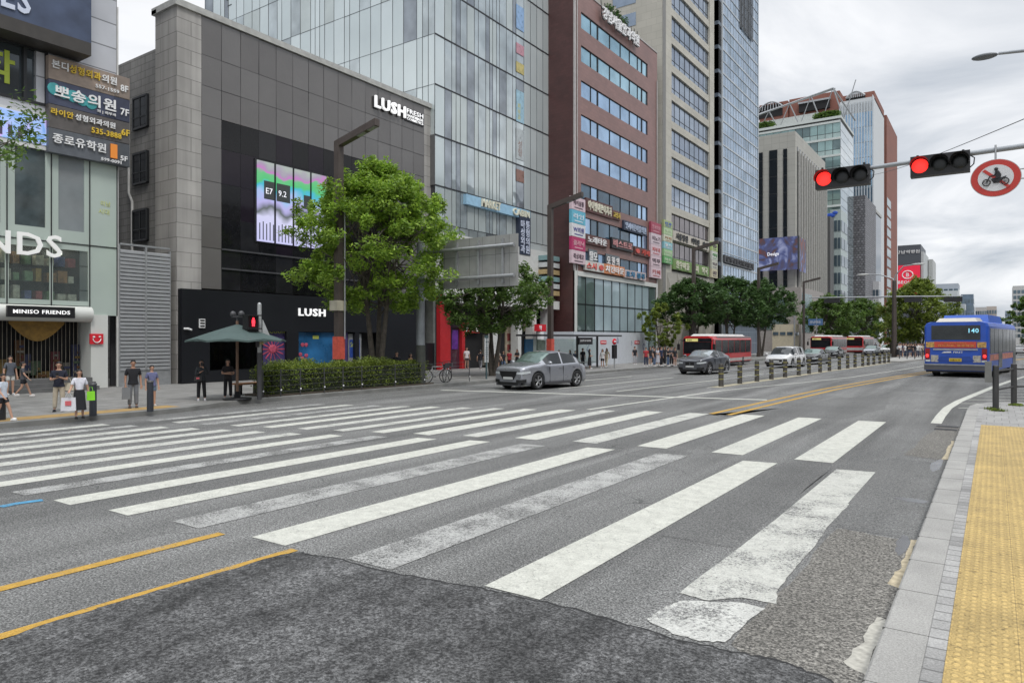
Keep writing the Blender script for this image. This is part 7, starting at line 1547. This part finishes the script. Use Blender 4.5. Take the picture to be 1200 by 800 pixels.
# ---- red buses seen from the front
redp = mat('red bus paint', (.50, .02, .025), .35, coat=.5, var=.06)
def redbus(label, X, Y, W_, H_, L_, sign):
    o, hw, z0, z1 = bus('red_bus', label, (X, Y, 0), -math.pi/2, W_, H_, L_, redp, None, None, True, 'red buses along the kerb')
    def fb(name, m, y0, y1, za, zb_, out=.03): mb = MB(); mb.box(-.04, out, y0, y1, za, zb_); return mb.build(name, m, o)
    fb('windscreen', m_busglass, -hw+.12, hw-.12, H_*.42, H_*.76, .025); fb('windscreen', m_busglass, -hw+.12, hw-.12, H_*.77, H_*.87, .03)
    d_ = fb('destination_display', mat('lit yellow display', (.6, .55, .2), .5, var=0, emit=.4), -hw+.3, .05, H_*.78, H_*.86, .04)
    mb = MB(); mb.text(sign, (.045, -hw+.42, H_*.795), YP, UP, H_*.05, depth=.01); mb.build('lettering', black, d_)
    fb('front_panel', mat('pale bus front', (.45, .44, .43), .4), -hw+.06, hw-.06, H_*.18, H_*.33, .03); fb('bumper', mat('dark red bumper', (.22, .02, .02), .4), -hw+.06, hw-.06, .3, H_*.18, .04)
    for s_ in (-1, 1):
        fb('headlight', m_lens, min(s_*(hw-.15), s_*(hw-.5)), max(s_*(hw-.15), s_*(hw-.5)), H_*.20, H_*.27, .05)
        mb = MB(); mb.tube([(0, s_*(hw-.1), H_*.8), (.35, s_*(hw+.15), H_*.82), (.35, s_*(hw+.2), H_*.68)], .03, 6); mb.box(.28, .40, min(s_*(hw+.1), s_*(hw+.3)), max(s_*(hw+.1), s_*(hw+.3)), H_*.52, H_*.70); mb.build('mirror', black, o)
        for k in range(6): xa = -.6-(k+1)*(L_-1)/6; mb = MB(); mb.box(xa+.06, xa+(L_-1)/6-.06, s_*(hw-.01), s_*(hw+.015), H_*.42, H_*.82); mb.build('side_window', m_busglass, o)
        mb = MB(); mb.box(-L_+.3, -.4, s_*(hw-.01), s_*(hw+.008), .45, H_*.26); mb.build('side_skirt', mat('pale side skirt', (.40, .38, .36), .5, var=.15), o)
        for xx in (-2.2, -L_+2.8): mb = MB(); mb.lathe((xx, 0, .42), [(.25, s_*(hw-.3)), (.42, s_*(hw-.28)), (.42, s_*(hw-.01)), (.28, s_*(hw+.015)), (.02, s_*(hw+.0))], 20, 0, 'y'); mb.build('wheel', m_tyre, o)
    mb = MB(); mb.add([(-.9, -hw+.35, z1), (-.9, hw-.35, z1), (-1.4, hw-.45, z1+.17), (-1.4, -hw+.45, z1+.17), (-L_+1, -hw+.35, z1), (-L_+1, hw-.35, z1), (-L_+1.5, hw-.45, z1+.17), (-L_+1.5, -hw+.45, z1+.17)], [(3,2,1,0), (7,6,2,3), (4,5,6,7), (4,7,3,0), (2,6,5,1)]); mb.build('roof_unit', mat('white roof unit', (.6, .6, .58), .5), o)
    mb = MB(); mb.box(-L_+.2, -1.2, -hw+.02, hw-.02, z1-.12, z1-.02, 0); mb.build('roof_edge', mat('grey roof edge', (.3, .3, .3), .5), o)
    mb = MB(); mb.box(-L_+.3, -.3, -hw+.1, hw-.1, .22, .5); mb.build('underbody', black, o); return o
redbus('red bus at the kerb behind the dark grey SUV, nearest of the red buses', -19.9, 55.5, 2.55, 2.75, 11, '9404')
redbus('red bus at the kerb in the distance behind the black sedan', -19.2, 101, 2.7, 2.85, 12, '서울역')
redbus('red bus farthest along the kerb under the far trees', -18.6, 124, 2.7, 2.9, 12, '강남')

# ================================================================ PEOPLE
def skin(verts, edges, radii, mats, sub=1, root=0):
    me = D.meshes.new('t'); me.from_pydata(verts, edges, []); ob = D.objects.new('t', me); C.objects.link(ob)
    mo = ob.modifiers.new('s', 'SKIN'); mo.use_smooth_shade = True
    for i, r in enumerate(radii):
        v = me.skin_vertices[0].data[i]; v.radius = r if isinstance(r, tuple) else (r, r); v.use_root = (i == root)
    if sub: s2 = ob.modifiers.new('u', 'SUBSURF'); s2.levels = sub; s2.render_levels = sub
    dg = bpy.context.evaluated_depsgraph_get(); dg.update(); e = ob.evaluated_get(dg); m2 = D.meshes.new_from_object(e)
    D.objects.remove(ob); D.meshes.remove(me); m2.materials.clear()
    for m in mats: m2.materials.append(m)
    for p_ in m2.polygons: p_.use_smooth = True; p_.material_index = 0
    return m2
def addmesh(name, me, parent): me.name = name; o = D.objects.new(name, me); C.objects.link(o); o.parent = parent; return o
skinm = [mat('skin tone a', (.46, .27, .19), .55, var=.05), mat('skin tone b', (.38, .21, .14), .55, var=.05)]
hairm = mat('black hair', (.012, .010, .010), .5, var=.2, scale=20); eyem = mat('eye', (.02, .015, .012), .3, var=0); lipm = mat('lips', (.35, .10, .09), .5, var=0)
def clothm(c): return mat('cloth %02x%02x%02x' % tuple(int(v*255) for v in c), c, .85, var=.12, scale=9)
POSE = {   # hand targets (x forward is -Y local), elbows, feet: local frame faces -Y
 'stand': dict(el=((.24, .03, 1.08), (-.24, .03, 1.08)), ha=((.25, -.04, .82), (-.25, -.04, .82)), kn=((.10, 0, .48), (-.10, 0, .48)), an=((.11, .02, .08), (-.11, .02, .08))),
 'phone': dict(el=((.24, .0, 1.10), (-.24, .0, 1.10)), ha=((.06, -.27, 1.20), (-.06, -.27, 1.16)), kn=((.11, -.01, .48), (-.11, 0, .48)), an=((.13, .02, .08), (-.13, .02, .08))),
 'face': dict(el=((.25, -.05, 1.14), (-.22, -.05, 1.10)), ha=((.05, -.20, 1.44), (-.04, -.22, 1.22)), kn=((.11, -.01, .48), (-.11, 0, .48)), an=((.14, .02, .08), (-.12, .02, .08))),
 'walk': dict(el=((.24, .14, 1.10), (-.24, -.10, 1.10)), ha=((.25, .12, .86), (-.24, -.26, .92)), kn=((.10, -.17, .50), (-.10, .03, .49)), an=((.10, -.30, .10), (-.10, .30, .16))),
 'bag': dict(el=((.26, .03, 1.08), (-.25, -.03, 1.10)), ha=((.30, .0, .80), (-.32, -.20, 1.0)), kn=((.10, 0, .48), (-.10, -.03, .48)), an=((.11, .04, .08), (-.11, -.06, .08))),
 'cross': dict(el=((.24, -.05, 1.08), (-.24, -.05, 1.10)), ha=((-.10, -.20, 1.10), (.10, -.22, 1.16)), kn=((.11, 0, .48), (-.10, -.03, .48)), an=((.12, .02, .08), (-.12, -.06, .08))) }
def person(label, loc, rz, h, pose='stand', top=(.1,.1,.1), bottom=(.05,.05,.06), legs='trousers', sleeves='short', hair='short', shoe=(.6,.6,.6), hi=False, female=False, grp=None, sk=0, cat='person'):
    o = thing('person', label, cat, loc, rz, grp, scale=h/1.72); q = POSE[pose]; sw = .165 if female else .19; sub = 2 if hi else 1
    V, E_, Rr = [], [], []
    def add(p_, r, par=None): V.append(p_); Rr.append(r); 
    def nd(p_, r, par=None):
        V.append(tuple(p_)); Rr.append(r); i = len(V)-1
        if par is not None: E_.append((par, i))
        return i
    pel = nd((0, .0, .93), (.135, .095)); sp = nd((0, -.005, 1.10), (.12, .085), pel); ch = nd((0, .0, 1.30), (.15, .10), sp); nk0 = nd((0, .015, 1.43), (.07, .065), ch); nk = nd((0, .0, 1.50), .052, nk0)
    hd0 = nd((0, -.015, 1.56), (.065, .075), nk); hd1 = nd((0, -.01, 1.63), (.082, .098), hd0); hd2 = nd((0, .0, 1.695), (.062, .072), hd1)
    for s_, i in ((1, 0), (-1, 1)):
        sh = nd((s_*sw, .01, 1.385), .058, ch); el = nd(q['el'][i], .042, sh); ha = Vector(q['ha'][i]); wr = nd(ha, .027, el)
        dr = (ha-Vector(q['el'][i])).normalized(); pm = nd(ha+dr*.055, (.036, .020), wr)
        if hi:
            pr_ = dr.cross(Vector((0, 0, 1)) if abs(dr.z) < .8 else Vector((0, 1, 0))).normalized()
            for k, ln_ in enumerate((.062, .072, .068, .052)):
                f0 = nd(ha+dr*.085+pr_*(k-1.5)*.017, .0095, pm); f1 = nd(ha+dr*(.085+ln_*.5)+pr_*(k-1.5)*.020+Vector((0,-.006,0)), .0085, f0); nd(ha+dr*(.085+ln_)+pr_*(k-1.5)*.020+Vector((0,-.02,0)), .007, f1)
            t0 = nd(ha+dr*.03+pr_*.036, .011, wr); nd(ha+dr*.07+pr_*.052+Vector((0,-.01,0)), .009, t0)
        else: nd(ha+dr*.12, (.028, .014), pm)
        hp = nd((s_*.085, 0, .86), .085, pel); kn = nd(q['kn'][i], .056, hp); an = nd(q['an'][i], .038, kn); nd(Vector(q['an'][i])+Vector((0, -.10, -.045)), (.036, .026), an)
    body = skin(V, E_, Rr, [skinm[sk]], sub); addmesh('body', body, o)
    # nose and ears grow out of the head mesh
    mb = MB(); mb.ell((0, -.112, 1.60), (.013, .02, .022), 8, 0); mb.ell((.082, .0, 1.605), (.012, .02, .03), 8, 0); mb.ell((-.082, .0, 1.605), (.012, .02, .03), 8, 0)
    if hi: mb.ell((.032, -.097, 1.622), (.010, .006, .005), 8, 1); mb.ell((-.032, -.097, 1.622), (.010, .006, .005), 8, 1); mb.ell((0, -.096, 1.563), (.024, .008, .008), 8, 2); pass
    mb.build('face', [skinm[sk], eyem, lipm, hairm], o)
    mb = MB(); n = 14; prof = []
    vs = []; fs = []
    for j in range(7):
        a = math.pi/2*(j/6)*1.12
        for i in range(n):
            t = 2*math.pi*i/n; back = .5+.5*math.sin(t); rr_ = math.sin(a); low = 1.690+.052*math.cos(a) - (.13*back*(j/6)**2)
            vs.append((math.cos(t)*rr_*.089, math.sin(t)*rr_*.100+.008, low))
    fs = [(j*n+i, j*n+(i+1) % n, (j+1)*n+(i+1) % n, (j+1)*n+i) for j in range(6) for i in range(n)]; mb.add(vs, fs, 0, True)
    if hair == 'long':
        mb.ell((0, .055, 1.55), (.105, .07, .15), 12, 0); mb.ell((0, .075, 1.42), (.095, .045, .13), 12, 0); mb.ell((.085, .0, 1.50), (.022, .04, .13), 8, 0); mb.ell((-.085, .0, 1.50), (.022, .04, .13), 8, 0)
    elif hair == 'bun': mb.ell((0, .10, 1.68), (.045, .045, .045), 8, 0); mb.ell((0, .05, 1.61), (.09, .065, .08), 10, 0)
    elif hair == 'cap': mb.ell((0, -.02, 1.70), (.10, .13, .035), 12, 1)
    else: mb.ell((0, .045, 1.62), (.088, .07, .075), 10, 0)
    mb.build('hair', [hairm, clothm(bottom)], o)
    # shirt
    V, E_, Rr = [], [], []
    tk = .09 if legs == 'skirt' else 0.; pe0 = nd((0, 0, .845+tk), (.205-tk, .145-tk*.4)); pe1 = nd((0, 0, .87+tk), (.20-tk, .142-tk*.4), pe0); pel = nd((0, 0, .97 if tk else .95), (.178-tk*.5, .128), pe1); sp = nd((0, -.005, 1.10), (.145 if not female else .13, .11), pel); ch = nd((0, 0, 1.30), (.175 if not female else .155, .125), sp); nk0 = nd((0, .012, 1.425), (.085, .08), ch)
    for s_, i in ((1, 0), (-1, 1)):
        sh = nd((s_*sw, .01, 1.375), .070, ch); e_ = Vector(q['el'][i]); shp = Vector((s_*sw, .01, 1.38))
        if sleeves != 'none':
            me_ = nd(shp.lerp(e_, .75 if sleeves == 'short' else 1.0), .062 if sleeves == 'short' else .056, sh)
            if sleeves == 'long': nd(e_.lerp(Vector(q['ha'][i]), .9), .042, me_)
    addmesh('shirt', skin(V, E_, Rr, [clothm(top)], sub), o)
    bm = clothm(bottom)
    if legs in ('trousers', 'shorts', 'leggings'):
        V, E_, Rr = [], [], []; pel0 = nd((0, 0, 1.02), (.140, .100)); pel = nd((0, 0, .955), (.148, .108), pel0); wide = 1.0 if legs != 'leggings' else .8
        for s_, i in ((1, 0), (-1, 1)):
            hp = nd((s_*.088, 0, .85), .095, pel); k_ = Vector(q['kn'][i]); hpv = Vector((s_*.088, 0, .85))
            if legs == 'shorts': nd(hpv.lerp(k_, .62), .098, hp)
            else: kn = nd(k_, .080*wide, hp); nd(k_.lerp(Vector(q['an'][i]), .93), .070*wide, kn)
        addmesh(legs if legs == 'shorts' else 'trousers', skin(V, E_, Rr, [bm], sub), o)
    else:
        hem = .30 if legs == 'skirt' else .62; mb = MB(); vs = []; n = 20
        for j, (z, r) in enumerate([(1.02, .150), (.9, .175), (.7, .185), (hem+.1, .215), (hem, .225)]):
            if z < hem: z = hem
            for i in range(n): t = 2*math.pi*i/n; f = 1+.06*math.sin(5*t)*(j/4); vs.append((math.cos(t)*r*f, math.sin(t)*r*.8*f, z))
        mb.add(vs, [(j*n+(i+1) % n, j*n+i, (j+1)*n+i, (j+1)*n+(i+1) % n) for j in range(4) for i in range(n)], 0, True); mb.build('skirt', bm, o)
    for i in (0, 1):
        a = q['an'][i]; mb = MB(); mb.ell((a[0], a[1]-.065, a[2]-.035), (.045, .125, .05), 12); mb.box(a[0]-.04, a[0]+.04, a[1]-.17, a[1]+.05, a[2]-.082, a[2]-.05); mb.build('shoe', clothm(shoe), o)
    return o
def place_p(px, yf, yh, z=.15):
    x, y = G(px, yf, z); d = (CAMH-z)*FL/(yf-HY); return (x, y, z), (yf-yh)*d/FL
def facing(rz): return math.radians(rz)      # 0 = looks down the street towards -Y; 90 = looks to +X
near = [
 ('woman striding in at the left edge in white top and black shorts', 3, 493, 438, 118, dict(pose='walk', top=(.55,.6,.68), bottom=(.02,.02,.025), legs='shorts', hair='long', shoe=(.7,.7,.7), female=True, hi=True)),
 ('woman with long hair in grey top and white shorts before the shop steps', 12, 463, 417, 95, dict(pose='stand', top=(.09,.10,.12), bottom=(.6,.6,.58), legs='shorts', hair='long', shoe=(.5,.5,.5), female=True, hi=True)),
 ('girl in dark tee and black shorts running past the shop steps', 27, 465, 424, 150, dict(pose='walk', top=(.07,.07,.08), bottom=(.015,.015,.02), legs='shorts', hair='bun', shoe=(.65,.62,.6), female=True, hi=True)),
 ('man in navy polo and beige trousers looking down at his phone', 69, 482, 424, 60, dict(pose='phone', top=(.015,.018,.035), bottom=(.42,.37,.29), hair='short', shoe=(.02,.02,.025), hi=True)),
 ('woman in white tee and long black skirt carrying two bags', 93, 490, 433, 75, dict(pose='bag', top=(.62,.62,.68), bottom=(.012,.014,.02), legs='skirt', hair='long', shoe=(.02,.02,.02), female=True, hi=True)),
 ('stout man in black polo and grey trousers hand in hand with a woman', 156, 478, 422, 70, dict(pose='stand', top=(.012,.012,.016), bottom=(.16,.17,.19), hair='short', shoe=(.08,.07,.07), hi=True, sk=1)),
 ('woman in violet-blue blouse and denim shorts beside the man in black', 178, 476, 428, 80, dict(pose='stand', top=(.13,.14,.26), bottom=(.12,.17,.24), legs='shorts', hair='bun', shoe=(.5,.48,.45), female=True, hi=True)),
 ('woman in black jacket holding a phone to her face before the black shopfront', 236, 469, 422, 60, dict(pose='face', top=(.03,.035,.04), bottom=(.01,.01,.012), sleeves='long', hair='long', shoe=(.65,.65,.66), female=True, hi=True)),
 ('woman in black standing with folded arms under the umbrella', 267, 467, 421, 60, dict(pose='cross', top=(.02,.016,.018), bottom=(.015,.015,.018), sleeves='short', hair='long', shoe=(.4,.38,.36), female=True, hi=True)),
 ('person in white shirt and dark shorts outside the red shopfront', 547, 432, 407, 60, dict(pose='stand', top=(.6,.55,.55), bottom=(.10,.07,.07), legs='shorts', hair='short', shoe=(.3,.2,.2))),
]
pp = {}
for lab, px, yf, yh, rz, kw in near:
    loc, h = place_p(px, yf, yh); pp[px] = (person(lab, loc, facing(rz), h, **kw), loc, h)
def bag(label, ref, off, w_, hh, col, mark=None, rz=.6):
    loc = pp[ref][1]; k = pp[ref][2]/1.72; o = thing('shopping_bag', label, 'bag', (loc[0]+off[0]*k, loc[1]+off[1]*k, loc[2]+off[2]*k), rz, scale=k)
    mb = MB(); mb.add([(-w_/2, -.06, 0), (w_/2, -.06, 0), (w_/2, .06, 0), (-w_/2, .06, 0), (-w_*.46, -.035, hh), (w_*.46, -.035, hh), (w_*.46, .035, hh), (-w_*.46, .035, hh)], [(0,3,2,1), (0,1,5,4), (1,2,6,5), (2,3,7,6), (3,0,4,7)]); mb.build('bag_body', mat('bag %s' % label[:12], col, .6, var=.1), o)
    mb = MB(); mb.tube([(-w_*.25, 0, hh-.02), (-.03, 0, hh+.16), (.03, 0, hh+.16), (w_*.25, 0, hh-.02)], .008, 5); mb.build('handle', mat('bag %s' % label[:12], col), o)
    if mark: mb = MB(); mb.box(-w_*.2, w_*.2, -.075, -.055, hh*.4, hh*.75); mb.build('printed_mark', mat('bag mark', mark, .6), o)
bag('big white shopping bag with a red mark in the black-skirted woman\'s hand', 93, (.02, -.36, .30), .46, .46, (.62, .62, .66), (.6, .12, .14), 1.0)
bag('bright green gift bag on the black-skirted woman\'s arm', 93, (.1, .34, .62), .26, .32, (.22, .62, .02), None, 1.1)
bag('grey shopping bag hanging from the stout man\'s hand', 156, (.1, -.30, .34), .26, .42, (.17, .18, .19), None, 1.2)
bag('cream shoulder bag at the navy polo man\'s side', 69, (.05, .30, .72), .3, .26, (.5, .46, .36), None, 1.0)
bag('black handbag held by the woman in the black jacket', 236, (.1, -.22, .85), .3, .2, (.02, .02, .02), (.5, .5, .5), 1.0)
for ref, lab in ((69, 'phone in the navy polo man\'s hands'), (236, 'phone held before the face of the black-jacketed woman')):
    o_, loc, h = pp[ref]; k = h/1.72; a = o_.rotation_euler.z; f = Vector((math.sin(a), -math.cos(a), 0)); zz_ = (1.22 if ref == 69 else 1.5)*k; t_ = thing('phone', lab, 'phone', (loc[0]+f.x*.36*k, loc[1]+f.y*.36*k, loc[2]+zz_), a)
    mb = MB(); mb.box(-.04, .04, -.006, .006, -.02, .13); mb.build('case', black, t_); mb = MB(); mb.box(-.035, .035, .006, .009, -.01, .12); mb.build('screen', mat('phone screen', (.1, .12, .15), .2), t_)
# crowd figures: a few prototypes, each copied with its own clothes
protos = {}
def crowd(px, yf, yh, rz, kind, label, top, bottom, grp, z=.15):
    loc, h = place_p(px, yf, yh, z)
    if kind not in protos:
        kw = {'m': dict(pose='stand', hair='short'), 'w': dict(pose='stand', hair='long', female=True, legs='shorts'), 'mw': dict(pose='walk', hair='short'), 'ww': dict(pose='walk', hair='long', female=True), 's': dict(pose='cross', hair='long', female=True, legs='skirt'), 'p': dict(pose='phone', hair='short')}[kind]
        o = person(label, loc, facing(rz), h, top=top, bottom=bottom, grp=grp, **kw); protos[kind] = o; return o
    o = copy_thing(protos[kind], loc, facing(rz), label, h/1.72, grp); recolor(o, {'shirt': clothm(top), 'trousers': clothm(bottom), 'shorts': clothm(bottom), 'skirt': clothm(bottom)}); return o
BK = (.015,.015,.02); WH = (.6,.6,.6); GY = (.2,.2,.22); BG = (.42,.37,.28); NV = (.02,.03,.07); RD = (.35,.03,.04); DN = (.08,.12,.2); TN = (.35,.22,.1)
g1 = 'people on the far pavement near the hedge'; g2 = 'people walking before the small shops'; g3 = 'people before the white hoarding'; g4 = 'people queueing at the far kerb'; g5 = 'people waiting on the far traffic island'
rows_ = [
 (443, 450, 411, 40, 'm', 'person in a white tee behind the hedge under the big tree', WH, GY, g1), (465, 447, 412, 70, 'm', 'person in dark clothes behind the hedge', BK, BK, g1), (481, 446, 414, 100, 'w', 'person in tan top by the thick grey sign post', TN, BK, g1),
 (563, 434, 410, 200, 'mw', 'man with black backpack walking away beside the information column', BK, GY, g2), (583, 433, 409, 20, 'w', 'woman in cream top near the small street tree', (.5,.46,.38), BK, g2), (590, 434, 411, 60, 'ww', 'woman in dark jacket walking behind the silver SUV', BK, DN, g2), (597, 433, 410, 180, 'm', 'man in red-brown top walking away behind the silver SUV', RD, BK, g2), (606, 432, 409, 0, 's', 'woman in black with long skirt behind the silver SUV', BK, BK, g2), (613, 433, 411, 30, 'm', 'man in white tee at the shop corner behind the SUV', WH, BK, g2), (622, 431, 410, 90, 'p', 'person in black at the white column', BK, BK, g2), (577, 431, 409, 10, 'ww', 'woman in pale top walking towards the red shopfront', (.5,.5,.52), BG, g2),
 (655, 431, 410, 20, 'm', 'person in dark clothes waiting under the bus shelter, left', BK, GY, g2), (668, 431, 410, -20, 's', 'person in navy waiting under the bus shelter, right', NV, BK, g2),
 (683, 431, 408, 60, 'm', 'man in dark suit with white shirt before the hoarding', BK, BK, g3), (691, 432, 409, 120, 's', 'woman in long black dress before the hoarding', BK, BK, g3), (674, 430, 411, 40, 'm', 'man in navy at the end of the bus shelter', NV, BK, g3), (706, 431, 409, 10, 'w', 'woman in white jacket and black shorts before the hoarding', WH, BK, g3), (711, 430, 408, 0, 'ww', 'woman in beige with long hair before the hoarding', BG, BG, g3), (744, 427, 406, 60, 'm', 'person in black tee and pale trousers before the hoarding', BK, (.4,.4,.42), g3),
 (757, 429, 407, 20, 'm', 'person in dark red top at the left end of the kerb queue', RD, NV, g4), (762, 428, 406, 60, 'w', 'woman in black top second in the kerb queue', BK, DN, g4), (767, 429, 407, 90, 'm', 'man in black top and jeans in the kerb queue', BK, DN, g4), (771, 428, 407, 40, 's', 'woman in pale dress in the kerb queue', (.45,.45,.5), (.45,.45,.5), g4), (775, 429, 406, 80, 'm', 'man in navy in the middle of the kerb queue', NV, BK, g4), (779, 428, 406, 10, 'ww', 'woman in black walking in the kerb queue', BK, BK, g4), (783, 429, 407, 90, 'p', 'man in black with phone in the kerb queue', BK, DN, g4), (787, 428, 406, 50, 'm', 'man in dark grey beside the red bus front', (.06,.06,.07), BK, g4), (791, 429, 407, 60, 'w', 'woman in black and pink nearest the red bus', BK, (.35,.2,.2), g4), (765, 427, 405, 160, 'mw', 'man in grey tee at the back of the kerb queue', GY, BK, g4), (773, 427, 405, 170, 'ww', 'woman in dark blue at the back of the kerb queue', NV, BK, g4),
]
for a in rows_: crowd(*a[:4], a[4], a[5], a[6], a[7], a[8])
rg = random.Random(5); cols_ = [('black', BK), ('white', WH), ('grey', GY), ('beige', BG), ('navy', NV), ('dark red', RD)]
cnt = {}
for k in range(24):
    px = 1052 + (k % 12)*2.9 + (0 if k < 12 else 1.3); nm_, c_ = cols_[rg.choice([0, 0, 0, 1, 1, 2, 3, 4, 5])]; kd = rg.choice(['m', 'w', 's', 'p', 'm']); b2 = rg.choice([BK, NV, GY, DN])
    crowd(px, 418.6 - (k // 12)*1.4, 402.6 - (k // 12)*.9, rg.uniform(0, 150), kd, 'person in a %s top and %s %s in the far island crowd' % (nm_, {BK: 'black', NV: 'navy', GY: 'grey', DN: 'denim blue'}[b2], {'m': 'trousers', 'w': 'shorts', 's': 'skirt', 'p': 'trousers holding a phone'}[kd]), c_, b2, g5)
for k, px in enumerate((1040, 1036, 1031, 1026)):
    crowd(px, 413.2, 401.5, 60*k, 'm', ['person in white beyond the pale sedan, nearest the far pole', 'person in black beyond the pale sedan roof', 'person in beige beyond the pale sedan bonnet', 'person in navy left of the pale sedan'][k], [WH, BK, BG, NV][k], BK, g5, z=0.0)
# low fence round the island crowd
Fx = [(Q(px, 420, 88.0)[0], 88.0) for px in (1054, 1063, 1072, 1081)]
fi = thing('island_fence', 'thin dark fence in front of the waiting crowd on the island', 'fence', (Fx[0][0], 88.0, .15))
for x_, y_ in Fx: mb = MB(); mb.cyl((x_-Fx[0][0], 0, 0), (x_-Fx[0][0], 0, 1.1), .05, n=6); mb.build('post', dkgrey, fi)
for z in (.2, .65, 1.05): mb = MB(); mb.cyl((0, 0, z), (Fx[-1][0]-Fx[0][0], 0, z), .025, n=5); mb.build('rail', dkgrey, fi)
